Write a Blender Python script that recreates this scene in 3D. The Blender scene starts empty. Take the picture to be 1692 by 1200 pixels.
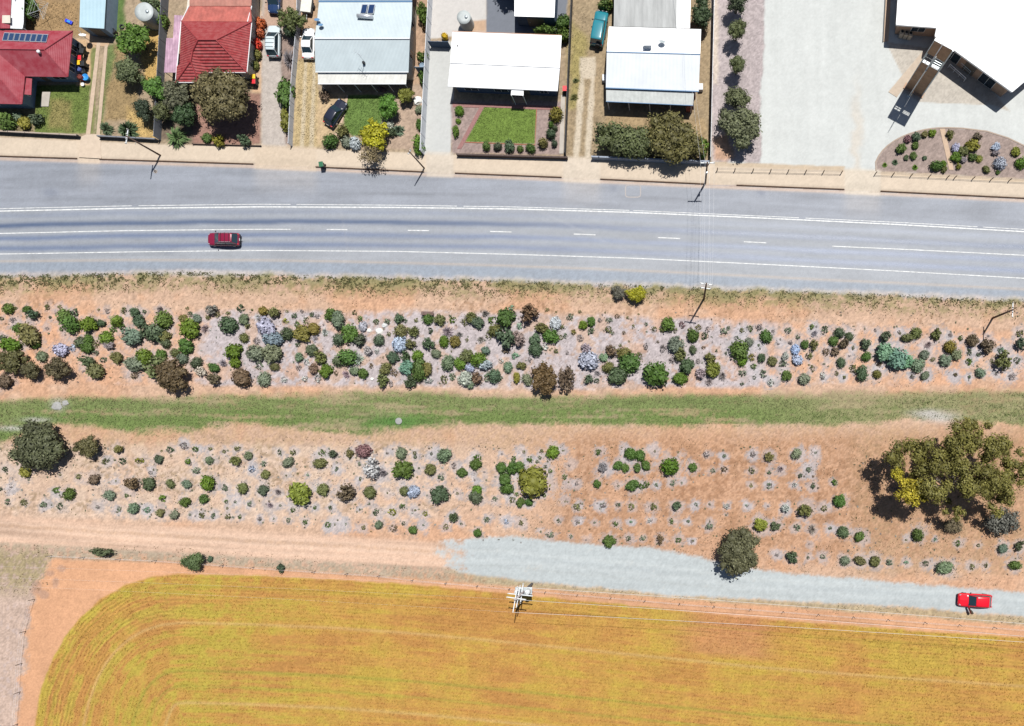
import bpy, bmesh, math, random
import numpy as np
from mathutils import Vector, Matrix
random.seed(7)
RNG = np.random.default_rng(11)
SC = bpy.context.scene
COL = SC.collection

# ------------------------------------------------------------------ camera, sky, sun, exposure
S = 11.4                 # photograph pixels per metre on the ground
H = 103.0                # camera height (m)
NX, NY = 1122.0, 742.0   # where the plumb line under the camera meets the picture
FPX = S * H
cam_d = bpy.data.cameras.new('camera')
cam = bpy.data.objects.new('camera', cam_d)
COL.objects.link(cam)
cam.location = (0, 0, H)
cam_d.sensor_fit = 'HORIZONTAL'
cam_d.sensor_width = 36.0
cam_d.lens = 36.0 * FPX / 1692.0
cam_d.shift_x = -(NX - 846.0) / 1692.0
cam_d.shift_y = (NY - 600.0) / 1692.0
cam_d.clip_start = 1.0
cam_d.clip_end = 6000.0
SC.camera = cam

SUN_EL, SUN_AZ = math.radians(67.0), math.radians(30.0)
world = bpy.data.worlds.new('World')
SC.world = world
world.use_nodes = True
wn = world.node_tree
sky = wn.nodes.new('ShaderNodeTexSky')
sky.sky_type = 'NISHITA'
sky.sun_disc = False
sky.sun_elevation = SUN_EL
sky.sun_rotation = SUN_AZ
bg = wn.nodes['Background']
bg.inputs['Strength'].default_value = 0.05
wn.links.new(sky.outputs['Color'], bg.inputs['Color'])
sun_d = bpy.data.lights.new('sun', 'SUN')
sun_d.energy = 5.0
sun_d.angle = math.radians(0.55)
sun_d.color = (1.0, 0.965, 0.91)
sun = bpy.data.objects.new('sun', sun_d)
COL.objects.link(sun)
SUNV = Vector((math.sin(SUN_AZ) * math.cos(SUN_EL), math.cos(SUN_AZ) * math.cos(SUN_EL), math.sin(SUN_EL)))
sun.rotation_euler = SUNV.to_track_quat('Z', 'Y').to_euler()
sun.location = SUNV * 60
vs = SC.view_settings
vs.view_transform = 'Standard'
vs.look = 'None'
vs.exposure = 0.5
vs.gamma = 1.0
vs.use_curve_mapping = False
SC.cycles.use_denoising = True
SC.cycles.max_bounces = 6
SC.cycles.caustics_reflective = False
SC.cycles.caustics_refractive = False

# ------------------------------------------------------------------ helpers
def W(px, py, z=0.0):
    k = (H - z) / FPX
    return Vector(((px - NX) * k, -(py - NY) * k, z))

def M(n):
    return n / S

KERB_X = [-400, 0, 128, 418, 700, 927, 1165, 1395, 1692, 2100]
KERB_Y = [244, 258.5, 262.5, 271.5, 284.5, 293.5, 304.5, 313.5, 328, 347]
def kerb_y(u): return np.interp(u, KERB_X, KERB_Y)
ZY = 0.14
def G0(px, py):
    return ZY if py < float(kerb_y(px)) else 0.0
def WG(px, py):
    return W(px, py, G0(px, py))

def lin(r, g, b):
    f = lambda c: (c / 255 / 12.92) if c / 255 <= 0.04045 else ((c / 255 + 0.055) / 1.055) ** 2.4
    return (f(r), f(g), f(b))

MATS = {}
def mat(name, color, rough=0.8, spec=0.3, metal=0.0, nscale=0.0, namt=0.0, bump=0.0, bscale=20.0,
        wave=None, coat=0.0, nstretch=(1, 1, 1), color2=None):
    if name in MATS:
        return MATS[name]
    m = bpy.data.materials.new(name)
    m.use_nodes = True
    nt = m.node_tree
    p = nt.nodes['Principled BSDF']
    p.inputs['Base Color'].default_value = (*color, 1)
    p.inputs['Roughness'].default_value = rough
    p.inputs['Specular IOR Level'].default_value = spec
    p.inputs['Metallic'].default_value = metal
    p.inputs['Coat Weight'].default_value = coat
    tc = nt.nodes.new('ShaderNodeNewGeometry')
    vec = tc.outputs['Position']
    if nstretch != (1, 1, 1):
        mp = nt.nodes.new('ShaderNodeMapping')
        mp.inputs['Scale'].default_value = nstretch
        nt.links.new(vec, mp.inputs['Vector'])
        vec = mp.outputs['Vector']
    if namt > 0:
        n = nt.nodes.new('ShaderNodeTexNoise')
        n.inputs['Scale'].default_value = nscale
        n.inputs['Detail'].default_value = 6
        n.inputs['Roughness'].default_value = 0.65
        nt.links.new(vec, n.inputs['Vector'])
        r = nt.nodes.new('ShaderNodeMapRange')
        r.inputs['From Min'].default_value = 0.3
        r.inputs['From Max'].default_value = 0.7
        nt.links.new(n.outputs['Fac'], r.inputs['Value'])
        mx = nt.nodes.new('ShaderNodeMix')
        mx.data_type = 'RGBA'
        c2 = color2 or tuple(min(1, c * (1 - namt)) for c in color)
        c1 = color if color2 else tuple(min(1, c * (1 + namt * 0.5)) for c in color)
        mx.inputs['A'].default_value = (*c1, 1)
        mx.inputs['B'].default_value = (*c2, 1)
        nt.links.new(r.outputs['Result'], mx.inputs['Factor'])
        nt.links.new(mx.outputs['Result'], p.inputs['Base Color'])
    hs = None
    if bump > 0:
        nb = nt.nodes.new('ShaderNodeTexNoise')
        nb.inputs['Scale'].default_value = bscale
        nb.inputs['Detail'].default_value = 4
        nt.links.new(tc.outputs['Position'], nb.inputs['Vector'])
        hs = nb.outputs['Fac']
    if wave:
        axis, per, strength = wave
        sx = nt.nodes.new('ShaderNodeSeparateXYZ')
        tco = nt.nodes.new('ShaderNodeNewGeometry')
        nt.links.new(tco.outputs['Position'], sx.inputs['Vector'])
        ma = nt.nodes.new('ShaderNodeMath'); ma.operation = 'MULTIPLY'
        ma.inputs[1].default_value = 2 * math.pi / per
        nt.links.new(sx.outputs[axis], ma.inputs[0])
        sn = nt.nodes.new('ShaderNodeMath'); sn.operation = 'SINE'
        nt.links.new(ma.outputs[0], sn.inputs[0])
        hs = sn.outputs[0]
        bump = strength
    if hs is not None:
        b = nt.nodes.new('ShaderNodeBump')
        b.inputs['Strength'].default_value = bump
        b.inputs['Distance'].default_value = 0.05
        nt.links.new(hs, b.inputs['Height'])
        nt.links.new(b.outputs['Normal'], p.inputs['Normal'])
    MATS[name] = m
    return m

def np_mesh(name, verts, loops, sizes, col=None, val=None, smooth=False, mats=()):
    """mesh from numpy arrays; col: per-vertex rgb; val: per-face float"""
    verts = np.asarray(verts, np.float32)
    loops = np.asarray(loops, np.int32).ravel()
    sizes = np.asarray(sizes, np.int32)
    me = bpy.data.meshes.new(name)
    me.vertices.add(len(verts))
    me.vertices.foreach_set('co', verts.ravel())
    me.loops.add(len(loops))
    me.loops.foreach_set('vertex_index', loops)
    me.polygons.add(len(sizes))
    starts = np.concatenate([[0], np.cumsum(sizes)[:-1]]).astype(np.int32)
    me.polygons.foreach_set('loop_start', starts)
    if smooth:
        me.polygons.foreach_set('use_smooth', np.ones(len(sizes), bool))
    me.update(calc_edges=True)
    if col is not None:
        a = me.attributes.new('Col', 'FLOAT_COLOR', 'POINT')
        c = np.ones((len(verts), 4), np.float32)
        c[:, :3] = col
        a.data.foreach_set('color', c.ravel())
    if val is not None:
        a = me.attributes.new('val', 'FLOAT', 'FACE')
        a.data.foreach_set('value', np.asarray(val, np.float32))
    for m in mats:
        me.materials.append(m)
    return me

def link(name, me, parent=None, loc=None):
    o = bpy.data.objects.new(name, me)
    COL.objects.link(o)
    if loc is not None:
        o.location = loc
    if parent is not None:
        o.parent = parent
        if not parent.get('_rot'):
            o.location = Vector(o.location) - parent.location
    return o

def tag(o, label, cat, group=None):
    o['label'] = label
    o['category'] = cat
    if group:
        o['group'] = group
    return o

def struct(o):
    o['kind'] = 'structure'
    return o

def stuff(o, label=None, cat=None):
    o['kind'] = 'stuff'
    if label: o['label'] = label
    if cat: o['category'] = cat
    return o

ROTROOTS = []
def thing(name, label, cat, loc, group=None, rot=None):
    o = bpy.data.objects.new(name, None)
    COL.objects.link(o)
    o.empty_display_size = 0.3
    o.location = loc
    if rot is not None:
        o.rotation_euler = (0, 0, rot)
        o['_rot'] = 1
        ROTROOTS.append(o)
    return tag(o, label, cat, group)

def pmesh(name, verts, faces, m, parent=None, smooth=False, loc=None):
    me = bpy.data.meshes.new(name)
    me.from_pydata([tuple(v) for v in verts], [], faces)
    if smooth:
        me.polygons.foreach_set('use_smooth', [True] * len(me.polygons))
    bm = bmesh.new(); bm.from_mesh(me)
    bmesh.ops.recalc_face_normals(bm, faces=bm.faces)
    bm.to_mesh(me); bm.free()
    if m: me.materials.append(m)
    return link(name, me, parent, loc)

_cubes = {}
def box(name, c, size, m, parent=None, rz=0.0, rx=0.0, ry=0.0):
    """a bevelled box; unit meshes are shared per material"""
    key = m.name
    if key not in _cubes:
        bm = bmesh.new()
        bmesh.ops.create_cube(bm, size=1.0)
        me = bpy.data.meshes.new('block_' + key)
        bm.to_mesh(me); bm.free()
        me.materials.append(m)
        _cubes[key] = me
    o = link(name, _cubes[key], parent, Vector(c))
    o.scale = size
    o.rotation_euler = (rx, ry, rz)
    return o

def bbox_mesh(name, c, size, m, parent=None, rz=0.0, bevel=0.03):
    bm = bmesh.new()
    bmesh.ops.create_cube(bm, size=1.0)
    bmesh.ops.scale(bm, vec=size, verts=bm.verts)
    if bevel > 0:
        bmesh.ops.bevel(bm, geom=list(bm.edges), offset=bevel, segments=2, profile=0.6, affect='EDGES')
    me = bpy.data.meshes.new(name)
    bm.to_mesh(me); bm.free()
    me.materials.append(m)
    o = link(name, me, parent, Vector(c))
    o.rotation_euler = (0, 0, rz)
    return o

def tube_data(pts, radii, n=8):
    vs_, fs = [], []
    pts = [Vector(p) for p in pts]
    for i, p in enumerate(pts):
        d = (pts[min(i + 1, len(pts) - 1)] - pts[max(i - 1, 0)])
        if d.length < 1e-6: d = Vector((0, 0, 1))
        d.normalize()
        a = d.cross(Vector((0, 0, 1)))
        if a.length < 1e-3: a = Vector((1, 0, 0))
        a.normalize()
        b = d.cross(a)
        r = radii[i] if hasattr(radii, '__len__') else radii
        for k in range(n):
            t = 2 * math.pi * k / n
            vs_.append(p + a * math.cos(t) * r + b * math.sin(t) * r)
    for i in range(len(pts) - 1):
        for k in range(n):
            k2 = (k + 1) % n
            fs.append((i * n + k, i * n + k2, (i + 1) * n + k2, (i + 1) * n + k))
    fs.append(tuple(range(n)))
    fs.append(tuple((len(pts) - 1) * n + k for k in range(n)))
    return vs_, fs

def tube(name, pts, radii, m, parent=None, n=8):
    v, f = tube_data(pts, radii, n)
    return pmesh(name, v, f, m, parent, smooth=n > 6)

def multi_tube(name, lst, m, parent=None, n=6):
    V, F = [], []
    for pts, radii in lst:
        v, f = tube_data(pts, radii, n)
        o = len(V)
        V += v
        F += [tuple(i + o for i in q) for q in f]
    return pmesh(name, V, F, m, parent, smooth=True)

def lathe(name, prof, m, parent=None, loc=(0, 0, 0), n=24, smooth=True):
    V, F = [], []
    for r, z in prof:
        for k in range(n):
            t = 2 * math.pi * k / n
            V.append((r * math.cos(t), r * math.sin(t), z))
    for i in range(len(prof) - 1):
        for k in range(n):
            k2 = (k + 1) % n
            F.append((i * n + k, i * n + k2, (i + 1) * n + k2, (i + 1) * n + k))
    F.append(tuple(range(n)))
    F.append(tuple((len(prof) - 1) * n + k for k in range(n)))
    return pmesh(name, V, F, m, parent, smooth, Vector(loc))

def slab(name, poly, z0, z1, m, parent=None):
    """flat slab from a ground outline given in photograph pixels"""
    P = [W(u, v, z1) for u, v in poly]
    n = len(P)
    V = [(p.x, p.y, z1) for p in P] + [(p.x, p.y, z0) for p in P]
    F = [tuple(range(n)), tuple(range(2 * n - 1, n - 1, -1))] + [(i, (i + 1) % n, n + (i + 1) % n, n + i) for i in range(n)]
    return pmesh(name, V, F, m, parent)

def ribbon(name, pts, width, z, m, parent=None, thick=0.004):
    P = [W(u, v, 0) for u, v in pts]
    V, F = [], []
    for i, p in enumerate(P):
        d = P[min(i + 1, len(P) - 1)] - P[max(i - 1, 0)]
        d.z = 0; d.normalize()
        nrm = Vector((-d.y, d.x, 0)) * width / 2
        for s in (1, -1):
            V.append((p.x + nrm.x * s, p.y + nrm.y * s, z))
    for i in range(len(P) - 1):
        F.append((2 * i, 2 * i + 1, 2 * i + 3, 2 * i + 2))
    return pmesh(name, V, F, m, parent)

def vhash(ix, iy, seed):
    n = (ix * 374761393 + iy * 668265263 + seed * 1442695041) & 0xFFFFFFFF
    n = ((n ^ (n >> 13)) * 1274126177) & 0xFFFFFFFF
    n = n ^ (n >> 16)
    return (n & 0xFFFF) / 65535.0

def vnoise(x, y, seed=0):
    x = np.asarray(x, np.float64); y = np.asarray(y, np.float64)
    ix = np.floor(x).astype(np.int64); iy = np.floor(y).astype(np.int64)
    fx = x - ix; fy = y - iy
    fx = fx * fx * (3 - 2 * fx); fy = fy * fy * (3 - 2 * fy)
    a = vhash(ix, iy, seed); b = vhash(ix + 1, iy, seed)
    c = vhash(ix, iy + 1, seed); d = vhash(ix + 1, iy + 1, seed)
    return (a * (1 - fx) + b * fx) * (1 - fy) + (c * (1 - fx) + d * fx) * fy

def fbm(x, y, seed=0, oct=4, gain=0.55):
    s = 0; a = 1; t = 0
    for i in range(oct):
        s = s + a * vnoise(x * 2 ** i, y * 2 ** i, seed + i * 17)
        t += a; a *= gain
    return s / t

def sstep(d, lo, hi):
    t = np.clip((d - lo) / (hi - lo), 0, 1)
    return t * t * (3 - 2 * t)

def sdf(u, v, poly):
    """signed distance in px, positive inside"""
    P = np.array(poly, float)
    n = len(P)
    best = np.full(u.shape, 1e9)
    ins = np.zeros(u.shape, bool)
    for i in range(n):
        x0, y0 = P[i]; x1, y1 = P[(i + 1) % n]
        dx, dy = x1 - x0, y1 - y0
        t = np.clip(((u - x0) * dx + (v - y0) * dy) / (dx * dx + dy * dy + 1e-9), 0, 1)
        best = np.minimum(best, (u - x0 - t * dx) ** 2 + (v - y0 - t * dy) ** 2)
        if y0 != y1:
            cr = ((y0 > v) != (y1 > v)) & (u < dx * (v - y0) / dy + x0)
            ins ^= cr
    d = np.sqrt(best)
    return np.where(ins, d, -d)
# ------------------------------------------------------------------ where the bed plants stand (x, y, rx, ry, kind), tile by tile
# kinds: G dark green, g fresh green, D deep grey-green, T grey-green, O olive, o yellow-green, B blue-grey,
#        b brown, p grey-purple, S silver, M mint, R maroon, Z bronze
TILES = [
 (0, 450, 5.217, "68,315,45,45,G 138,310,16,16,O 232,320,40,36,G 292,365,46,42,D 18,400,20,20,D 115,410,28,26,p 415,303,23,26,O 520,300,20,22,O 548,380,62,58,G 605,448,72,70,G 652,350,33,38,D 765,448,66,66,g 535,490,18,28,G 870,438,38,34,D 852,325,13,13,O 930,335,20,25,p 1000,420,50,55,g 985,495,36,32,G 1060,475,32,34,G 1078,335,30,30,O 1158,342,38,42,D 1195,415,50,55,D 1248,340,20,22,D 1375,320,45,45,p 1403,408,70,65,G 1315,520,90,78,D 1140,555,78,78,T 1420,550,48,55,O 1425,610,45,42,D 160,480,48,48,G 245,540,95,80,O 298,612,45,42,G 32,562,36,30,D 85,625,82,62,g 520,668,66,60,B 358,725,50,48,T 635,652,26,36,B 690,605,45,48,D 760,570,42,34,G 748,648,52,52,G 838,620,32,34,O 912,565,52,50,g 945,630,38,35,p 832,695,28,26,T 900,757,30,26,D 1005,735,52,50,O 755,765,56,52,D 825,850,68,72,O 1165,790,75,75,T 1240,730,66,62,g 1390,710,52,42,G 1495,700,30,45,O 1365,830,90,90,O 435,388,15,15,D 410,487,18,15,p 1165,890,30,35,b 35,940,60,65,b"),
 (280, 450, 5.217, "5,410,15,30,G 155,312,17,17,O 182,362,22,25,D 118,398,35,38,O 233,398,35,38,T 172,490,80,80,g 370,325,42,48,p 298,483,42,48,p 340,390,22,28,O 415,365,25,30,O 508,352,20,22,O 620,312,36,35,D 715,325,14,14,O 505,455,70,70,D 808,333,42,48,Z 905,345,52,45,O 760,388,38,36,S 640,405,42,45,T 678,460,30,30,O 830,475,88,72,B 890,575,90,66,Q 640,567,35,42,O 755,590,32,32,p 1015,532,58,60,D 1145,525,72,72,Z 1240,488,52,52,Z 1080,378,26,24,D 1015,338,17,15,O 1145,335,17,20,p 1005,422,30,24,o 1105,450,25,28,G 1185,420,26,30,G 1232,368,22,28,D 1280,380,24,26,p 1335,510,40,42,S 1398,370,55,60,G 1450,410,58,85,T 1460,575,60,55,D 1500,520,25,40,O 1250,570,42,36,S 140,640,62,62,G 45,695,40,42,O 110,745,52,48,T 550,680,74,66,g 565,778,48,46,g 740,700,62,72,T 885,700,82,80,T 782,808,34,36,T 905,815,45,32,O 228,780,44,50,D 275,858,42,38,S 380,822,48,42,G 460,785,42,46,p 385,922,56,52,b 620,910,75,80,b 815,920,48,58,T 1115,732,36,44,T 1110,628,26,22,D 1225,672,50,52,D 1300,735,52,50,O 1185,775,25,32,S 1240,830,45,45,b 1348,850,55,58,g 1120,820,26,30,p 1450,765,45,50,D 1495,725,30,65,G 1440,870,22,25,b 1500,870,18,40,p 1170,920,32,28,S 1285,918,32,40,S 990,925,32,26,S"),
 (560, 450, 5.217, "10,380,45,65,D 140,352,25,23,O 185,402,26,30,G 205,465,40,36,B 325,427,30,27,G 420,425,28,32,T 95,528,75,68,G 185,580,46,50,D 10,575,40,50,D 345,585,48,48,D 432,535,22,26,O 530,508,58,58,O 645,513,42,50,O 515,402,42,38,D 575,420,18,20,D 668,413,20,22,O 790,508,24,36,D 520,620,64,64,B 622,620,42,44,O 775,618,46,47,D 930,510,62,60,p 905,595,42,55,g 1000,595,46,48,Z 765,405,50,40,G 870,410,50,50,O 985,415,35,30,g 960,378,14,16,D 1038,535,36,36,p 1103,587,16,20,O 72,730,72,75,G 165,750,55,70,S 250,675,42,38,S 330,680,25,25,S 465,732,52,56,D 575,725,46,40,D 675,720,44,50,g 835,700,36,40,T 585,820,60,66,M 690,840,65,90,G 760,835,45,70,O 400,830,55,50,O 478,865,34,33,b 378,935,50,55,O 620,945,55,52,D 775,935,40,30,S 455,965,18,35,p 60,880,45,40,p 130,850,38,44,T 207,873,40,48,G 280,805,22,24,b 940,780,58,64,T 1045,785,46,60,g 1125,825,42,42,B 1100,720,60,60,O 1200,750,65,60,g 1265,675,36,40,T 1255,800,65,40,S 910,925,32,40,O 978,900,30,34,T 1090,920,60,60,S 1190,910,48,50,b 1130,970,40,35,T 1340,895,52,55,D 1280,910,28,40,T 1140,390,50,55,O 1198,432,56,55,D 1085,430,28,38,O 1258,355,44,44,p 1312,412,32,36,g 1435,390,85,85,G 1490,310,30,25,M 1345,500,52,60,O 1440,560,68,90,D 1295,545,36,35,O 1222,575,40,40,p 1440,675,34,28,b 1455,820,40,46,T 1505,725,15,30,M 1400,765,24,24,S"),
 (840, 450, 5.217, "178,355,75,82,b 97,465,28,32,M 85,570,50,75,p 335,322,24,18,O 412,343,10,10,O 617,343,18,18,O 290,485,52,55,O 405,440,50,55,S 470,475,24,25,O 365,555,62,62,G 228,580,50,55,T 235,665,56,55,D 450,563,24,26,O 492,550,20,28,T 530,388,30,32,T 645,455,42,40,g 715,425,40,42,G 710,510,34,36,D 563,520,26,28,Z 790,413,22,22,p 868,413,34,27,T 937,382,24,22,b 1033,393,18,14,O 858,498,38,34,O 900,525,18,18,T 997,522,17,18,b 1075,470,15,20,O 1190,450,18,18,T 1255,492,30,26,O 1375,450,68,62,G 1330,495,30,30,O 1437,503,22,25,O 1495,455,26,34,R 620,570,28,35,p 320,650,30,32,S 408,678,22,26,O 508,697,18,22,p 65,720,30,32,M 185,755,18,25,p 10,805,28,45,T 112,805,36,40,O 72,910,32,48,o 160,925,40,50,T 500,920,75,100,b 670,655,45,42,p 692,755,80,78,B 820,735,36,44,M 885,675,46,52,b 965,630,18,16,O 1000,700,60,55,O 1045,785,80,95,G 1128,720,32,34,O 860,818,50,48,O 945,890,75,85,D 690,922,36,38,D 762,938,28,27,D 765,870,35,38,p 1290,600,16,14,b 1185,640,22,34,p 1335,660,30,40,p 1440,620,80,65,T 1480,710,55,55,O 1500,815,25,50,D 1270,880,100,120,G 1410,760,30,35,p"),
 (1120, 450, 5.217, "108,497,28,24,O 178,477,28,26,Z 130,548,50,52,G 258,495,26,28,p 232,553,33,36,D 435,483,20,22,T 395,513,35,36,T 550,503,25,25,O 622,485,33,30,G 505,567,24,20,D 760,552,55,52,G 820,508,14,18,p 700,475,35,30,p 615,600,38,35,T 530,675,80,85,G 560,765,38,45,g 635,733,32,38,Z 697,628,12,14,G 950,502,32,30,T 1033,555,25,26,D 968,605,22,22,p 1095,622,38,42,G 1172,627,40,40,O 1155,470,22,26,g 1178,527,42,36,p 1267,498,32,38,D 1395,520,50,48,D 1343,590,42,42,G 1480,555,38,35,D 1430,615,42,45,b 1275,688,32,38,b 1355,680,42,40,b 1410,780,40,42,D 1495,835,28,38,G 130,667,40,34,D 220,650,22,16,b 335,680,14,16,D 415,698,15,17,D 80,805,64,72,D 20,915,55,65,g 275,740,55,55,O 305,840,72,66,o 195,870,42,45,p 385,890,45,55,p 270,945,45,45,p 175,768,25,24,p 555,870,40,32,T 660,910,18,20,D 552,965,20,18,D 652,815,28,30,G 722,738,42,40,D 815,765,42,45,O 735,875,32,38,T 905,790,40,32,T 925,725,40,34,S 1015,665,42,40,B 1035,755,48,46,B 1130,720,30,38,O 1160,830,26,30,O 940,890,48,46,G 1090,920,48,52,T 800,955,30,38,S 1245,895,28,36,S 1367,870,20,25,O 1435,905,16,18,O"),
 (1402, 450, 5.217, "322,553,52,45,D 150,620,50,48,D 155,728,46,44,G 505,565,55,42,O 582,525,45,45,O 760,532,52,45,O 965,570,26,27,G 878,638,56,52,Z 1070,588,58,58,b 1200,632,70,62,b 690,620,45,35,p 875,545,20,20,p 320,690,85,90,M 420,745,100,90,M 490,770,70,65,M 600,800,55,52,T 657,712,46,45,T 725,752,24,23,O 835,762,50,48,T 930,710,52,48,T 1035,772,34,32,g 1118,712,24,24,D 1040,690,25,30,D 1310,670,34,26,M 1335,762,68,70,O 1232,765,18,24,O 1450,760,30,32,T 1490,620,40,60,D 1470,525,34,34,O 1140,865,42,45,T 1410,900,32,35,p 1275,875,16,16,p 1040,905,16,16,D 920,885,22,18,b 550,900,20,28,p 660,890,45,36,T 248,880,34,40,Z 120,870,48,65,D 38,835,34,38,O 40,650,14,18,O 265,795,25,28,b 230,500,14,18,p 435,515,15,18,p"),
 (0, 670, 5.0, "205,548,52,44,o 48,525,26,26,D 8,690,15,18,D 70,798,25,27,D 205,803,30,28,O 360,820,34,26,T 503,830,26,33,D 468,705,30,28,G 568,735,48,42,G 872,465,26,28,O 1018,460,30,34,D 1310,445,40,36,D 775,612,50,46,b 655,590,26,24,O 1088,645,56,54,b 1228,648,50,52,D 903,742,42,48,T 1050,745,18,18,G 1405,648,32,38,O 1350,765,34,33,g 1102,850,46,48,T 1218,862,28,30,M 1322,888,34,38,O 1440,905,35,45,T 990,855,20,22,T 1248,555,18,18,p 810,840,18,16,p 980,360,40,35,O 1410,365,30,30,D 1160,455,40,25,o 500,572,14,10,O"),
 (280, 670, 5.0, "313,640,64,64,g 128,798,42,42,G 282,772,38,42,G 8,655,28,38,G 160,465,32,28,g 12,365,18,22,D 125,335,35,30,p 215,360,28,26,G 340,360,18,16,O 565,353,26,27,O 455,380,20,18,O 650,415,36,38,T 548,460,40,45,O 325,455,34,36,T 1025,388,28,26,O 912,385,16,26,D 1265,390,30,30,G 1350,400,34,36,D 790,570,36,36,O 685,525,28,34,B 785,485,30,28,T 225,540,36,30,T 140,650,38,35,T 460,680,30,32,T 605,685,44,52,O 773,700,38,42,D 895,715,38,36,p 1075,730,90,88,o 1268,695,54,50,O 1420,715,55,65,b 472,795,17,18,G 545,800,15,12,T 665,815,22,20,T 830,825,38,32,p 1022,860,22,27,G 1205,845,17,18,G 1335,850,17,22,D 365,917,20,23,D 272,910,26,27,O 487,918,27,27,O 583,920,20,22,G 745,935,20,22,p 985,945,18,26,T 1125,965,24,24,G 1312,985,27,26,G 172,903,12,12,T 1380,535,14,14,T 1145,575,14,14,M 480,850,14,12,O 980,470,50,40,T 1240,480,50,40,O"),
 (560, 670, 5.0, "200,378,58,58,R 88,400,38,32,O 515,395,48,46,T 630,395,20,18,O 632,425,17,20,D 765,400,15,15,D 870,415,55,55,T 400,395,12,12,p 1145,430,35,28,G 1128,485,46,48,G 1015,555,40,42,G 755,530,42,50,O 848,590,32,30,T 530,530,80,78,G 280,515,75,70,S 365,560,45,55,p 60,720,70,75,b 252,720,50,54,O 538,708,40,42,O 615,715,48,52,B 830,735,70,75,D 1140,700,42,48,g 1130,760,52,55,D 1290,772,24,24,T 308,882,26,32,D 445,880,36,32,o 527,835,26,26,G 717,895,24,24,o 947,925,38,42,D 885,1005,26,28,O 1222,940,26,28,T 1385,960,26,26,B 1013,978,13,14,D 207,1010,20,22,O 328,987,36,38,T 455,1015,34,32,b 535,975,16,22,D 610,1030,40,36,G 1145,1055,32,38,G 1340,515,45,50,G 1430,520,50,60,G 1370,610,55,50,G 1390,690,60,40,G 1435,780,28,30,O 180,600,14,14,D 170,485,14,20,T 950,500,25,30,p"),
 (840, 670, 5.0, "200,630,140,125,o 90,510,55,45,G 100,800,36,40,G 170,800,36,40,G 180,445,30,28,G 45,450,22,34,G 260,430,17,18,G 240,465,18,18,G 365,390,52,50,g 345,545,20,22,G 305,505,18,18,D 295,742,20,20,G 275,380,22,20,O 70,735,22,20,G 325,465,9,9,D 742,388,27,30,G 1010,400,50,48,G 1085,415,45,50,G 985,375,30,28,G 905,495,40,42,G 965,515,42,36,G 1065,515,42,36,G 1135,495,42,36,G 1335,508,82,72,g 1025,660,55,48,G 1100,670,30,28,G 1140,655,32,32,G 733,650,33,36,G 465,592,24,24,G 565,645,18,22,p 1355,643,24,27,T 1220,655,15,18,T 570,838,34,32,O 907,822,22,22,D 1015,835,30,30,O 1195,840,36,32,O 1393,828,33,38,D 888,978,24,24,G 1345,958,22,26,G 1012,962,14,12,M 575,960,25,22,p 415,950,16,18,D 108,970,24,28,O 350,1070,32,30,T 833,1122,50,50,G 990,1100,24,26,D 1112,1097,30,28,T 1255,1105,38,32,b 1405,1112,26,24,G 515,1083,18,18,T 780,510,40,35,p 785,825,32,22,p 1165,955,18,18,S"),
 (1120, 670, 5.0, "125,512,34,38,G 755,425,38,38,O 290,540,22,24,T 380,525,30,25,b 610,540,28,28,O 755,553,22,20,D 852,525,34,36,p 1078,530,26,26,T 1010,582,24,22,D 1043,587,9,9,b 1118,587,12,12,b 1293,638,30,28,G 1118,665,26,26,D 605,663,16,18,o 755,665,26,26,T 1335,790,54,50,G 1050,870,60,52,O 1207,852,30,28,O 262,1000,34,30,T 685,988,62,62,o 808,998,40,36,D 985,1005,30,30,T 1112,1025,48,52,p 1258,1012,16,14,D 1368,1050,46,46,D 400,905,10,10,D 235,405,30,30,p 385,420,18,18,T 620,405,26,24,p 980,400,40,45,T 1137,392,12,12,T 85,958,14,14,D 115,1125,14,14,p 965,658,22,22,S 400,835,30,25,S 890,850,35,35,S 565,825,12,12,M 150,815,16,16,T"),
 (1402, 670, 5.0, "92,1085,48,42,G 575,1070,48,58,G 715,1110,14,14,M 902,1140,22,28,G 1072,1155,16,18,O"),
 (1262, 860, 3.53, "75,200,12,12,p 168,217,36,32,D 258,217,10,12,D 343,212,18,15,T 475,235,28,26,T 562,235,36,28,O 650,240,34,32,O 727,245,22,22,T 830,245,16,12,M 942,252,20,17,D 1055,275,48,38,T 1215,270,17,18,O 1470,262,34,24,G 1395,165,30,26,T 1490,148,28,24,D 1295,262,12,16,O"),
]
PLANTS = []
for x0, y0, sc, txt in TILES:
    for t in txt.split():
        a = t.split(',')
        cx, cy, rx, ry = (float(q) for q in a[:4])
        PLANTS.append((x0 + cx / sc, y0 + cy / sc, rx / sc, ry / sc, a[4]))
# drop the doubles along tile seams
_keep = []
for p in sorted(PLANTS, key=lambda q: -q[2] * q[3]):
    if all((p[0] - q[0]) ** 2 + (p[1] - q[1]) ** 2 > (0.38 * (p[2] + q[2])) ** 2 for q in _keep):
        _keep.append(p)
PLANTS = _keep
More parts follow.
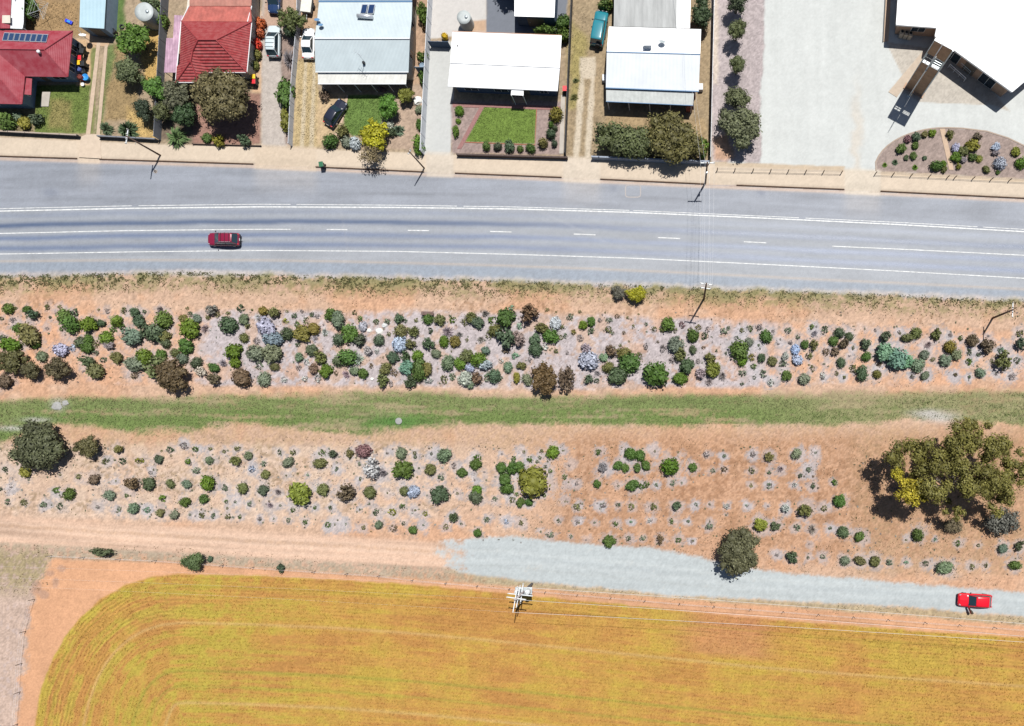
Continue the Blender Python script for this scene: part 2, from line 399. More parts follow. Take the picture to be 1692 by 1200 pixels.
# mulch rings without a plant worth drawing (lower bed and right half of the upper bed)
RINGS = [(864, 747, 10), (930, 745, 9), (1080, 745, 9), (1122, 749, 8), (938, 799, 9), (941, 770, 9), (996, 775, 14), (1021, 802, 10), (1084, 801, 9), (1128, 797, 9),
         (933, 828, 9), (956, 835, 8), (995, 835, 11), (957, 863, 9), (983, 862, 10), (1044, 863, 9), (1075, 862, 8), (893, 878, 6), (970, 891, 9),
         (1150, 834, 9), (1172, 834, 8), (1200, 836, 10), (1233, 835, 10), (1267, 836, 8), (1298, 839, 10), (1137, 861, 8), (1172, 861, 9), (1144, 895, 9),
         (1348, 748, 11), (1336, 775, 10), (1317, 750, 10), (1313, 801, 10), (1272, 800, 9), (1196, 753, 9), (1243, 751, 10), (1371, 873, 11), (1497, 891, 9), (1545, 892, 9), (1335, 900, 8), (1283, 916, 9),
         (640, 750, 10), (715, 750, 11), (828, 751, 9), (783, 792, 8), (692, 775, 10), (640, 815, 9), (594, 793, 7), (593, 841, 8), (611, 831, 8), (755, 814, 7), (800, 780, 9), (837, 859, 9), (805, 857, 9),
         (390, 830, 11), (412, 833, 8), (464, 835, 8), (430, 858, 9), (451, 858, 8), (555, 865, 16), (521, 840, 8), (546, 838, 8), (557, 776, 10), (417, 774, 9), (475, 786, 12), (323, 852, 10), (355, 850, 9), (305, 736, 8), (325, 742, 8), (507, 834, 7),
         (180, 761, 10), (253, 778, 9), (163, 838, 10), (194, 845, 11), (73, 835, 9), (18, 806, 10), (92, 815, 8), (190, 795, 10), (243, 842, 9),
         (570, 868, 14), (700, 868, 12), (685, 845, 12), (748, 851, 7),
         (1290, 562, 10), (1338, 602, 9), (1363, 600, 10), (1360, 625, 10), (1274, 633, 9), (1395, 623, 9), (1403, 590, 9), (1410, 575, 9), (1506, 624, 10), (1530, 622, 12), (1579, 621, 10), (1602, 624, 9), (1646, 618, 10), (1671, 622, 12), (1600, 598, 14), (1614, 585, 16), (1660, 583, 18), (1680, 600, 14), (1620, 617, 9), (1430, 545, 9), (1486, 550, 9), (1570, 555, 9), (1341, 543, 10), (1256, 575, 11), (1286, 568, 8)]
# ------------------------------------------------------------------ ground: one continuous grid of the terrain, cut into its surfaces
STEP = 2.35                         # grid step in photograph px (about 0.2 m)
gu = np.arange(-170, 1870, STEP); gv = np.arange(-170, 1375, STEP)
U, V = np.meshgrid(gu, gv)
nV, nU = U.shape
X = (U - NX) / S; Y = -(V - NY) / S
n1 = fbm(X * 0.55, Y * 0.55, 1, 4)          # clumps of 2 m
n2 = fbm(X * 2.2, Y * 2.2, 5, 3)            # half a metre
n3 = RNG.random(U.shape)                     # grain
nbig = fbm(X * 0.09, Y * 0.09, 9, 4)
wob = (fbm(X * 0.6, Y * 0.6, 21, 4) - 0.5)

C = np.zeros((nV, nU, 3)); REG = np.zeros((nV, nU), np.int16)
GL = np.zeros((nV, nU))                     # how worn and smooth a surface is
REGN = ['sandy_ground', 'road', 'footpath', 'front_yard', 'garden_bed', 'grass_strip', 'dirt_track', 'gravel_track', 'crop_field', 'car_park', 'lawn', 'driveway', 'concrete_yard']
RID = {n: i for i, n in enumerate(REGN)}

def put(mask, col, reg=None, var=None):
    global C
    col = np.array(col)
    if var is not None:
        c = col[None, None, :] * (1 + var[..., None])
    else:
        c = np.broadcast_to(col, C.shape)
    C = C * (1 - mask[..., None]) + c * mask[..., None]
    if reg is not None:
        REG[mask > 0.5] = RID[reg]

def area(poly, col, reg=None, soft=2.0, rough=4.0, var=None):
    P = np.array(poly, float)
    a0, a1 = P[:, 0].min() - 25, P[:, 0].max() + 25
    b0, b1 = P[:, 1].min() - 25, P[:, 1].max() + 25
    iu = np.where((gu >= a0) & (gu <= a1))[0]; iv = np.where((gv >= b0) & (gv <= b1))[0]
    if len(iu) == 0 or len(iv) == 0: return
    su, sv = slice(iu[0], iu[-1] + 1), slice(iv[0], iv[-1] + 1)
    d = sdf(U[sv, su], V[sv, su], poly) + wob[sv, su] * rough * 2
    m = sstep(d, -soft, soft)
    c = np.array(col)[None, None, :] * np.ones(m.shape)[..., None]
    if var is not None:
        c = c * (1 + var[sv, su][..., None])
    C[sv, su] = C[sv, su] * (1 - m[..., None]) + c * m[..., None]
    if reg is not None:
        REG[sv, su][m > 0.5] = RID[reg]

EXPO = 2.12
def alb(r, g, b, k=1.0):
    c = lin(r, g, b)
    return (c[0] / EXPO * k, c[1] / EXPO * k, c[2] / EXPO * k * 1.0)

grain = (n3 - 0.5)
v_soil = (n2 - 0.5) * 0.5 + grain * 0.34
v_fine = (n2 - 0.5) * 0.18 + grain * 0.12
sand = alb(222, 187, 161); sand_or = alb(224, 176, 142); mulch = alb(203, 194, 197); dirt = alb(214, 178, 152)

RB0 = np.interp(U, [-200, 0, 150, 300, 420, 700, 900, 1100, 1400, 1692, 1900], [460, 457, 454, 450, 455, 461, 467, 474, 485, 497, 506])
# --- sandy base south of the road
put(np.ones(U.shape), sand, 'sandy_ground', v_soil)
put(sstep(nbig + n1 * 0.4, 0.62, 0.85) * 0.8, sand_or, None, v_soil)
# verge just under the road: warm sand, pale
vt = sstep(V, 500, 525)
# brownish litter over the dirt south of the grass strip
band = sstep(V, 690, 712) * (1 - sstep(V, 735, 760))
put(band * sstep(n2, 0.35, 0.6) * 0.6, alb(198, 165, 132), None, v_soil)
right = sstep(U, 820, 1000) * sstep(V, 700, 740) * (1 - sstep(V, 900, 960))
put(right * 0.8, alb(219, 172, 138), None, v_soil)
put(right * sstep(n2 + n1 * 0.5, 0.66, 0.9) * 0.65, alb(168, 128, 98), None, v_soil)
lft = sstep(V, 715, 745) * (1 - sstep(V, 835, 850)) * (1 - sstep(U, 560, 850))
put(lft * sstep(n2 * 0.7 + n1 * 0.5, 0.55, 0.8) * 0.6, alb(196, 172, 140), None, v_soil)

put(sstep(V, 725, 745) * (1 - sstep(V, 850, 870)) * (1 - sstep(U, 640, 900)) * (0.45 + 0.4 * sstep(n1, 0.35, 0.6)), alb(226, 201, 181), None, v_soil)
hf = vnoise(X * 3.4, Y * 3.4, 301) * 0.6 + vnoise(X * 2.0, Y * 2.0, 303) * 0.4
patch = fbm(X * 0.14, Y * 0.22, 305, 3)
lit = sstep(U, 860, 960) * (1 - sstep(U, 1420, 1520)) * sstep(V, 712, 745) * (1 - sstep(V, 880, 915)) * sstep(patch, 0.36, 0.58)
put(lit * sstep(hf, 0.5, 0.68) * 0.5, alb(158, 116, 86), None, v_soil)
lit2 = sstep(V, 700, 735) * (1 - sstep(V, 835, 855)) * (1 - sstep(U, 760, 900)) * sstep(patch, 0.42, 0.6)
put(lit2 * sstep(hf, 0.5, 0.68) * 0.6, alb(160, 136, 104), None, v_soil)
lit3 = sstep(V, RB0 + 22, RB0 + 34) * (1 - sstep(V, RB0 + 48, RB0 + 60)) * sstep(patch, 0.35, 0.55)
put(lit3 * sstep(hf, 0.55, 0.7) * 0.55, alb(170, 132, 100), None, v_soil)
lit4 = sstep(U, 1380, 1440) * sstep(V, 700, 730) * (1 - sstep(V, 940, 960))
put(lit4 * (0.15 + 0.35 * sstep(hf, 0.4, 0.6)), alb(184, 156, 122), None, v_soil)
# --- upper bed mulch
bt = np.interp(U, [-200, 0, 300, 700, 1000, 1300, 1692, 1900], [520, 518, 512, 512, 520, 530, 545, 550])
bb = np.interp(U, [-200, 0, 300, 600, 900, 1300, 1692, 1900], [640, 634, 640, 640, 646, 640, 636, 636])
inb = sstep(V + wob * 14, bt - 4, bt + 8) * (1 - sstep(V + wob * 10, bb - 6, bb + 2))
REG[inb > 0.5] = RID['garden_bed']
cen = sstep(U, 250, 420) * (1 - sstep(U, 1180, 1330))
put(inb * np.clip(cen * (0.30 + 1.3 * sstep(n1 * 0.75 + n2 * 0.4, 0.42, 0.72)), 0, 0.95), mulch, None, v_soil * 1.1)
put(inb * (1 - cen) * sstep(n1 * 0.6 + n2 * 0.4, 0.5, 0.75) * 0.45, mulch, None, v_soil)
put(inb * (1 - cen) * (1 - sstep(n1, 0.4, 0.6)) * 0.5, alb(232, 178, 142), None, v_soil)
lob = sstep(V, 730, 742) * (1 - sstep(V, np.interp(U, [0, 500, 800, 1692], [845, 872, 890, 955]), np.interp(U, [0, 500, 800, 1692], [853, 882, 898, 965])))
REG[lob > 0.5] = RID['garden_bed']

# mulch rings
def ring(cx, cy, r, strength):
    iu = np.where((gu >= cx - r * 1.8) & (gu <= cx + r * 1.8))[0]; iv = np.where((gv >= cy - r * 1.8) & (gv <= cy + r * 1.8))[0]
    if len(iu) == 0 or len(iv) == 0: return
    su, sv = slice(iu[0], iu[-1] + 1), slice(iv[0], iv[-1] + 1)
    d = np.hypot(U[sv, su] - cx, V[sv, su] - cy) / r + wob[sv, su] * 1.5 + (n2[sv, su] - 0.5) * 0.9 + grain[sv, su] * 0.5
    m = (1 - sstep(d, 0.55, 1.25)) * strength
    c = np.array(alb(203, 199, 203)) * (1 + v_soil[sv, su] * 1.1)[..., None]
    C[sv, su] = C[sv, su] * (1 - m[..., None]) + c * m[..., None]
for cx, cy, r in RINGS:
    ring(cx, cy, r * (0.85 + 0.5 * float(vnoise(cx, cy, 7))), 0.4 + 0.45 * float(vnoise(cx * 1.3, cy, 8)))
for cx, cy, rx, ry, k in PLANTS:
    if cy > 730 or cx > 1200 or cx < 300:
        ring(cx, cy, max(rx, ry) * (1.5 if rx < 6 else 1.25) + 2.5, 0.55 if cx > 300 else 0.35)

# --- grass strip between the beds
gt = np.interp(U, [-200, 0, 120, 250, 400, 600, 900, 1200, 1692, 1900], [660, 664, 655, 658, 654, 648, 655, 652, 646, 640])
gb = np.interp(U, [-200, 0, 60, 150, 230, 400, 600, 700, 900, 1200, 1400, 1500, 1692, 1900], [770, 735, 702, 700, 718, 700, 716, 702, 700, 703, 700, 690, 700, 700])
gs = sstep(V + wob * 12 + grain * 4, gt - 6, gt + 8) * (1 - sstep(V + wob * 14 + grain * 4, gb - 9, gb + 7))
stripes = fbm(X * 0.12, Y * 1.3, 33, 3)
put(gs * np.clip(0.7 + 0.4 * sstep(n2 * 0.5 + stripes * 0.6, 0.35, 0.7), 0, 1), alb(150, 152, 108), 'grass_strip', v_soil)
green = gs * sstep(stripes * 0.8 + n2 * 0.35 + n1 * 0.2, 0.45, 0.8)
low = sstep(V, gb - 32, gb - 14)
put(np.clip(green * 0.62 + green * low * 0.6, 0, 0.85), alb(119, 143, 78), None, v_soil)
gx = np.exp(-((U - 655) / 60) ** 2 - ((V - 698) / 14) ** 2)
put(np.clip(gx, 0, 1) * 0.75 * gs, alb(88, 140, 68), None, v_soil)
put(gs * sstep(U, 1180, 1480) * (0.25 + 0.6 * sstep(n2 * 0.6 + stripes * 0.5, 0.45, 0.7)) * 0.8, alb(172, 160, 126), None, v_soil)
for cx, cy, rx, ry in ((96, 668, 12, 9), (1550, 690, 30, 9), (30, 708, 40, 4), (60, 694, 22, 4), (1530, 683, 24, 6)):
    m = np.exp(-((U - cx) / rx) ** 2 - ((V - cy) / ry) ** 2 + wob * 1.2)
    put(np.clip(m, 0, 1) * 0.75, alb(212, 208, 204), None, v_fine)

# --- wheel-worn track on the left, below the lower bed
ty = np.interp(U, [-200, 0, 300, 725, 900], [850, 862, 880, 905, 920])
tr = sstep(V, ty - 14, ty - 4) * (1 - sstep(V, ty + 34, ty + 48)) * (1 - sstep(U, 740, 790))
lane = fbm(X * 0.05, (V - ty) / 7.0, 44, 3)
put(tr * 0.9, alb(230, 196, 172), 'dirt_track', v_fine * 1.3 + (lane - 0.5) * 0.75)
for off_, w_, s_ in ((2, 2.2, 0.5), (12, 2.4, 0.55), (24, 2.0, 0.4)):
    put(np.exp(-((V - ty - off_ + wob * 5) / w_) ** 2) * tr * s_, alb(246, 214, 190), None, v_fine)
put(np.exp(-((V - ty - 7 + wob * 6) / 3.0) ** 2) * tr * 0.5 * sstep(n2, 0.35, 0.6), alb(204, 170, 140), None, v_soil)
wd = sstep(V, ty + 30, ty + 38) * (1 - sstep(V, ty + 58, ty + 68)) * (1 - sstep(U, 840, 960))
put(wd * sstep(n2 + n1 * 0.3, 0.45, 0.7) * 0.75, alb(176, 166, 146), None, v_soil)

# --- pale gravel track on the right
GTOP = ([700, 725, 850, 960, 1080, 1180, 1262, 1500, 1692, 1900], [905, 893, 886, 898, 905, 925, 944, 963, 979, 996])
GBOT = ([700, 760, 850, 1000, 1100, 1262, 1500, 1692, 1900], [925, 945, 958, 972, 983, 991, 1003, 1019, 1036])
g0, g1 = np.interp(U, *GTOP), np.interp(U, *GBOT)
gtr = sstep(V + wob * 8 + grain * 3, g0 - 3, g0 + 4) * (1 - sstep(V + wob * 8 + grain * 3, g1 - 3, g1 + 4)) * sstep(U + wob * 90 + (n2 - 0.5) * 50 + grain * 22, 712, 770)
gl = fbm(X * 0.06, Y * 1.6, 71, 3)
put(gtr, alb(200, 208, 210), 'gravel_track', v_fine * 1.2 + (gl - 0.5) * 0.22)
gmid = (g0 + g1) / 2
for off_, s_, cl_ in ((-9, 0.35, (218, 224, 224)), (7, 0.35, (216, 222, 223)), (-1, 0.3, (184, 192, 196)), (16, 0.25, (186, 190, 188))):
    put(np.exp(-((V - gmid - off_ + wob * 7) / 2.6) ** 2) * gtr * s_ * (0.4 + n1), alb(*cl_), None, v_fine)
put(gtr * sstep(n2 * 0.6 + n1 * 0.5, 0.72, 0.9) * 0.3, alb(196, 184, 168), None, v_soil)
# dry grass strip under it
ds = sstep(V + wob * 8, g1 - 3, g1 + 5) * (1 - sstep(V + wob * 8 + grain * 5, g1 + 10, g1 + 22)) * sstep(U, 700, 860)
put(ds * 0.8, alb(188, 174, 140), None, v_soil * 1.2)

# --- orange strip and headland round the field
FTOP = ([-200, 300, 560, 840, 1270, 1692, 1900], [940, 948, 957, 980, 1023, 1053, 1070])
f0 = np.interp(U, *FTOP)
o0 = np.interp(U, [-200, 85, 300, 560, 840, 1270, 1692, 1900], [905, 922, 929, 946, 968, 1000, 1034, 1050])
os_ = sstep(V + wob * 5, o0 - 3, o0 + 5)
put(os_, alb(231, 177, 138), 'dirt_track', v_fine * 1.2 + (nbig - 0.5) * 0.3 + (fbm(X * 0.5, Y * 0.5, 77, 4) - 0.5) * 0.25)
lefty = np.interp(V, [880, 915, 960, 1000, 1050, 1200, 1400], [110, 92, 66, 52, 46, 30, 8])
lw = (1 - sstep(U + wob * 26 + grain * 5, lefty - 8, lefty + 5)) * sstep(V, 895, 920)
put(lw, alb(214, 188, 172), 'sandy_ground', v_soil)
put(lw * (1 - sstep(V, 955, 1000)) * sstep(n2 + n1 * 0.4, 0.45, 0.75) * 0.9, alb(170, 155, 118), None, v_soil * 1.3)
put(lw * sstep(V, 980, 1020) * sstep(n2 * 0.8 + n1 * 0.5, 0.68, 0.9) * 0.55, alb(186, 172, 172), None, v_soil)
for cx, cy, rx, ry in ((83, 948, 9, 6), (92, 962, 7, 10), (102, 940, 8, 6), (72, 982, 9, 8), (60, 970, 9, 14), (45, 1015, 5, 16)):
    m = np.exp(-((U - cx) / rx) ** 2 - ((V - cy) / ry) ** 2 + wob * 1.6)
    put(np.clip(sstep(m, 0.25, 0.7), 0, 1) * 0.5, alb(176, 150, 138), None, v_soil)

# --- crop field
FIELD = [(20, 1400), (40, 1260), (55, 1200), (68, 1140), (86, 1090), (108, 1050), (134, 1018), (166, 990), (204, 968), (250, 953), (300, 948), (420, 951), (560, 957), (700, 967), (840, 980), (1060, 1002), (1270, 1023), (1480, 1039), (1692, 1053), (1900, 1068)]
FP = np.array(FIELD, float)
def field_near(u, v):
    """nearest point on the headland curve: distance (positive in the crop), nearest x, y, arc length"""
    best = np.full(u.shape, 1e9); qx = np.zeros(u.shape); qy = np.zeros(u.shape); sg = np.zeros(u.shape); al = np.zeros(u.shape)
    acc = 0
    for i in range(len(FP) - 1):
        x0, y0 = FP[i]; x1, y1 = FP[i + 1]
        dx, dy = x1 - x0, y1 - y0
        L = math.hypot(dx, dy)
        t = np.clip(((u - x0) * dx + (v - y0) * dy) / (L * L), 0, 1)
        nx, ny = x0 + t * dx, y0 + t * dy
        d2 = (u - nx) ** 2 + (v - ny) ** 2
        b = d2 < best
        best = np.where(b, d2, best); qx = np.where(b, nx, qx); qy = np.where(b, ny, qy)
        sg = np.where(b, dx * (v - ny) - dy * (u - nx), sg)
        al = np.where(b, acc + t * L, al)
        acc += L
    return np.where(sg > 0, 1, -1) * np.sqrt(best), qx, qy, al

def field_colour(u, v, d, al):
    x, y = (u - NX) / S, -(v - NY) / S
    a = fbm(x * 0.16, y * 0.16, 91, 4)
    b = fbm(x * 0.9, y * 0.9, 95, 3)
    c = fbm(al * 0.012, d * 0.16, 97, 3)
    base = np.array(alb(212, 163, 86)); yel = np.array(alb(214, 171, 86)); grn = np.array(alb(202, 178, 76)); brn = np.array(alb(204, 148, 84))
    k = base[None, :] * np.ones(u.shape + (1,)).reshape(-1, 1) if False else np.ones(u.shape + (3,)) * base
    def mx(k, col, m): return k * (1 - m[..., None]) + col * m[..., None]
    k = mx(k, yel, sstep(a * 0.6 + c * 0.5, 0.45, 0.65) * 0.85)
    k = mx(k, brn, (1 - sstep(a * 0.6 + c * 0.5, 0.38, 0.5)) * 0.8)
    k = mx(k, grn, sstep(b * 0.3 + a * 0.5 + c * 0.4, 0.58, 0.8) * 0.6)
    k = mx(k, np.array(alb(192, 180, 76)), (1 - sstep(u, 330, 620)) * sstep(b * 0.4 + c * 0.6, 0.42, 0.62) * 0.55)
    k = mx(k, grn, np.exp(-((d - 6) / 6) ** 2) * sstep(b, 0.4, 0.65) * 0.5)
    pinkish = sstep(u, 1080, 1180) * (1 - sstep(u, 1240, 1300)) * (1 - sstep(d, 60, 75))
    k = mx(k, np.array(alb(214, 150, 108)), pinkish * 0.7)
    for dd, w, col, s in ((81, 2.4, (222, 184, 120), 0.75), (160, 2.6, (166, 168, 70), 0.6), (186, 2.2, (166, 168, 70), 0.5), (213, 2.6, (222, 186, 122), 0.7), (22, 1.6, (170, 150, 60), 0.4)):
        k = mx(k, np.array(alb(*col)), np.exp(-((d - dd) / w) ** 2) * s)
    return k * 0.95 * (1 + (b - 0.5) * 0.25)[..., None]
sub = V > 920
fd = np.full(U.shape, -50.0); fa = np.zeros(U.shape)
fd[sub], _, _, fa[sub] = field_near(U[sub], V[sub])
fm = sstep(fd + wob * 5, -1.5, 2.5)
FC = field_colour(U, V, fd, fa) * (1 + grain * 0.25)[..., None]
C = C * (1 - fm[..., None]) + FC * fm[..., None]
REG[fm > 0.5] = RID['crop_field']

# --- the road
KY = kerb_y(U)
RB = np.interp(U, [-200, 0, 150, 300, 420, 700, 900, 1100, 1400, 1692, 1900], [460, 457, 454, 450, 455, 461, 467, 474, 485, 497, 506])
CLX = [-300, 0, 200, 430, 555, 690, 827, 965, 1105, 1247, 1375, 1500, 1692, 2000]
CLY = [394, 386, 381.5, 379, 379.5, 381, 383, 387.5, 393.5, 400.5, 407, 412.5, 422, 437]
CL = np.interp(U, CLX, CLY)
rd = sstep(V, KY - 1, KY + 3) * (1 - sstep(V + wob * 10 + grain * 4, RB - 5, RB + 5))
lx = fbm(X * 0.05, (V - CL) / 5.0, 55, 4); ly = fbm(X * 0.16, (V - CL) / 16.0, 57, 4)
gray = alb(174, 179, 187)
put(rd, gray, 'road', v_fine * 0.7 + (lx - 0.5) * 0.26 + (ly - 0.5) * 0.26)
pk = rd * (1 - sstep(V, CL - 42, CL - 36))
put(pk * 0.85, alb(159, 165, 177), None, v_fine * 0.7 + (lx - 0.5) * 0.3 + (ly - 0.5) * 0.42)
rel = V - CL
for off, w, s, col, glv in ((-13, 4.8, 1.0, (104, 120, 150), 0.9), (8.5, 4.6, 0.85, (124, 140, 172), 0.75), (25.5, 5.0, 0.85, (122, 138, 170), 0.75), (-29, 5, 0.5, (140, 152, 176), 0.5)):
    m = np.exp(-((rel - off + (ly - 0.5) * 4) / w) ** 2) * rd * s * (0.75 + 0.5 * lx)
    put(np.clip(m, 0, 1), alb(*col), None, v_fine * 0.6)
    GL = np.maximum(GL, np.clip(m / max(s, 0.01), 0, 1) * glv)
# stains, dust and scuffs
for cx, cy, rx, ry, s_ in ((1014, 311, 6, 7, 0.45), (1258, 318, 7, 6, 0.45), (84, 318, 12, 7, 0.3), (120, 408, 4, 3, 0.4), (280, 417, 7, 3, 0.3), (702, 368, 5, 3, 0.3), (1462, 439, 4, 2, 0.4), (918, 412, 22, 9, 0.2)):
    put(np.clip(np.exp(-((U - cx) / rx) ** 2 - ((V - cy) / ry) ** 2 + wob * 1.5), 0, 1) * s_, alb(112, 122, 146), None, v_fine)
for (xa, ya, xb, yb), s_, cl_ in (((880, 345, 1090, 440), 0.08, (208, 208, 208)), ((905, 345, 1120, 430), 0.06, (206, 206, 208)), ((855, 330, 1010, 405), 0.08, (208, 208, 210)), ((900, 420, 925, 350), 0.10, (130, 140, 160)), ((560, 330, 580, 440), 0.1, (200, 196, 192))):
    L_ = math.hypot(xb - xa, yb - ya)
    t_ = ((U - xa) * (xb - xa) + (V - ya) * (yb - ya)) / L_; n_ = ((U - xa) * -(yb - ya) + (V - ya) * (xb - xa)) / L_
    put(np.exp(-(n_ / 1.8) ** 2) * sstep(t_, 0, 20) * (1 - sstep(t_, L_ - 20, L_)) * s_, alb(*cl_), None, v_fine)
for a_, b_ in ((128, 166), (420, 524), (930, 992), (1395, 1455)):
    put(sstep(U, a_ - 10, a_ + 12) * (1 - sstep(U, b_ - 12, b_ + 10)) * sstep(V, KY, KY + 4) * (1 - sstep(V, KY + 10, KY + 60)) * 0.28 * (0.5 + lx), alb(212, 202, 192), None, v_fine)
# seal edge and gravelly shoulder
m = np.exp(-((rel - np.interp(U, [0, 850, 1692], [46, 56, 56])) / 1.8) ** 2) * rd
put(m * 0.65, alb(205, 190, 176), None, v_fine)
sh = rd * sstep(rel, np.interp(U, [0, 850, 1692], [47, 58, 58]), np.interp(U, [0, 850, 1692], [50, 61, 61]))
put(sh * 0.75, alb(158, 170, 186), None, v_soil * 0.6)
edge = np.exp(-((V - RB + 3 + wob * 8) / 3.5) ** 2)
put(edge * 0.55, alb(222, 206, 196), None, v_soil)
m = np.exp(-((U - 345) / 75) ** 2 - ((V - 452) / 4.5) ** 2)
put(np.clip(m * 1.3, 0, 0.85), alb(216, 208, 206), None, v_soil)
# sandy gutter
put(np.exp(-((V - KY - 4) / 2.6) ** 2) * 0.8 * (V > KY), alb(228, 200, 176), None, v_fine)
# weeds along the south edge of the road
wg = sstep(V + wob * 12, RB - 4, RB + 3) * (1 - sstep(V + wob * 14, RB + 20, RB + 38))
put(np.exp(-((V - RB - 7 + wob * 16) / 8) ** 2) * sstep(nbig * 0.5 + n1 * 0.6, 0.42, 0.62) * 0.75, alb(146, 154, 108), None, v_soil)
put(wg * sstep(n2 * 0.7 + n1 * 0.4, 0.42, 0.66) * 0.7, alb(146, 140, 96), None, v_soil)

# --- footpath and front yards north of the kerb
PFX = [-200, 0, 265, 432, 700, 940, 1170, 1692, 1900]
PFY = [216, 227, 239, 243, 254, 262, 270, 297, 308]
PF = np.interp(U, PFX, PFY)
north = 1 - sstep(V, KY - 1.2, KY + 1.0)
put(north, alb(231, 213, 191), 'footpath', v_fine * 0.8 + (n1 - 0.5) * 0.12)
yd = 1 - sstep(V, PF - 2, PF + 2)
put(yd, alb(184, 164, 138), 'front_yard', v_soil * 1.1)
dry = alb(205, 176, 124); grass = alb(120, 140, 78); soil = alb(182, 156, 128); conc = alb(218, 216, 212)
area([(-200, -200), (196, -200), (196, 60), (-200, 60)], alb(170, 144, 108), None, 3, 5, v_soil)
area([(50, 5), (130, 5), (130, 55), (40, 50)], alb(180, 150, 110), None, 6, 8, v_soil)
area([(186, -20), (208, -20), (205, 45), (192, 60), (186, 40)], alb(104, 130, 72), None, 4, 6, v_soil)
area([(176, 76), (200, 78), (190, 120), (176, 175), (166, 222), (160, 222)], alb(124, 140, 86), None, 4, 6, v_soil)
area([(195, 78), (235, 120), (232, 200), (175, 200), (176, 160)], alb(172, 148, 108), None, 6, 8, v_soil)
area([(225, 60), (272, 30), (272, 80), (262, 140), (240, 140)], alb(214, 178, 112), None, 6, 8, v_soil)
area([(212, 180), (262, 190), (258, 232), (214, 230)], alb(216, 184, 122), None, 6, 8, v_soil)
area([(60, 142), (152, 140), (144, 221), (58, 221)], alb(124, 142, 74), 'lawn', 2, 2, v_soil)
area([(85, 165), (118, 170), (116, 215), (80, 212)], alb(160, 150, 96), None, 8, 8, v_soil)
area([(0, 176), (58, 178), (58, 222), (0, 220)], alb(150, 138, 104), None, 4, 5, v_soil)
area([(128, 66), (160, 66), (150, 142), (128, 142)], alb(226, 190, 150), None, 2, 2, v_fine)
area([(152, 80), (164, 80), (156, 222), (147, 222)], alb(140, 144, 92), None, 2, 3, v_soil)
area([(262, 130), (300, 140), (330, 150), (330, 236), (262, 232)], alb(138, 122, 106), None, 4, 6, v_soil)
area([(322, 140), (433, 155), (432, 240), (320, 238)], alb(172, 134, 120), None, 3, 4, v_soil)
area([(414, 20), (436, 20), (434, 155), (416, 155)], alb(222, 186, 152), None, 2, 3, v_fine)
area([(434, -200), (472, -200), (470, 90), (474, 244), (432, 244)], alb(208, 198, 190), 'driveway', 3, 4, v_soil * 0.5)
area([(440, -200), (490, -200), (490, 46), (436, 46)], alb(206, 176, 156), None, 4, 4, v_fine)
area([(464, 62), (490, 50), (484, 242), (474, 238), (466, 140)], alb(166, 146, 136), None, 3, 4, v_soil)
area([(491, 90), (524, 95), (526, 150), (545, 165), (532, 245), (484, 245)], alb(206, 184, 140), 'driveway', 3, 5, v_soil)
area([(487, -200), (524, -200), (524, 98), (492, 98)], alb(200, 168, 138), None, 3, 5, v_soil)
for x0, x1 in ((506, 499), (520, 515)):
    area([(x0 - 2, 100), (x0 + 3, 100), (x1 + 4, 245), (x1 - 3, 245)], alb(222, 206, 176), None, 1.5, 2, v_fine)
area([(525, 160), (568, 158), (560, 212), (540, 240), (524, 240)], alb(214, 188, 150), None, 4, 5, v_soil)
area([(574, 158), (634, 158), (632, 205), (612, 224), (584, 226), (568, 214)], alb(118, 146, 76), 'lawn', 2, 2, v_soil)
area([(634, 140), (702, 140), (700, 250), (640, 248), (630, 225), (634, 200)], alb(196, 172, 152), None, 3, 4, v_soil)
area([(682, -200), (712, -200), (704, 140), (680, 140)], alb(200, 168, 142), None, 3, 4, v_soil)
area([(706, 70), (748, 70), (750, 170), (744, 258), (698, 256)], alb(216, 218, 216), 'concrete_yard', 1.5, 1.5, v_fine * 0.5)
area([(712, -200), (804, -200), (804, 54), (708, 66)], alb(224, 220, 216), 'concrete_yard', 1.5, 1.5, v_fine * 0.6)
area([(780, 36), (804, 34), (804, 54), (778, 54)], alb(214, 180, 150), None, 2, 2, v_fine)
area([(804, -200), (944, -200), (941, 56), (804, 56)], alb(128, 134, 146), 'concrete_yard', 1.5, 1.5, v_fine * 0.6)
area([(745, 166), (930, 168), (928, 256), (748, 254)], alb(176, 156, 150), None, 2, 2, v_soil)
area([(801, 177), (887, 181), (884, 239), (769.5, 235)], alb(126, 152, 72), 'lawn', 1.2, 1.0, v_soil * 0.9)
area([(942, -200), (1178, -200), (1172, 264), (932, 262)], alb(178, 158, 128), 'front_yard', 2, 2, v_soil * 1.1)
area([(942, 40), (975, 60), (968, 120), (950, 180), (940, 180)], alb(176, 162, 108), None, 8, 9, v_soil)
for pl in ([(958, 95), (985, 95), (983, 130), (976, 262), (966, 262), (976, 132), (966, 132), (957, 262), (947, 262), (958, 130)],):
    area(pl, alb(226, 212, 190), None, 2, 2.5, v_fine)
area([(1000, 190), (1165, 195), (1168, 262), (990, 260)], alb(184, 160, 124), None, 6, 8, v_soil)
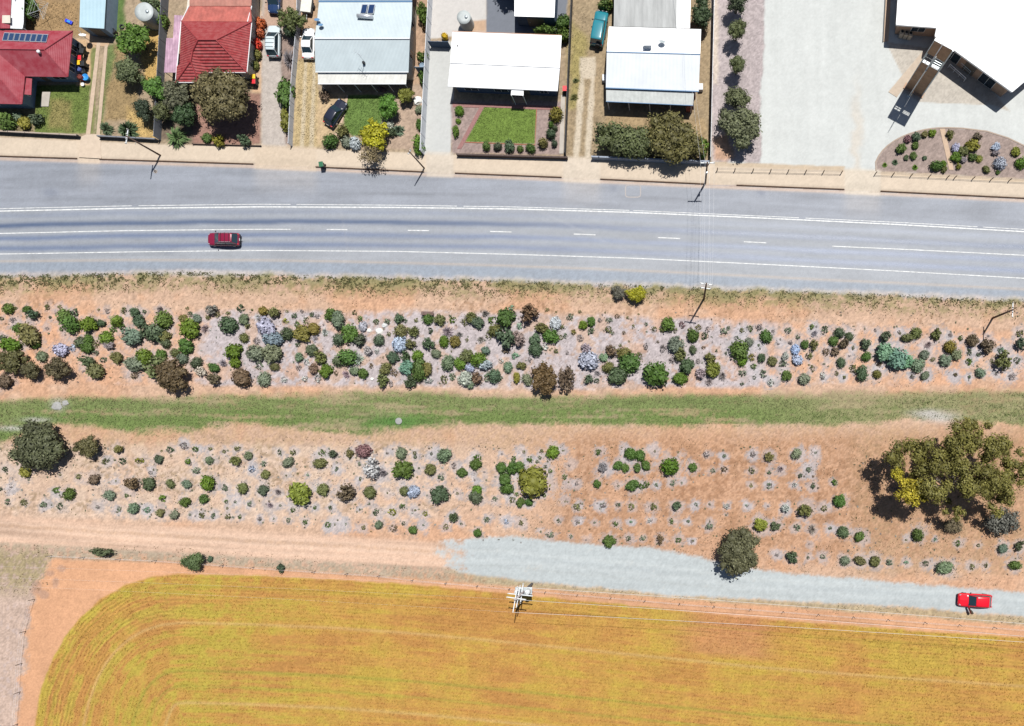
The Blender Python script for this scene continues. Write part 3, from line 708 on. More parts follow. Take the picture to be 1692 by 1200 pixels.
# car park and mulched strip beside it
area([(1176, -200), (1900, -200), (1900, 310), (1692, 296), (1176, 271)], alb(223, 227, 225), 'car_park', 1.5, 1.5, v_fine * 0.6 + (n1 - 0.5) * 0.10 + (fbm(X * 1.1, Y * 0.12, 83, 4) - 0.5) * 0.14 + (fbm(X * 0.1, Y * 0.6, 84, 3) - 0.5) * 0.08)
area([(1176, -200), (1264, -200), (1262, 60), (1258, 150), (1256, 270), (1176, 268)], alb(198, 186, 186), 'garden_bed', 2, 4, v_soil)
area([(1178, -200), (1186, -200), (1186, 140), (1178, 140)], alb(224, 210, 196), None, 3, 5, v_soil)
area([(1180, 230), (1200, 225), (1215, 262), (1180, 268)], alb(214, 176, 150), None, 5, 8, v_soil)
area([(1180, 268), (1395, 276), (1395, 284), (1180, 276)], alb(216, 196, 170), None, 1.5, 2, v_fine)
area([(1448, 283), (1700, 296), (1700, 302), (1448, 289)], alb(222, 200, 172), None, 1.5, 2, v_fine)
# lanes of wear on the car park
m = np.exp(-((U - 1415 - wob * 20) / 7) ** 2) * sstep(V, 100, 220) * (1 - sstep(V, 290, 315))
put(m * 0.5, alb(226, 210, 190), None, v_fine)
APRON = [(1463, 70), (1530, 80), (1560, 60), (1668, 185), (1640, 175), (1520, 170), (1495, 155), (1468, 152), (1490, 125)]
area(APRON, alb(206, 198, 186), 'concrete_yard', 1.0, 1.0, v_soil * 0.7)
BED = [(1447, 283)] + [(1562 + 118 * math.cos(math.radians(a)) * 1.0, 283 - 71 * math.sin(math.radians(a))) for a in range(168, 85, -8)] + [(1590, 213), (1630, 218), (1665, 229), (1700, 246), (1740, 262), (1760, 300), (1692, 296)]
area(BED, alb(176, 158, 150), 'garden_bed', 1.0, 0.8, v_soil)
# driveway crossovers
for a, b, col in ((128, 166, (236, 216, 192)), (420, 524, (228, 208, 184)), (704, 750, (228, 216, 200)), (930, 992, (232, 218, 200)), (1395, 1455, (234, 222, 204))):
    m = sstep(U, a - 2, a + 3) * (1 - sstep(U, b - 3, b + 2)) * sstep(V, PF - 6, PF) * (1 - sstep(V, KY + 4, KY + 10))
    put(m * 0.75, alb(*col), None, v_fine)

# relief
Z = (n2 - 0.5) * 0.05 + grain * 0.018
Z = Z * np.where(REG == RID['road'], 0.12, 1.0) * np.where((REG == RID['car_park']) | (REG == RID['concrete_yard']) | (REG == RID['gravel_track']), 0.3, 1.0)
lift = ZY * (1 - sstep(V, KY - 3.0, KY - 0.6))
DRV = ((128, 166), (420, 524), (704, 750), (930, 992), (1165, 1217), (1395, 1455))
for a, b in DRV:
    dm = sstep(U, a - 1, a + 4) * (1 - sstep(U, b - 4, b + 1))
    soft = ZY * (1 - sstep(V, KY - 14, KY + 1))
    lift = lift * (1 - dm) + soft * dm
Z = np.where(V < KY + 6, Z * 0.4, Z) + lift

def vcol_mat(name, rough=0.9, fine=40.0, amt=0.18, bump=0.35, bscale=26.0, spec=0.2, gloss=False):
    m = bpy.data.materials.new(name)
    m.use_nodes = True
    nt = m.node_tree
    p = nt.nodes['Principled BSDF']
    a = nt.nodes.new('ShaderNodeAttribute'); a.attribute_name = 'Col'
    n = nt.nodes.new('ShaderNodeTexNoise'); n.inputs['Scale'].default_value = fine / 10; n.inputs['Detail'].default_value = 6
    n.inputs['Roughness'].default_value = 0.75
    g = nt.nodes.new('ShaderNodeNewGeometry')
    nt.links.new(g.outputs['Position'], n.inputs['Vector'])
    r = nt.nodes.new('ShaderNodeMapRange')
    r.inputs['From Min'].default_value = 0.25; r.inputs['From Max'].default_value = 0.75
    r.inputs['To Min'].default_value = 1 - amt; r.inputs['To Max'].default_value = 1 + amt
    nt.links.new(n.outputs['Fac'], r.inputs['Value'])
    mx = nt.nodes.new('ShaderNodeVectorMath'); mx.operation = 'SCALE'
    nt.links.new(a.outputs['Color'], mx.inputs[0]); nt.links.new(r.outputs['Result'], mx.inputs['Scale'])
    nt.links.new(mx.outputs['Vector'], p.inputs['Base Color'])
    p.inputs['Specular IOR Level'].default_value = spec
    p.inputs['Roughness'].default_value = rough
    if gloss:
        ga = nt.nodes.new('ShaderNodeAttribute'); ga.attribute_name = 'worn'
        rr = nt.nodes.new('ShaderNodeMapRange')
        rr.inputs['To Min'].default_value = rough; rr.inputs['To Max'].default_value = 0.36
        nt.links.new(ga.outputs['Fac'], rr.inputs['Value'])
        nt.links.new(rr.outputs['Result'], p.inputs['Roughness'])
    nb = nt.nodes.new('ShaderNodeTexNoise'); nb.inputs['Scale'].default_value = bscale; nb.inputs['Detail'].default_value = 3
    nt.links.new(g.outputs['Position'], nb.inputs['Vector'])
    b = nt.nodes.new('ShaderNodeBump'); b.inputs['Strength'].default_value = bump; b.inputs['Distance'].default_value = 0.04
    nt.links.new(nb.outputs['Fac'], b.inputs['Height']); nt.links.new(b.outputs['Normal'], p.inputs['Normal'])
    MATS[name] = m
    return m
def row_mat():
    m = vcol_mat('drilled_soil', 0.95, 40, 0.22, 0.5, 14)
    nt = m.node_tree
    p = nt.nodes['Principled BSDF']
    a = nt.nodes.new('ShaderNodeAttribute'); a.attribute_name = 'rowd'
    mu = nt.nodes.new('ShaderNodeMath'); mu.operation = 'MULTIPLY'; mu.inputs[1].default_value = 2 * math.pi / 6.4
    nt.links.new(a.outputs['Fac'], mu.inputs[0])
    sn = nt.nodes.new('ShaderNodeMath'); sn.operation = 'SINE'; nt.links.new(mu.outputs[0], sn.inputs[0])
    am = nt.nodes.new('ShaderNodeAttribute'); am.attribute_name = 'rowamp'
    m2 = nt.nodes.new('ShaderNodeMath'); m2.operation = 'MULTIPLY_ADD'; m2.inputs[2].default_value = 1.0
    nt.links.new(sn.outputs[0], m2.inputs[0]); nt.links.new(am.outputs['Fac'], m2.inputs[1])
    src = p.inputs['Base Color'].links[0].from_socket
    sc = nt.nodes.new('ShaderNodeVectorMath'); sc.operation = 'SCALE'
    nt.links.new(src, sc.inputs[0]); nt.links.new(m2.outputs[0], sc.inputs['Scale'])
    nt.links.new(sc.outputs['Vector'], p.inputs['Base Color'])
    return m
M_SOIL = vcol_mat('soil', 0.95, 40, 0.22, 0.5, 14)
M_ROAD = vcol_mat('bitumen', 0.62, 60, 0.15, 0.3, 40, 0.4, True)
M_PAVE = vcol_mat('pale_paving', 0.75, 30, 0.07, 0.15, 30, 0.35)
ROWAMP = 0.025 + 0.11 * (1 - sstep(U, 200, 520)) * (1 - sstep(fd, 60, 130)) + 0.06 * (1 - sstep(fd, 30, 75)) * sstep(fbm(X * 0.1, Y * 0.1, 191, 3), 0.35, 0.6)
GMAT = {'crop_field': row_mat(), 'road': M_ROAD, 'car_park': M_PAVE, 'concrete_yard': M_PAVE, 'gravel_track': M_PAVE, 'footpath': M_PAVE}
allv = np.stack([X, Y, Z], -1).reshape(-1, 3)
allc = np.clip(C.reshape(-1, 3), 0.005, 0.9)
allg = GL.reshape(-1)
fr = REG[:-1, :-1]
idx = np.arange(nV * nU).reshape(nV, nU)
quads = np.stack([idx[1:, :-1], idx[1:, 1:], idx[:-1, 1:], idx[:-1, :-1]], -1)
for rname, ri in RID.items():
    q = quads[fr == ri]
    if len(q) == 0: continue
    used, inv = np.unique(q.ravel(), return_inverse=True)
    me = np_mesh(rname, allv[used], inv, np.full(len(q), 4), col=allc[used], smooth=True, mats=(GMAT.get(rname, M_SOIL),))
    if rname == 'crop_field':
        for an, arr in (('rowd', fd + wob * 5 + (nbig - 0.5) * 16), ('rowamp', ROWAMP * np.clip(0.25 + 1.5 * (n1 - 0.25), 0, 1.4))):
            at = me.attributes.new(an, 'FLOAT', 'POINT'); at.data.foreach_set('value', arr.reshape(-1)[used].astype(np.float32))
    if rname == 'road':
        at = me.attributes.new('worn', 'FLOAT', 'POINT')
        at.data.foreach_set('value', allg[used].astype(np.float32))
    struct(link(rname, me))
# the country all around, out to the horizon
_b = [(gu[0] - NX) / S, (gu[-1] - NX) / S, -(gv[-1] - NY) / S, -(gv[0] - NY) / S]
m_far = mat('far_soil', alb(214, 184, 150), 0.95, 0.1, nscale=0.05, namt=0.35, color2=alb(170, 160, 116))
F_ = 2500
x0, x1, y0, y1 = _b
pmesh_far = pmesh('terrain', [(-F_, -F_, -0.03), (F_, -F_, -0.03), (F_, F_, -0.03), (-F_, F_, -0.03), (x0, y0, -0.03), (x1, y0, -0.03), (x1, y1, -0.03), (x0, y1, -0.03)],
                  [(0, 1, 5, 4), (1, 2, 6, 5), (2, 3, 7, 6), (3, 0, 4, 7)], m_far)
struct(pmesh_far)

# --- road paint: sheets 5 mm over the bitumen
m_paint = mat('road_paint', (0.50, 0.51, 0.51), 0.6, 0.3, nscale=2.2, namt=0.42)
def on_curve(xs, ys, a, b, n=24):
    t = np.linspace(a, b, n)
    return [(float(q), float(np.interp(q, xs, ys))) for q in t]
paint = []
UEX = [-300, 0, 215, 430, 650, 850, 1040, 1270, 1480, 1692, 2000]; UEY = [356, 349, 344.5, 342, 343, 345.5, 351, 361, 371, 383, 400]
LEX = [-300, 0, 215, 430, 650, 850, 1050, 1262, 1480, 1692, 2000]; LEY = [426, 420, 416.5, 414, 415.5, 420.5, 427, 437, 448, 460, 477]
def line(pts, w):
    o = ribbon('lane_marking', pts, w, 0.014, m_paint)
    struct(o)
line(on_curve(UEX, UEY, -165, 1860, 60), 0.17)
for a, b in ((-165, 218), (229, 480), (490, 755), (766, 1040), (1046, 1320), (1331, 1615), (1624, 1860)):
    yy = [y - (3.6 if 0 else np.interp(x, [0, 400, 900, 1300, 1692], [4.0, 4.4, 3.2, 3.2, 3.8])) for x, y in zip(UEX, UEY)]
    line(on_curve(UEX, yy, a, b, 20), 0.09)
line(on_curve(LEX, LEY, -165, 1860, 60), 0.12)
line(on_curve(CLX, CLY, -165, 480, 20), 0.12)
line(on_curve(CLX, CLY, 1375, 1860, 20), 0.12)
for a, b in ((540, 574), (674, 709), (810, 845), (948, 984), (1087, 1124), (1229, 1266)):
    line(on_curve(CLX, CLY, a, b, 4), 0.13)

# --- kerbs: real steps, broken at the driveways
m_kerb = mat('kerb_concrete', alb(120, 98, 84), 0.85, 0.2, nscale=2.0, namt=0.3)
m_white = mat('white_paint', (0.75, 0.75, 0.74), 0.6, 0.3)
for a, b in ((-165, 128), (165, 419), (522, 701), (752, 928), (992, 1165), (1217, 1395), (1455, 1860)):
    n = max(4, int((b - a) / 25))
    xs = np.linspace(a, b, n)
    P = [W(float(x), float(kerb_y(x)), 0) for x in xs]
    Vv, Ff = [], []
    for i, p in enumerate(P):
        d = P[min(i + 1, n - 1)] - P[max(i - 1, 0)]; d.normalize()
        nn = Vector((-d.y, d.x, 0))
        for off, z in ((0.07, -0.05), (0.07, 0.165), (-0.05, 0.16), (-0.09, -0.05)):
            Vv.append((p.x + nn.x * off, p.y + nn.y * off, z))
    for i in range(n - 1):
        for k in range(4):
            k2 = (k + 1) % 4
            Ff.append((i * 4 + k, i * 4 + k2, i * 4 + 4 + k2, i * 4 + 4 + k))
    Ff += [(0, 1, 2, 3), tuple((n - 1) * 4 + k for k in range(4))]
    struct(pmesh('kerb', Vv, Ff, m_kerb))
# ------------------------------------------------------------------ foliage
def leaf_mat(name, vcol=False, transl=0.12):
    m = bpy.data.materials.new(name)
    m.use_nodes = True
    nt = m.node_tree
    p = nt.nodes['Principled BSDF']
    p.inputs['Roughness'].default_value = 0.6
    p.inputs['Specular IOR Level'].default_value = 0.25
    if vcol:
        a = nt.nodes.new('ShaderNodeAttribute'); a.attribute_name = 'Col'
        colr = a.outputs['Color']
    else:
        oi = nt.nodes.new('ShaderNodeObjectInfo')
        va = nt.nodes.new('ShaderNodeAttribute'); va.attribute_name = 'val'
        sc = nt.nodes.new('ShaderNodeVectorMath'); sc.operation = 'SCALE'
        nt.links.new(oi.outputs['Color'], sc.inputs[0]); nt.links.new(va.outputs['Fac'], sc.inputs['Scale'])
        colr = sc.outputs['Vector']
    nt.links.new(colr, p.inputs['Base Color'])
    t = nt.nodes.new('ShaderNodeBsdfTranslucent')
    nt.links.new(colr, t.inputs['Color'])
    mx = nt.nodes.new('ShaderNodeMixShader'); mx.inputs['Fac'].default_value = transl
    out = nt.nodes['Material Output']
    nt.links.new(p.outputs['BSDF'], mx.inputs[1]); nt.links.new(t.outputs['BSDF'], mx.inputs[2])
    nt.links.new(mx.outputs['Shader'], out.inputs['Surface'])
    MATS[name] = m
    return m
M_LEAF = leaf_mat('leaf')
M_TUFT = leaf_mat('tuft', True, 0.2)
m_bark = mat('bark', (0.13, 0.10, 0.08), 0.9, 0.1, nscale=6, namt=0.4, bump=0.4, bscale=18)
m_palebark = mat('pale_bark', (0.32, 0.27, 0.23), 0.9, 0.1, nscale=6, namt=0.4, bump=0.4, bscale=18)

def rot_frames(nrm, rng):
    """random tangent frames about the given normals"""
    n = nrm / (np.linalg.norm(nrm, axis=1, keepdims=True) + 1e-9)
    r = rng.normal(size=n.shape)
    a = np.cross(n, r); a /= (np.linalg.norm(a, axis=1, keepdims=True) + 1e-9)
    b = np.cross(n, a)
    return n, a, b

def leaves(cent, nrm, size, rng, ratio=0.6):
    """diamond leaves folded slightly along the midrib, 4 verts / 2 tris"""
    n, a, b = rot_frames(nrm, rng)
    s = size[:, None]
    v0 = cent - a * s; v2 = cent + a * s
    v1 = cent + b * s * ratio + n * s * 0.12; v3 = cent - b * s * ratio + n * s * 0.12
    return np.stack([v0, v1, v2, v3], 1).reshape(-1, 3)

def ico(sub):
    bm = bmesh.new()
    bmesh.ops.create_icosphere(bm, subdivisions=sub, radius=1.0)
    v = np.array([x.co[:] for x in bm.verts]); f = np.array([[q.index for q in x.verts] for x in bm.faces])
    bm.free()
    return v, f
ICO1, ICO2 = ico(1), ico(2)

def clump_mesh(name, clumps, n_leaf, leaf, seed, core=0.8, up=0.35, jitter=0.18, ratio=0.6, flat=0.0):
    """clumps: list of (x,y,z,rx,ry,rz); leaves spread over and just inside each clump, with a knobbly core"""
    rng = np.random.default_rng(seed)
    VV, LL, SZ, VAL = [], [], [], []
    base = 0
    tot = sum((c[3] * c[4]) for c in clumps)
    for c in clumps:
        cc, rr = np.array(c[:3]), np.array(c[3:6])
        if core > 0:
            v, f = ICO1
            k = core * (1 + 0.22 * (rng.random(len(v)) - 0.5))
            vv = v * k[:, None] * rr + cc
            VV.append(vv); LL.append((f + base).ravel()); SZ.append(np.full(len(f), 3)); VAL.append(0.7 + 0.25 * rng.random(len(f)))
            base += len(v)
        kc = rng.uniform(0.58, 1.36) if len(clumps) > 9 else rng.uniform(0.88, 1.12)
        n = max(10, int(n_leaf * c[3] * c[4] / tot))
        d = rng.normal(size=(n, 3)); d[:, 2] = d[:, 2] * 0.85 + 0.25
        d /= np.linalg.norm(d, axis=1, keepdims=True)
        rad = 1.0 + jitter * rng.normal(size=n) * 0.7 - 0.25 * rng.random(n) ** 3
        p = d * rad[:, None] * rr + cc
        nn = d + np.array([0, 0, up]) + rng.normal(size=(n, 3)) * 0.55
        sz = leaf * (0.65 + 0.7 * rng.random(n))
        lv = leaves(p, nn, sz, rng, ratio)
        VV.append(lv)
        LL.append(np.arange(n * 4) + base); SZ.append(np.full(n, 4)); 
        VAL.append((0.74 + 0.46 * rng.random(n) + 0.10 * (d[:, 2])) * kc)
        base += n * 4
    v = np.concatenate(VV)
    v[:, 2] = np.maximum(v[:, 2], 0.0 if flat == 0 else -9)
    return np_mesh(name, v, np.concatenate(LL), np.concatenate(SZ), val=np.concatenate(VAL), mats=(M_LEAF,))

def spiky_mesh(name, n, seed, width=0.05, droop=0.35, rise=0.8):
    rng = np.random.default_rng(seed)
    VV, VAL = [], []
    for i in range(n):
        t = rng.random() * 2 * math.pi; el = rng.random() ** 0.8 * 1.35
        L = 0.65 + 0.45 * rng.random()
        d = np.array([math.cos(t) * math.cos(el), math.sin(t) * math.cos(el), math.sin(el) * rise])
        s = np.array([-math.sin(t), math.cos(t), 0]) * width * (0.7 + 0.6 * rng.random())
        b0 = d * 0.08; mid = d * L * 0.6 + np.array([0, 0, 0.1]); tip = d * L + np.array([0, 0, -droop * L * math.cos(el) * 0.5])
        tip[2] = max(tip[2], 0.02)
        VV += [b0 - s * 0.5, mid - s, tip, mid + s]
        VAL.append(0.55 + 0.8 * rng.random())
    return np_mesh(name, np.array(VV), np.arange(n * 4), np.full(n, 4), val=VAL, mats=(M_LEAF,))

def domes(seed, lumps, spread, rlo, rhi, flatz):
    r = random.Random(seed)
    out = [(0, 0, 0.42, 0.78, 0.78, 0.5 * flatz)]
    for i in range(lumps):
        a = 2 * math.pi * (i + r.random() * 0.7) / lumps
        q = r.uniform(rlo, rhi)
        out.append((math.cos(a) * spread, math.sin(a) * spread, r.uniform(0.3, 0.62), q, q, q * flatz))
    return out
SHRUB = {
 'round': [clump_mesh('round_shrub', [(0, 0, 0.40, 0.92, 0.92, 0.58)], 420, 0.12, 100 + i, core=0.86, jitter=0.13) for i in range(3)],
 'lumpy': [clump_mesh('lumpy_shrub', domes(i + 3, 6, 0.5, 0.36, 0.5, 0.95), 480, 0.13, 200 + i, core=0.82, jitter=0.2) for i in range(4)],
 'loose': [clump_mesh('loose_shrub', domes(i + 30, 7, 0.6, 0.26, 0.42, 1.0)[1:] + [(0, 0, 0.5, 0.4, 0.4, 0.4)], 330, 0.15, 300 + i, core=0.6, jitter=0.3) for i in range(4)],
 'spiky': [spiky_mesh('spiky_shrub', 220, 400 + i, 0.06) for i in range(3)],
 'wispy': [spiky_mesh('wispy_shrub', 110, 500 + i, 0.045, 0.2, 0.9) for i in range(3)],
 'bloom': [clump_mesh('bloom_shrub', [(0, 0, 0.40, 0.9, 0.9, 0.55)] + domes(i + 60, 7, 0.62, 0.26, 0.34, 0.9)[1:], 330, 0.13, 600 + i, core=0.84, jitter=0.12, ratio=0.85) for i in range(2)],
}
KIND = {  # colour, shapes, word
 'G': ((0.068, 0.118, 0.026), ('round', 'lumpy', 'lumpy'), 'dark green'),
 'g': ((0.090, 0.155, 0.020), ('round', 'lumpy'), 'bright green'),
 'D': ((0.072, 0.102, 0.055), ('round', 'lumpy', 'loose'), 'deep grey-green'),
 'Q': ((0.190, 0.245, 0.250), ('bloom',), 'teal-blue'),
 'T': ((0.135, 0.172, 0.112), ('lumpy', 'round', 'lumpy'), 'pale grey-green'),
 'O': ((0.125, 0.130, 0.048), ('lumpy', 'loose', 'round'), 'olive'),
 'o': ((0.165, 0.172, 0.030), ('lumpy', 'lumpy'), 'yellow-green'),
 'B': ((0.300, 0.340, 0.420), ('bloom',), 'blue-grey'),
 'b': ((0.135, 0.100, 0.062), ('loose', 'loose', 'lumpy'), 'brown'),
 'p': ((0.235, 0.205, 0.20), ('wispy', 'loose', 'wispy'), 'grey-purple twiggy'),
 'S': ((0.360, 0.375, 0.350), ('wispy', 'bloom', 'loose'), 'silver'),
 'M': ((0.150, 0.250, 0.165), ('lumpy', 'lumpy'), 'mint green'),
 'R': ((0.150, 0.085, 0.090), ('round',), 'maroon'),
 'Z': ((0.140, 0.125, 0.030), ('round', 'lumpy'), 'bronze-olive'),
}
HT = {'round': 0.85, 'lumpy': 0.8, 'loose': 1.0, 'spiky': 0.75, 'wispy': 0.7, 'bloom': 0.8}
rs = random.Random(5)
def shrub(name, px, py, rx, ry, kind, shape=None, hk=1.0, col=None):
    c, shapes, word = KIND[kind]
    sh = shape or rs.choice(shapes)
    r = (rx + ry) / 2
    hgt = HT[sh] * M(r) * 2 * 0.80 * hk
    o = bpy.data.objects.new(name, rs.choice(SHRUB[sh]))
    COL.objects.link(o)
    z0 = G0(px, py)
    p = W(px, py, z0 + hgt * 0.45)
    o.location = (p.x, p.y, z0 - 0.03)
    a = rs.random() * 6.283
    if abs(rx - ry) / r > 0.25: a = rs.choice((0, math.pi))
    o.rotation_euler = (0, 0, a)
    o.scale = (M(rx) * 1.07 * rs.uniform(0.9, 1.12), M(ry) * 1.07 * rs.uniform(0.9, 1.12), hgt)
    j = lambda: rs.uniform(0.86, 1.16)
    b = col or c
    k = rs.uniform(0.85, 1.18)
    o.color = (b[0] * k * j(), b[1] * k, b[2] * k * j(), 1)
    return o

# --- the two planted beds: the 300 largest plants as things, the rest as one scatter
BED_P = sorted(PLANTS, key=lambda q: -q[2] * q[3])
IND, REST = BED_P[:300], BED_P[300:]
ORD = ['first', 'second', 'third', 'fourth', 'fifth', 'sixth', 'seventh', 'eighth', 'ninth', 'tenth', 'eleventh', 'twelfth', 'thirteenth', 'fourteenth', 'fifteenth', 'sixteenth', 'seventeenth', 'eighteenth', 'nineteenth', 'twentieth'] + ['twenty-%s' % w for w in ('first', 'second', 'third', 'fourth', 'fifth', 'sixth', 'seventh', 'eighth', 'ninth')]
def row_of(p):
    x, y = p[0], p[1]
    if y < 660:
        t = (y - np.interp(x, [0, 700, 1692], [505, 508, 535])) / 125
        return ('upper', 'top' if t < 0.33 else 'middle' if t < 0.62 else 'bottom')
    t = (y - 735) / np.interp(x, [0, 800, 1692], [115, 160, 225])
    return ('lower', 'top' if t < 0.36 else 'middle' if t < 0.66 else 'bottom')
groups = {}
for p in IND:
    r = (p[2] + p[3]) / 2
    size = 'large' if r > 12.5 else 'medium' if r > 8.5 else 'small'
    groups.setdefault((KIND[p[4]][2], size) + row_of(p), []).append(p)
for (word, size, bed, row), ps in groups.items():
    ps.sort(key=lambda q: q[0])
    for i, p in enumerate(ps):
        o = shrub('shrub', *p)
        where = '%s row of %s bed' % (row, bed)
        if len(ps) == 1:
            lab = 'only %s %s shrub in the %s' % (size, word, where)
        else:
            lab = '%s %s %s shrub from left, %s' % (ORD[i], size, word, where)
        tag(o, lab, 'shrub', 'shrubs planted in the two garden beds')

def ov_clumps(u, v, r, n, seed):
    pass
def scatter_small(items):
    rng = np.random.default_rng(3)
    VV, LL, SZ, CC = [], [], [], []
    base = 0
    for px, py, rx, ry, k in items:
        c = np.array(KIND[k][0]) * rng.uniform(0.85, 1.15)
        p = np.array(WG(px, py)); n = 46
        d = rng.normal(size=(n, 3)); d[:, 2] = np.abs(d[:, 2]) * 0.8 + 0.1
        d /= np.linalg.norm(d, axis=1, keepdims=True)
        r3 = np.array([M(rx), M(ry), M((rx + ry) / 2)])
        q = p + d * r3 * (0.55 + 0.5 * rng.random((n, 1)))
        lv = leaves(q, d + rng.normal(size=(n, 3)) * 0.6, M((rx + ry) / 2) * (0.2 + 0.16 * rng.random(n)), rng)
        VV.append(lv); LL.append(np.arange(n * 4) + base); SZ.append(np.full(n, 4)); base += n * 4
        cv = c[None, :] * (0.6 + 0.8 * rng.random((n, 1)))
        CC.append(np.repeat(cv, 4, axis=0))
    return np_mesh('small_plants', np.concatenate(VV), np.concatenate(LL), np.concatenate(SZ), col=np.concatenate(CC), mats=(M_TUFT,))
ringpl = [(x + rs.uniform(-2, 2), y + rs.uniform(-2, 2), rs.uniform(1.5, 3), rs.uniform(1.5, 3), rs.choice('TpOD')) for x, y, r in RINGS]
# seedlings and twigs between the shrubs, too many and too small to count
for i in range(900):
    x = rs.uniform(0, 1692)
    y = rs.uniform(515, 634) if i < 330 else rs.uniform(735, np.interp(x, [0, 500, 1692], [845, 872, 955]))
    ringpl.append((x, y, rs.uniform(0.9, 2.3), rs.uniform(0.9, 2.3), rs.choice('TpOSpSbTT')))
stuff(link('small_plants', scatter_small(REST + ringpl)), 'small low plants and seedlings scattered between the shrubs of both beds', 'plants')

# --- grasses: tufts of three blades
def tufts(name, u, v, col, hgt, wid, label, cat, seed=1, blades=3, lean=0.5):
    rng = np.random.default_rng(seed)
    n = len(u)
    z0 = np.where(v < kerb_y(u), ZY, 0.0)
    x = (u - NX) / S; y = -(v - NY) / S
    VV, CC = [], []
    for b in range(blades):
        t = rng.random(n) * 2 * math.pi
        h = hgt * (0.5 + 0.8 * rng.random(n)); w = wid * (0.6 + 0.8 * rng.random(n)); l = lean * h * (0.4 + rng.random(n))
        cx, sx = np.cos(t), np.sin(t)
        v0 = np.stack([x - sx * w, y + cx * w, z0 - 0.01], -1)
        v1 = np.stack([x + sx * w, y - cx * w, z0 - 0.01], -1)
        v2 = np.stack([x + cx * l, y + sx * l, z0 + h], -1)
        VV.append(np.stack([v0, v1, v2], 1))
        cv = col * (0.78 + 0.44 * rng.random((n, 1)))
        CC.append(np.repeat(cv[:, None, :], 3, 1))
    vv = np.stack(VV, 1).reshape(-1, 3); cc = np.stack(CC, 1).reshape(-1, 3)
    nf = n * blades
    me = np_mesh(name, vv, np.arange(nf * 3), np.full(nf, 3), col=cc, mats=(M_TUFT,))
    return stuff(link(name, me), label, cat)

rng = np.random.default_rng(21)
# crop, drilled in rows that follow the headland
n = 62000
u = rng.uniform(30, 1740, n); v = rng.uniform(942, 1235, n)
d, qx, qy, al = field_near(u, v)
k = d > 1.0
u, v, d, qx, qy, al = (a[k] for a in (u, v, d, qx, qy, al))
ds_ = (np.floor(d / 5.6) + 0.75) * 5.6 + rng.normal(size=len(d)) * 1.1
f_ = ds_ / np.maximum(d, 0.1)
u2 = qx + (u - qx) * f_; v2 = qy + (v - qy) * f_
cc = field_colour(u2, v2, ds_, al) * 1.25
bare = fbm((u2 - NX) / S * 0.5, (v2 - NY) / S * 0.5, 141, 3)
k = bare > 0.30
tufts('crop', u2[k], v2[k], cc[k], 0.055, 0.11, 'ripening yellow and rust coloured crop filling the field', 'crop', 4, 3, 0.9)
# grass strip
n = 42000
u = rng.uniform(-60, 1760, n); v = rng.uniform(640, 735, n)
t0 = np.interp(u, [-200, 0, 120, 250, 400, 600, 900, 1200, 1692, 1900], [660, 664, 655, 658, 654, 648, 655, 652, 646, 640])
t1 = np.interp(u, [-200, 0, 60, 150, 230, 400, 600, 700, 900, 1200, 1400, 1500, 1692, 1900], [770, 735, 702, 700, 718, 700, 716, 702, 700, 703, 700, 690, 700, 700])
x_, y_ = (u - NX) / S, -(v - NY) / S
st = fbm(x_ * 0.12, y_ * 1.3, 33, 3); nn2 = fbm(x_ * 2.2, y_ * 2.2, 5, 3)
w_ = (v - t0) / (t1 - t0)
k = (w_ > rng.normal(0.0, 0.05, n)) & (w_ < rng.normal(1.0, 0.06, n)) & (rng.random(n) < 0.25 + 1.1 * sstep(st * 0.8 + nn2 * 0.4, 0.4, 0.75))
gcol = np.where(rng.random((n, 1)) < (0.35 + 0.5 * sstep(w_, 0.4, 0.9) * (1 - sstep(u, 1400, 1480)))[:, None], np.array([[0.115, 0.175, 0.055]]), np.array([[0.21, 0.20, 0.11]]))
tufts('strip_grass', u[k], v[k], gcol[k], 0.10, 0.05, 'patchy mown green grass running between the two garden beds', 'grass', 6)
# roadside weeds
n = 34000
u = rng.uniform(-60, 1760, n)
rb = np.interp(u, [-200, 0, 150, 300, 420, 700, 900, 1100, 1400, 1692, 1900], [460, 457, 454, 450, 455, 461, 467, 474, 485, 497, 506])
v = rb + rng.gamma(2.2, 7.0, n) - 3
x_, y_ = (u - NX) / S, -(v - NY) / S
nn = fbm(x_ * 0.3, y_ * 0.9, 61, 4); nf = fbm(x_ * 2.4, y_ * 2.4, 65, 2)
dens = sstep(nn, 0.30, 0.52) * sstep(nf, 0.36, 0.56) * (1 - sstep(v - rb, 22, 42)) * (1 - 0.55 * sstep(u, 800, 950))
k = rng.random(n) < dens
gcol = np.where(rng.random((n, 1)) < (0.75 - 0.025 * (v - rb))[:, None], np.array([[0.15, 0.175, 0.075]]), np.array([[0.19, 0.165, 0.085]]))
tufts('verge_weeds', u[k], v[k], gcol[k], 0.09, 0.11, 'green and brown weeds along the lower edge of the road', 'weeds', 7)
# dry weeds over the beds and the track edges
n = 62000
u = rng.uniform(-40, 1740, n); v = rng.uniform(498, 1045, n)
x_, y_ = (u - NX) / S, -(v - NY) / S
a = fbm(x_ * 0.35, y_ * 0.35, 111, 3); b = fbm(x_ * 1.6, y_ * 1.6, 115, 2)
g1u = np.interp(u, *GBOT); g0u = np.interp(u, *GTOP)
zone = np.where((v > 722) & (v < np.where(u > 740, g0u - 3, 850)), np.where(u > 850, 1.1, 0.85), 0.0)
zone = np.where((v > 498) & (v < 640), 0.4, zone)
zone = np.where((u > 800) & (v > g1u) & (v < g1u + 17), 1.5, zone)
zone = np.where((u < 840) & (v > 900) & (v < np.interp(u, [0, 300, 840], [922, 934, 966])) & (v > np.interp(u, [0, 300, 840], [890, 905, 945])), 0.9, zone)
zone = np.where((u < 80) & (v > 905) & (v < 985), 1.2, zone)
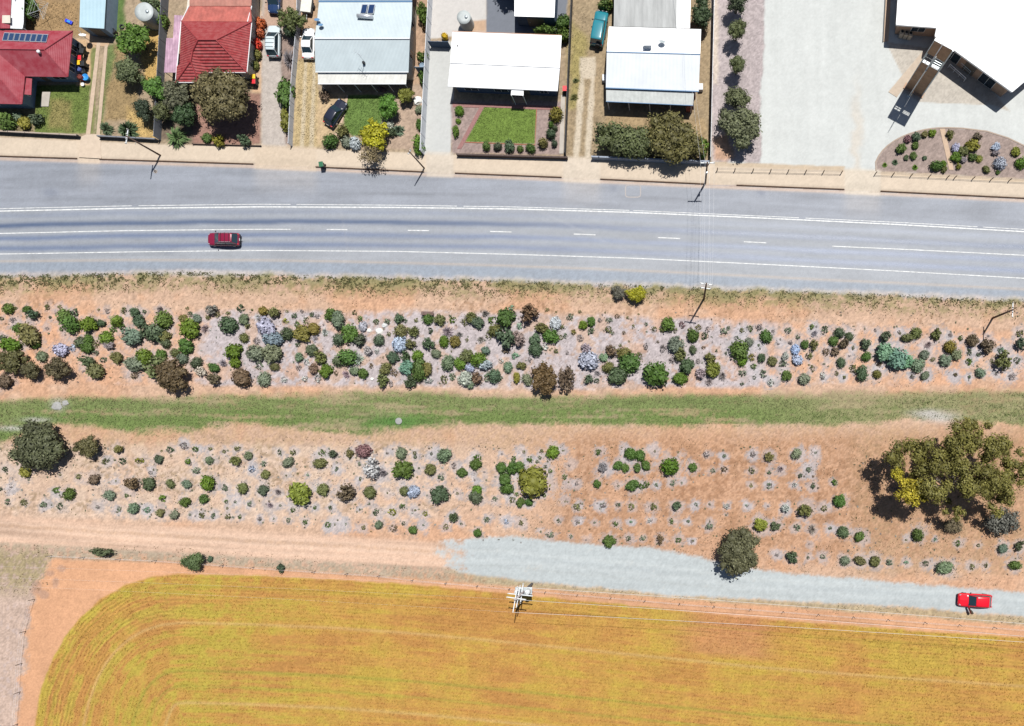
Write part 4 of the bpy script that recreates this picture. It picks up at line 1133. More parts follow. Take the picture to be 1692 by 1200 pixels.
k = rng.random(n) < zone * sstep(a, 0.38, 0.6) * sstep(b, 0.38, 0.6)
pal = np.array([[0.17, 0.115, 0.065], [0.21, 0.17, 0.10], [0.13, 0.12, 0.065], [0.24, 0.21, 0.15]])
tufts('dry_weeds', u[k], v[k], pal[rng.integers(0, 4, k.sum())], 0.10, 0.07, 'dry brown weeds and straw over the sandy ground', 'weeds', 8)
# lawns
def in_poly(P, n, seed):
    r = np.random.default_rng(seed)
    P = np.array(P)
    uu = r.uniform(P[:, 0].min(), P[:, 0].max(), n); vv = r.uniform(P[:, 1].min(), P[:, 1].max(), n)
    k = sdf(uu, vv, P) > 0.5
    return uu[k], vv[k]
lu, lv_, lc = [], [], []
for P, n, c in (([(801, 177), (887, 181), (884, 239), (769.5, 235)], 5200, (0.14, 0.20, 0.05)), ([(60, 142), (150, 142), (144, 220), (60, 220)], 4200, (0.105, 0.14, 0.045)), ([(574, 160), (633, 160), (631, 205), (612, 224), (584, 226), (568, 214)], 3200, (0.085, 0.14, 0.04)),
                ([(176, 78), (198, 80), (190, 120), (176, 175), (166, 220), (160, 220)], 1200, (0.10, 0.13, 0.05))):
    a, b = in_poly(P, n, n); lu.append(a); lv_.append(b); lc.append(np.tile(c, (len(a), 1)))
tufts('lawn_grass', np.concatenate(lu), np.concatenate(lv_), np.concatenate(lc), 0.04, 0.06, 'short mown grass of the front lawns', 'grass', 9)
lu, lv_, lc = [], [], []
for P, n, c in (([(225, 60), (272, 30), (262, 140), (240, 140)], 900, (0.36,0.27,0.13)), ([(212, 180), (262, 190), (258, 232), (214, 230)], 700, (0.37,0.28,0.14)), ([(942, 10), (975, 10), (1000, 190), (1165, 195), (1165, 258), (935, 258)], 3800, (0.27,0.225,0.145)),
                ([(942, 40), (975, 60), (968, 120), (950, 180), (940, 180)], 500, (0.22,0.215,0.09)), ([(494, 100), (524, 98), (526, 240), (488, 240)], 1500, (0.34,0.28,0.17)), ([(50, 5), (130, 5), (130, 50), (50, 46)], 900, (0.25,0.185,0.11)), ([(195, 78), (235, 120), (232, 200), (175, 200)], 900, (0.25,0.20,0.12))):
    a, b = in_poly(P, n, n + 5); lu.append(a); lv_.append(b); lc.append(np.tile(c, (len(a), 1)))
tufts('yard_straw', np.concatenate(lu), np.concatenate(lv_), np.concatenate(lc), 0.045, 0.075, 'dry straw coloured grass in the house yards', 'grass', 10)

# --- trees
def tree(label, px, py, rx, ry, hgt, col, seed, name='tree', n_leaf=None, leaf=None, clear=0.14, lumps=None, density=1.0, group=None, core=0.55, bark=None, base=None, parts=None):
    """crown given by its outline in the photograph; trunk and limbs carry the clumps"""
    r = random.Random(seed)
    z0 = G0(px, py)
    zc = z0 + hgt * (clear + (1 - clear) * 0.5)
    c = W(px, py, zc)
    gk = 1.0 if rx < 24 else 1.09
    RX, RY = gk * M(rx) * (H - zc) / H, gk * M(ry) * (H - zc) / H
    RZ = hgt * (1 - clear) * 0.5
    b = W(*base, z0) if base else Vector((c.x, c.y, z0))
    root = thing(name, label, 'tree', (b.x, b.y, z0), group)
    n = lumps or max(7, int(RX * RY * 2.2) + (8 if rx < 24 else 16))
    cl = []
    R = (RX + RY) / 2
    if not parts:
        cl.append((c.x - b.x, c.y - b.y, zc - z0 - RZ * 0.1, RX * (0.7 if rx < 24 else 0.45), RY * (0.7 if rx < 24 else 0.45), RZ * 0.7))
    if parts:
        for (ux, uy, ur, zz) in parts:
            q = W(ux, uy, z0 + zz)
            m_ = max(2, int(M(ur) * 2.2))
            for i in range(m_ * 2):
                a = r.random() * 6.283; s = math.sqrt(r.random()) * 0.85
                cr = M(ur) * r.uniform(0.20, 0.36)
                cl.append((q.x + math.cos(a) * s * M(ur) - b.x, q.y + math.sin(a) * s * M(ur) - b.y, zz + r.uniform(-0.35, 0.25) * M(ur), cr, cr, cr * 0.75))
    else:
        for i in range(n):
            a = 2.39996 * i + r.uniform(-0.3, 0.3)
            s = math.sqrt((i + 0.4) / n) * r.uniform(0.62, 0.84) * (1 + 0.16 * math.sin(2 * a + seed) + 0.10 * math.sin(3 * a + 1.7 * seed))
            zz = max(0.0, 1 - s * s) ** 0.5 * r.uniform(0.45, 1.0) - 0.35 * r.random()
            cr = R * (r.uniform(0.30, 0.44) if rx < 24 else r.uniform(0.19, 0.33)) * (1.15 - 0.3 * s)
            cl.append((c.x - b.x + math.cos(a) * s * RX, c.y - b.y + math.sin(a) * s * RY, zc - z0 + zz * RZ * 0.8, cr, cr, min(cr, RZ) * 0.8))
    area_ = sum(q[3] * q[4] for q in cl)
    lf = leaf or max(0.08, min(0.17, R * 0.062))
    nl = n_leaf or int(min(9000, max(900, area_ / (lf * lf) * 2.8 * density)))
    me = clump_mesh('crown', cl, nl, lf, seed, core=core, jitter=0.2, flat=1)
    o = link('crown', me, root, Vector(b))
    o.location = (0, 0, 0)
    o.color = (*col, 1)
    tr = max(0.07, R * 0.07)
    top = Vector((c.x - b.x, c.y - b.y, zc - z0))
    lst = []
    fork = Vector((top.x * 0.3, top.y * 0.3, max(0.25, (zc - z0) * 0.42)))
    lst.append(([(0, 0, -0.1), tuple(fork * 0.5), tuple(fork)], [tr * 1.3, tr, tr * 0.85]))
    k = sorted(cl, key=lambda q: -q[3])[:min(len(cl), 9)]
    for q in k:
        e = Vector(q[:3])
        mid = fork.lerp(e, 0.5) + Vector((r.uniform(-.15, .15), r.uniform(-.15, .15), 0.1)) * R * 0.3
        lst.append(([tuple(fork), tuple(mid), tuple(e)], [tr * 0.6, tr * 0.4, tr * 0.15]))
    V_, F_2 = [], []
    for pts, rad in lst:
        v, f = tube_data(pts, rad, 6)
        o_ = len(V_); V_ += v; F_2 += [tuple(i + o_ for i in qq) for qq in f]
    me = bpy.data.meshes.new('trunk'); me.from_pydata([tuple(v) for v in V_], [], F_2); me.materials.append(bark or m_bark)
    t = link('trunk', me, root, Vector(b)); t.location = (0, 0, 0)
    return root
# ------------------------------------------------------------------ houses
m_redmetal = mat('red_roof_metal', (0.20, 0.020, 0.032), 0.6, 0.12, nscale=0.9, namt=0.45, wave=('X', 0.19, 0.25), color2=(0.26, 0.075, 0.09))
m_redtile = mat('red_roof_tile', (0.20, 0.020, 0.024), 0.7, 0.12, nscale=1.6, namt=0.5, wave=('Y', 0.34, 0.9), color2=(0.26, 0.075, 0.075))
m_orangetile = mat('orange_roof_sheet', (0.37, 0.10, 0.08), 0.6, 0.3, nscale=1.2, namt=0.35, wave=('X', 0.19, 0.25))
m_brownroof = mat('brown_roof_sheet', (0.30, 0.13, 0.10), 0.6, 0.3, nscale=1.0, namt=0.3, wave=('X', 0.19, 0.3))
m_pink = mat('pink_awning', (0.36, 0.23, 0.30), 0.5, 0.4, nscale=0.8, namt=0.35, wave=('X', 0.4, 0.2))
m_paleblue = mat('pale_blue_roof', (0.37, 0.43, 0.455), 0.5, 0.4, nscale=0.5, namt=0.10, wave=('X', 0.19, 0.28))
m_whiteroof = mat('white_roof', (0.72, 0.73, 0.74), 0.5, 0.4, nscale=0.4, namt=0.06, wave=('X', 0.19, 0.15))
m_offwhite = mat('offwhite_roof', (0.50, 0.53, 0.56), 0.5, 0.4, nscale=0.5, namt=0.08, wave=('X', 0.19, 0.25))
m_greyroof = mat('grey_roof', (0.31, 0.32, 0.32), 0.55, 0.4, nscale=1.2, namt=0.25, wave=('X', 0.19, 0.5), nstretch=(1, 0.15, 1))
m_verroof = mat('verandah_sheet', (0.40, 0.42, 0.41), 0.55, 0.4, nscale=1.2, namt=0.2, wave=('X', 0.19, 0.5))
m_shedroof = mat('shed_blue_roof', (0.28, 0.40, 0.46), 0.45, 0.4, nscale=0.6, namt=0.08, wave=('X', 0.19, 0.25))
m_gutter = mat('gutter_white', (0.62, 0.63, 0.64), 0.5, 0.4)
m_gutblue = mat('gutter_blue', (0.08, 0.17, 0.30), 0.5, 0.4)
m_wall_blue = mat('wall_blue_grey', (0.17, 0.23, 0.30), 0.8, 0.2, nscale=1.5, namt=0.15)
m_wall_cream = mat('wall_cream', (0.45, 0.42, 0.36), 0.8, 0.2, nscale=1.5, namt=0.15)
m_wall_brick = mat('wall_red_brick', (0.25, 0.085, 0.065), 0.85, 0.2, nscale=5, namt=0.35)
m_wall_navy = mat('wall_dark_blue', (0.06, 0.09, 0.14), 0.8, 0.2, nscale=2, namt=0.2)
m_wall_tan = mat('wall_tan', (0.36, 0.24, 0.17), 0.85, 0.2, nscale=2, namt=0.2)
m_glass = mat('window_glass', (0.02, 0.03, 0.04), 0.08, 0.6)
m_frame = mat('window_frame', (0.6, 0.6, 0.58), 0.5, 0.3)
m_door = mat('door_paint', (0.12, 0.10, 0.08), 0.5, 0.3)
m_solar = mat('solar_cells', (0.012, 0.03, 0.085), 0.15, 0.6)
m_alu = mat('aluminium', (0.55, 0.57, 0.6), 0.35, 0.5, metal=0.6)
m_dark = mat('dark_plastic', (0.02, 0.022, 0.025), 0.5, 0.3)
m_steel = mat('galvanised', (0.45, 0.5, 0.52), 0.4, 0.5, metal=0.5, nscale=2, namt=0.15)

def poly_inset(P, d):
    """inset a closed outline (list of Vectors, z ignored) by d"""
    n = len(P)
    ar = sum(P[i].x * P[(i + 1) % n].y - P[(i + 1) % n].x * P[i].y for i in range(n))
    sgn = 1 if ar > 0 else -1
    out = []
    for i in range(n):
        a, b, c = P[i - 1], P[i], P[(i + 1) % n]
        d1 = Vector((b.x - a.x, b.y - a.y)).normalized(); d2 = Vector((c.x - b.x, c.y - b.y)).normalized()
        n1_ = Vector((-d1.y, d1.x)) * sgn; n2_ = Vector((-d2.y, d2.x)) * sgn
        k = 1 + n1_.dot(n2_)
        off = (n1_ + n2_) / max(k, 0.3) * d
        out.append(Vector((b.x + off.x, b.y + off.y, 0)))
    return out

def faces_px(name, faces, m, root, thick=0.10):
    Vs, Fs, key = [], [], {}
    for f in faces:
        ids = []
        for (a, b, z) in f:
            k = (round(a, 1), round(b, 1), round(z, 2))
            if k not in key:
                key[k] = len(Vs)
                Vs.append(W(a, b, z + ZY))
            ids.append(key[k])
        Fs.append(tuple(ids))
    me = bpy.data.meshes.new(name)
    me.from_pydata([tuple(v) for v in Vs], [], Fs)
    bm = bmesh.new(); bm.from_mesh(me)
    for f in bm.faces:
        f.normal_update()
        if f.normal.z < 0: f.normal_flip()
    bm.to_mesh(me); bm.free()
    me.materials.append(m)
    o = link(name, me, root, Vector((0, 0, 0)))
    md = o.modifiers.new('thick', 'SOLIDIFY'); md.thickness = thick; md.offset = -1
    return o

def wall_ring(root, pts, z1, m, name='wall', z0=0.0):
    n = len(pts)
    Vv = [(p.x, p.y, z0 + ZY - 0.02) for p in pts] + [(p.x, p.y, z1 + ZY) for p in pts]
    Ff = [(i, (i + 1) % n, n + (i + 1) % n, n + i) for i in range(n)] + [tuple(range(n, 2 * n))]
    return pmesh(name, Vv, Ff, m, root, loc=Vector((0, 0, 0)))

def opening(root, a, b, t, w, h, sill, kind='window'):
    """a window or door on the wall from a to b at fraction t"""
    p = a.lerp(b, t)
    ang = math.atan2(b.y - a.y, b.x - a.x)
    z = ZY + sill + h / 2
    if kind == 'window':
        f = bbox_mesh('window', (p.x, p.y, z), (w, 0.10, h), m_frame, root, ang, 0.01)
        g = box('pane', (0, 0, 0), (w - 0.14, 0.14, h - 0.14), m_glass, f)
        g.location = (0, 0, 0)
        bar = box('mullion', (0, 0, 0), (0.05, 0.17, h - 0.14), m_frame, f); bar.location = (0, 0, 0)
    else:
        f = bbox_mesh('door', (p.x, p.y, z), (w, 0.09, h), m_door, root, ang, 0.01)
        g = box('handle', (0, 0, 0), (0.12, 0.16, 0.05), m_alu, f); g.location = (w * 0.38, 0, 0)

def gutter(root, a, b, m=None, r=0.07):
    return tube('gutter', [W(a[0], a[1], a[2] + ZY - 0.04), W(b[0], b[1], b[2] + ZY - 0.04)], r, m or m_gutter, root, 6)

def house(name, label, eave, ze, over, wallm, cat='house', wins=()):
    P = [W(a, b, ze + ZY) for a, b in eave]
    c = sum(P, Vector()) / len(P)
    root = thing(name, label, cat, (c.x, c.y, ZY))
    F = poly_inset(P, over)
    wall_ring(root, F, ze - 0.03, wallm)
    for (i, t, w, h, s, k) in wins:
        opening(root, F[i], F[(i + 1) % len(F)], t, w, h, s, k)
    root_fp[name] = F
    return root
root_fp = {}

# ---- house with the maroon metal roof (top left)
h1 = house('house', 'L-shaped house with maroon metal hip roof carrying solar panels', [(-120, 49), (120, 51), (112, 127), (41, 126), (36, 172), (-120, 170)], 2.5, 0.55, m_wall_blue,
           wins=((1, 0.3, 1.5, 1.1, 0.9, 'window'), (1, 0.75, 1.2, 1.1, 0.9, 'window'), (2, 0.3, 1.8, 1.2, 0.8, 'window'), (2, 0.7, 0.9, 2.05, 0.0, 'door'), (3, 0.5, 1.4, 1.2, 0.8, 'window'), (4, 0.4, 1.8, 1.2, 0.8, 'window')))
rf = faces_px('roof', [[(-120, 49, 2.5), (120, 51, 2.5), (73, 82, 4.1), (-120, 80, 4.1)], [(120, 51, 2.5), (112, 127, 2.5), (73, 82, 4.1)], [(112, 127, 2.5), (41, 126, 2.5), (-120, 124, 2.5), (-120, 80, 4.1), (73, 82, 4.1)]], m_redmetal, h1)
rf2 = faces_px('roof', [[(41, 126, 2.5), (36, 172, 2.5), (-6, 124, 3.9), (-8, 84, 4.0)], [(36, 172, 2.5), (-64, 170, 2.5), (-6, 124, 3.9)], [(-64, 170, 2.5), (-60, 126, 2.5), (-8, 84, 4.0), (-6, 124, 3.9)]], m_redmetal, h1)
for a, b in (((120, 51, 2.5), (112, 127, 2.5)), ((112, 127, 2.5), (41, 126, 2.5)), ((41, 126, 2.5), (36, 172, 2.5)), ((36, 172, 2.5), (-60, 170, 2.5))):
    gutter(h1, a, b, m_redmetal)
for a, b in (((73, 82, 4.13), (120, 51, 2.55)), ((73, 82, 4.13), (112, 127, 2.55)), ((-100, 80, 4.13), (73, 82, 4.13)), ((-6, 124, 3.93), (36, 172, 2.55))):
    tube('ridge_cap', [W(*a[:2], a[2] + ZY), W(*b[:2], b[2] + ZY)], 0.07, m_redmetal, h1, 6)
faces_px('porch_roof', [[(41, 127, 2.3), (53, 128, 2.15), (51.5, 157, 2.15), (39.5, 156, 2.3)]], m_redmetal, h1, 0.06)
q = W(66, 87, 3.95 + ZY)
lathe('roof_vent', [(0.13, -0.4), (0.13, 0.1), (0.22, 0.15), (0.24, 0.3), (0.12, 0.42)], m_gutter, h1, q, 14)
for i in range(8):
    f = lambda t, s: (6.5 + (80 - 6.5) * t - 3.5 * s, 53.7 + 3.1 * t + 13.2 * s)
    t0_, t1_ = (i + 0.04) / 8, (i + 0.96) / 8
    zz = lambda p: 2.5 + 1.6 * (p[1] - 50) / 31 + 0.12
    pts = [f(t0_, 0), f(t1_, 0), f(t1_, 1), f(t0_, 1)]
    pn = faces_px('solar_panel', [[(a, b, zz((a, b))) for a, b in pts]], m_alu, h1, 0.04)
    ins = [f(t0_ + 0.008, 0.06), f(t1_ - 0.008, 0.06), f(t1_ - 0.008, 0.94), f(t0_ + 0.008, 0.94)]
    g = faces_px('cells', [[(a, b, zz((a, b)) + 0.012) for a, b in ins]], m_solar, h1, 0.01)
    g.parent = pn; g.location = (0, 0, 0)
# lean-to behind it
h1b = house('lean_to', 'narrow red roofed lean-to with a whitish sheet awning behind the maroon house', [(-14, -60), (20, -60), (16, 46), (-14, 46)], 2.6, 0.2, m_wall_cream, 'shed')
faces_px('roof', [[(6, -60, 2.9), (22, -60, 2.6), (16, 47, 2.6), (2, 47, 2.9)], [(-14, -60, 2.6), (6, -60, 2.9), (2, 47, 2.9), (-16, 46, 2.6)]], m_redmetal, h1b)
faces_px('awning', [[(22, -60, 2.5), (40, 0, 2.2), (39, 38, 2.2), (37, 48, 2.2), (17, 47, 2.5)]], mat('awning_sheet', (0.5, 0.52, 0.54), 0.5, 0.4, nscale=1.5, namt=0.2, wave=('Y', 0.4, 0.3)), h1b, 0.03)
for a, b in ((38, 2), (37, 46)):
    p = W(a, b, 2.2 + ZY); tube('post', [(p.x, p.y, ZY), (p.x, p.y, 2.2 + ZY)], 0.05, m_gutter, h1b, 6)
bbox_mesh('skylight', W(10, 32, 2.85 + ZY), (1.2, 1.1, 0.06), m_wall_cream, h1b, 0, 0.01)

# ---- pale blue garden shed
sh = house('garden_shed', 'pale blue roofed metal garden shed beside the maroon roofed house', [(134, -40), (177, -40), (172, 47.5), (131, 45)], 2.25, 0.06, m_wall_blue, 'shed', wins=((2, 0.5, 1.6, 1.9, 0.0, 'door'),))
faces_px('roof', [[(134, -40, 2.35), (177, -40, 2.25), (172, 47.5, 2.25), (131, 45, 2.35)]], m_shedroof, sh, 0.05)

# ---- red tiled house
h2 = house('house', 'hip roofed house with weathered red tiles behind the big olive tree', [(311, -60), (416, -60), (416, 36), (408, 120), (344, 120), (328, 136.5), (290, 136.5), (299.6, 34.7)], 2.7, 0.5, m_wall_cream,
           wins=((3, 0.4, 1.8, 1.2, 0.8, 'window'), (5, 0.5, 1.4, 1.2, 0.8, 'window'), (2, 0.3, 1.2, 1.1, 0.9, 'window'), (2, 0.75, 1.2, 1.1, 0.9, 'window')))
Ra, Rb = (327, 66, 4.6), (357, 66, 4.6)
faces_px('roof', [[(299.6, 34.7, 2.7), (416, 36, 2.7), Rb, Ra], [(416, 36, 2.7), (408, 120, 2.7), Rb], [(408, 120, 2.7), (296, 120, 2.7), Ra, Rb], [(296, 120, 2.7), (299.6, 34.7, 2.7), Ra]], m_redtile, h2)
faces_px('roof', [[(292, 110, 2.75), (290, 136.5, 2.7), (315, 101, 3.8), (318, 86, 3.9)], [(290, 136.5, 2.7), (328, 136.5, 2.7), (315, 101, 3.8)], [(328, 136.5, 2.7), (347, 116, 2.78), (319, 84, 3.95), (315, 101, 3.8)]], m_redtile, h2)
faces_px('rear_roof', [[(313, 10.5, 3.1), (414, 11, 3.1), (416, 36, 2.75), (300, 35, 2.75)]], m_orangetile, h2)
faces_px('rear_roof', [[(314, -60, 2.9), (418, -60, 2.9), (415, 10, 3.05), (313, 10, 3.05)]], m_brownroof, h2)
faces_px('side_awning', [[(288, 25, 2.6), (305, 26, 2.6), (299, 36, 2.6), (292.5, 120, 2.6), (271, 120, 2.2), (275, 63, 2.2), (286, 63, 2.5)]], m_pink, h2, 0.04)
for a, b in ((272, 119), (275.5, 66)):
    p = W(a, b, 2.2 + ZY); tube('post', [(p.x, p.y, ZY), (p.x, p.y, 2.2 + ZY)], 0.05, m_gutter, h2, 6)
for a, b in (((416, 36, 2.7), (408, 120, 2.7)), ((408, 120, 2.7), (344, 120, 2.7)), ((328, 136.5, 2.7), (290, 136.5, 2.7)), ((290, 136.5, 2.7), (299.6, 34.7, 2.7)), ((312, 10, 3.05), (300, 35, 2.75)), ((416, 10, 3.05), (409, 36, 2.8))):
    gutter(h2, a, b)
m_ridge = mat('ridge_tile', (0.22, 0.032, 0.036), 0.55, 0.3)
for a, b in ((Ra, Rb), (Ra, (299.6, 34.7, 2.7)), (Rb, (416, 36, 2.7)), (Rb, (408, 120, 2.7)), (Ra, (318, 85, 3.95)), ((315, 101, 3.8), (290, 136.5, 2.7)), ((315, 101, 3.8), (328, 136.5, 2.7)), ((318, 85, 3.95), (315, 101, 3.8))):
    tube('ridge_tiles', [W(*a[:2], a[2] + ZY + 0.03), W(*b[:2], b[2] + ZY + 0.03)], 0.09, m_ridge, h2, 6)

# ---- pale blue-white house with verandah
h3 = house('house', 'long house with pale blue-white iron roof and solar water heater', [(527, -4), (681, -4), (675, 119), (521.3, 119)], 2.9, 0.35, m_wall_cream,
           wins=((2, 0.2, 1.6, 1.3, 0.8, 'window'), (2, 0.5, 0.9, 2.05, 0, 'door'), (2, 0.8, 1.6, 1.3, 0.8, 'window'), (1, 0.3, 1.2, 1.1, 0.9, 'window'), (1, 0.7, 1.2, 1.1, 0.9, 'window')))
faces_px('roof', [[(519.6, 64, 4.5), (677, 64, 4.5), (675, 119, 3.0), (521.3, 119, 3.0)], [(524, 32, 3.8), (680, 32, 3.8), (677, 64, 4.5), (519.6, 64, 4.5)], [(527, 4, 3.3), (681, 4, 3.3), (680, 32, 3.8), (524, 32, 3.8)]], m_paleblue, h3)
faces_px('rear_roof', [[(529, -60, 3.6), (683, -60, 3.6), (681, 0.5, 3.1), (527, 0.5, 3.1)]], m_paleblue, h3)
gutter(h3, (527, 3, 3.2), (681, 3, 3.2), m_gutblue, 0.16)
tube('ridge_cap', [W(519.6, 64, 4.55 + ZY), W(677, 64, 4.55 + ZY)], 0.09, m_gutter, h3, 6)
gutter(h3, (521.3, 119.5, 3.0), (675, 119.5, 3.0))
faces_px('verandah_roof', [[(525, 120, 2.75), (672.5, 120, 2.75), (671, 138.6, 2.4), (525.5, 138.6, 2.4)]], mat('cream_sheet', (0.52, 0.52, 0.49), 0.55, 0.4, nscale=1.0, namt=0.15, wave=('X', 0.19, 0.4)), h3, 0.05)
gutter(h3, (525.5, 139, 2.4), (671, 139, 2.4))
for i in range(6):
    p = W(528 + i * 28, 138.2, 2.4 + ZY); tube('verandah_post', [(p.x, p.y, ZY), (p.x, p.y, 2.38 + ZY)], 0.05, m_gutter, h3, 6)
for i, (a, b) in enumerate(((597, 607), (608.5, 619))):
    pn = faces_px('solar_panel', [[(a + 1, 7, 3.62), (b + 0.8, 7, 3.62), (b - 2, 22.5, 3.9), (a - 2, 22.5, 3.9)]], m_alu, h3, 0.06)
    g = faces_px('cells', [[(a + 1.9, 8, 3.65), (b - 0.1, 8, 3.65), (b - 2.8, 21.6, 3.93), (a - 1.1, 21.6, 3.93)]], m_solar, h3, 0.01)
    g.parent = pn; g.location = (0, 0, 0)
tube('water_tank', [W(590.5, 26.5, 4.15 + ZY), W(615.5, 28, 4.15 + ZY)], 0.28, m_alu, h3, 14)
for (a, b, z, r) in ((525.5, 36, 4.1, 0.38), (531.5, 44.5, 4.25, 0.34)):
    q = W(a, b, z + ZY)
    t = lathe('satellite_dish', [(0.02, 0.0), (r * 0.6, 0.05), (r, 0.14), (r * 0.96, 0.15), (r * 0.55, 0.07), (0.02, 0.03)], m_gutblue, h3, q + Vector((0, 0, 0.25)), 18)
    t.rotation_euler = (-0.6, 0.15, 0)
    tube('dish_mast', [q - Vector((0, 0, 0.25)), q + Vector((0, 0, 0.27))], 0.03, m_alu, h3, 6)
a_ = W(602, 102, 3.7 + ZY)
tube('antenna_mast', [a_ - Vector((0, 0, 0.2)), a_ + Vector((0, 0, 2.2))], 0.025, m_alu, h3, 6)
tube('antenna_boom', [a_ + Vector((-0.5, 0.3, 2.15)), a_ + Vector((0.6, -0.4, 2.15))], 0.02, m_alu, h3, 5)
for i in range(5):
    c_ = a_ + Vector((-0.5 + 0.27 * i, 0.3 - 0.17 * i, 2.16)); tube('antenna_rod', [c_ + Vector((-0.25, -0.3, 0)), c_ + Vector((0.25, 0.3, 0))], 0.012, m_alu, h3, 4)
box('roof_vent', W(601, 104, 3.6 + ZY), (0.3, 0.3, 0.4), m_dark, h3)

# ---- white flat-pitched house
h4 = house('house', 'wide house with brilliant white roof above a square green lawn', [(747.5, 52.5), (928, 59), (921.5, 149.5), (740, 142)], 2.9, 0.6, m_wall_navy,
           wins=((2, 0.12, 1.2, 1.3, 0.8, 'window'), (2, 0.30, 0.9, 2.05, 0, 'door'), (2, 0.55, 2.0, 1.4, 0.7, 'window'), (2, 0.85, 2.0, 1.4, 0.7, 'window'), (1, 0.5, 1.2, 1.1, 0.9, 'window')))
faces_px('roof', [[(747.5, 52.5, 2.9), (928, 59, 2.9), (925, 112, 3.8), (744, 104, 3.8)], [(744, 104, 3.8), (925, 112, 3.8), (921.5, 149.5, 2.9), (740, 142, 2.9)]], m_whiteroof, h4)
tube('ridge_cap', [W(744, 104, 3.83 + ZY), W(925, 112, 3.83 + ZY)], 0.06, m_whiteroof, h4, 6)
gutter(h4, (740, 143, 2.9), (921.5, 150.5, 2.9)); gutter(h4, (747.5, 52, 2.9), (928, 58.5, 2.9), mat('gutter_rust', (0.35, 0.2, 0.13), 0.6, 0.3))
faces_px('porch_roof', [[(845, 148.5, 2.75), (865, 149.5, 2.75), (865, 158, 2.6), (844, 157, 2.6)]], m_whiteroof, h4, 0.06)
for i in range(3):
    box('step', W(857 - i * 0.3, 163 + i * 2.6, ZY), (1.9, 0.34, 0.5 - 0.14 * i), m_wall_tan, h4)
for a, b in ((845, 157.5), (864, 158)):
    p = W(a, b, 2.6 + ZY); tube('porch_post', [(p.x, p.y, ZY), (p.x, p.y, 2.58 + ZY)], 0.06, m_gutter, h4, 6)
p = W(757, 77, 3.3 + ZY); tube('roof_pipe', [p - Vector((0, 0, 0.2)), p + Vector((0, 0, 0.35))], 0.07, m_dark, h4, 8)
# white shed behind
s4 = house('backyard_shed', 'white roofed shed in the dark paved backyard of the white roofed house', [(850, -60), (920, -60), (916, 29), (850, 27)], 2.5, 0.1, m_wall_navy, 'shed', wins=((2, 0.5, 2.4, 2.0, 0, 'door'),))
faces_px('roof', [[(850, -60, 2.6), (920, -60, 2.5), (916, 29, 2.5), (850, 27, 2.6)]], m_whiteroof, s4, 0.06)

# ---- white house with grey rear roof and brick front
h5 = house('house', 'white roofed house with grey iron rear roof and brick verandah front', [(1005, 44), (1158, 48), (1154.5, 151), (1001, 145)], 3.0, 0.4, m_wall_brick,
           wins=((2, 0.22, 1.8, 1.4, 0.7, 'window'), (2, 0.5, 0.9, 2.05, 0, 'door'), (2, 0.78, 1.8, 1.4, 0.7, 'window'), (1, 0.5, 1.2, 1.1, 0.9, 'window')))
faces_px('roof', [[(1006, 44, 3.0), (1158.5, 48.5, 3.0), (1157, 89.5, 4.3), (1002.5, 85.5, 4.3)]], m_whiteroof, h5)
faces_px('roof', [[(1002.5, 86, 4.3), (1157, 90, 4.3), (1154.5, 151, 3.0), (1001, 145, 3.0)]], m_offwhite, h5)  # south slope's shade put into a duller, bluer white than the north slope
faces_px('rear_roof', [[(1016, -60, 3.1), (1119, -60, 3.1), (1118, 46.5, 2.9), (1014, 43.5, 2.9)]], m_greyroof, h5)
faces_px('rear_roof', [[(1119, -60, 3.12), (1143, -60, 3.0), (1140, 47, 2.85), (1118, 46.5, 2.92)]], m_whiteroof, h5)
gutter(h5, (1002.5, 86, 4.33), (1157, 90, 4.33), m_gutblue, 0.09)  # dark blue strip along the ridge, a shadow line made as a tube
gutter(h5, (1001, 145.5, 2.98), (1154.5, 151.5, 2.98), m_gutblue, 0.1)
faces_px('verandah_roof', [[(1001.5, 147.5, 2.75), (1147, 153, 2.75), (1145, 174, 2.4), (1001.5, 167.5, 2.4)]], m_verroof, h5, 0.05)
gutter(h5, (1001.5, 168, 2.4), (1145, 174.5, 2.4), m_gutblue)
for i in range(5):
    p = W(1004 + i * 34.5, 167.4 + i * 1.5, 2.4 + ZY); tube('verandah_post', [(p.x, p.y, ZY), (p.x, p.y, 2.38 + ZY)], 0.06, m_gutter, h5, 6)
p = W(1139, 173, 2.0); bbox_mesh('brick_pier', (p.x, p.y, ZY + 0.9), (0.9, 0.5, 1.8), m_wall_brick, h5, 0, 0.01)
p = W(1071, 77, 4.2)
ch = bbox_mesh('chimney', (p.x, p.y, 4.35), (0.95, 0.8, 1.6), m_offwhite, h5, 0, 0.02)
cc_ = bbox_mesh('chimney_cap', (0, 0, 0), (1.05, 0.9, 0.12), m_whiteroof, ch, 0, 0.01); cc_.location = (0, 0, 0.86)
q = W(1094, 73, 4.0 + ZY)
t = lathe('satellite_dish', [(0.02, 0), (0.3, 0.05), (0.48, 0.15), (0.46, 0.16), (0.27, 0.07), (0.02, 0.03)], m_steel, h5, q + Vector((0, 0, 0.35)), 18); t.rotation_euler = (-0.7, 0.2, 0)
tube('dish_mast', [q - Vector((0, 0, 0.25)), q + Vector((0, 0, 0.37))], 0.03, m_alu, h5, 6)
for (a, b) in ((999, 130), (1158, 145)):
    bbox_mesh('air_conditioner', W(a, b, ZY + 0.4), (0.6, 0.9, 0.7), m_offwhite, h5, 0, 0.03)

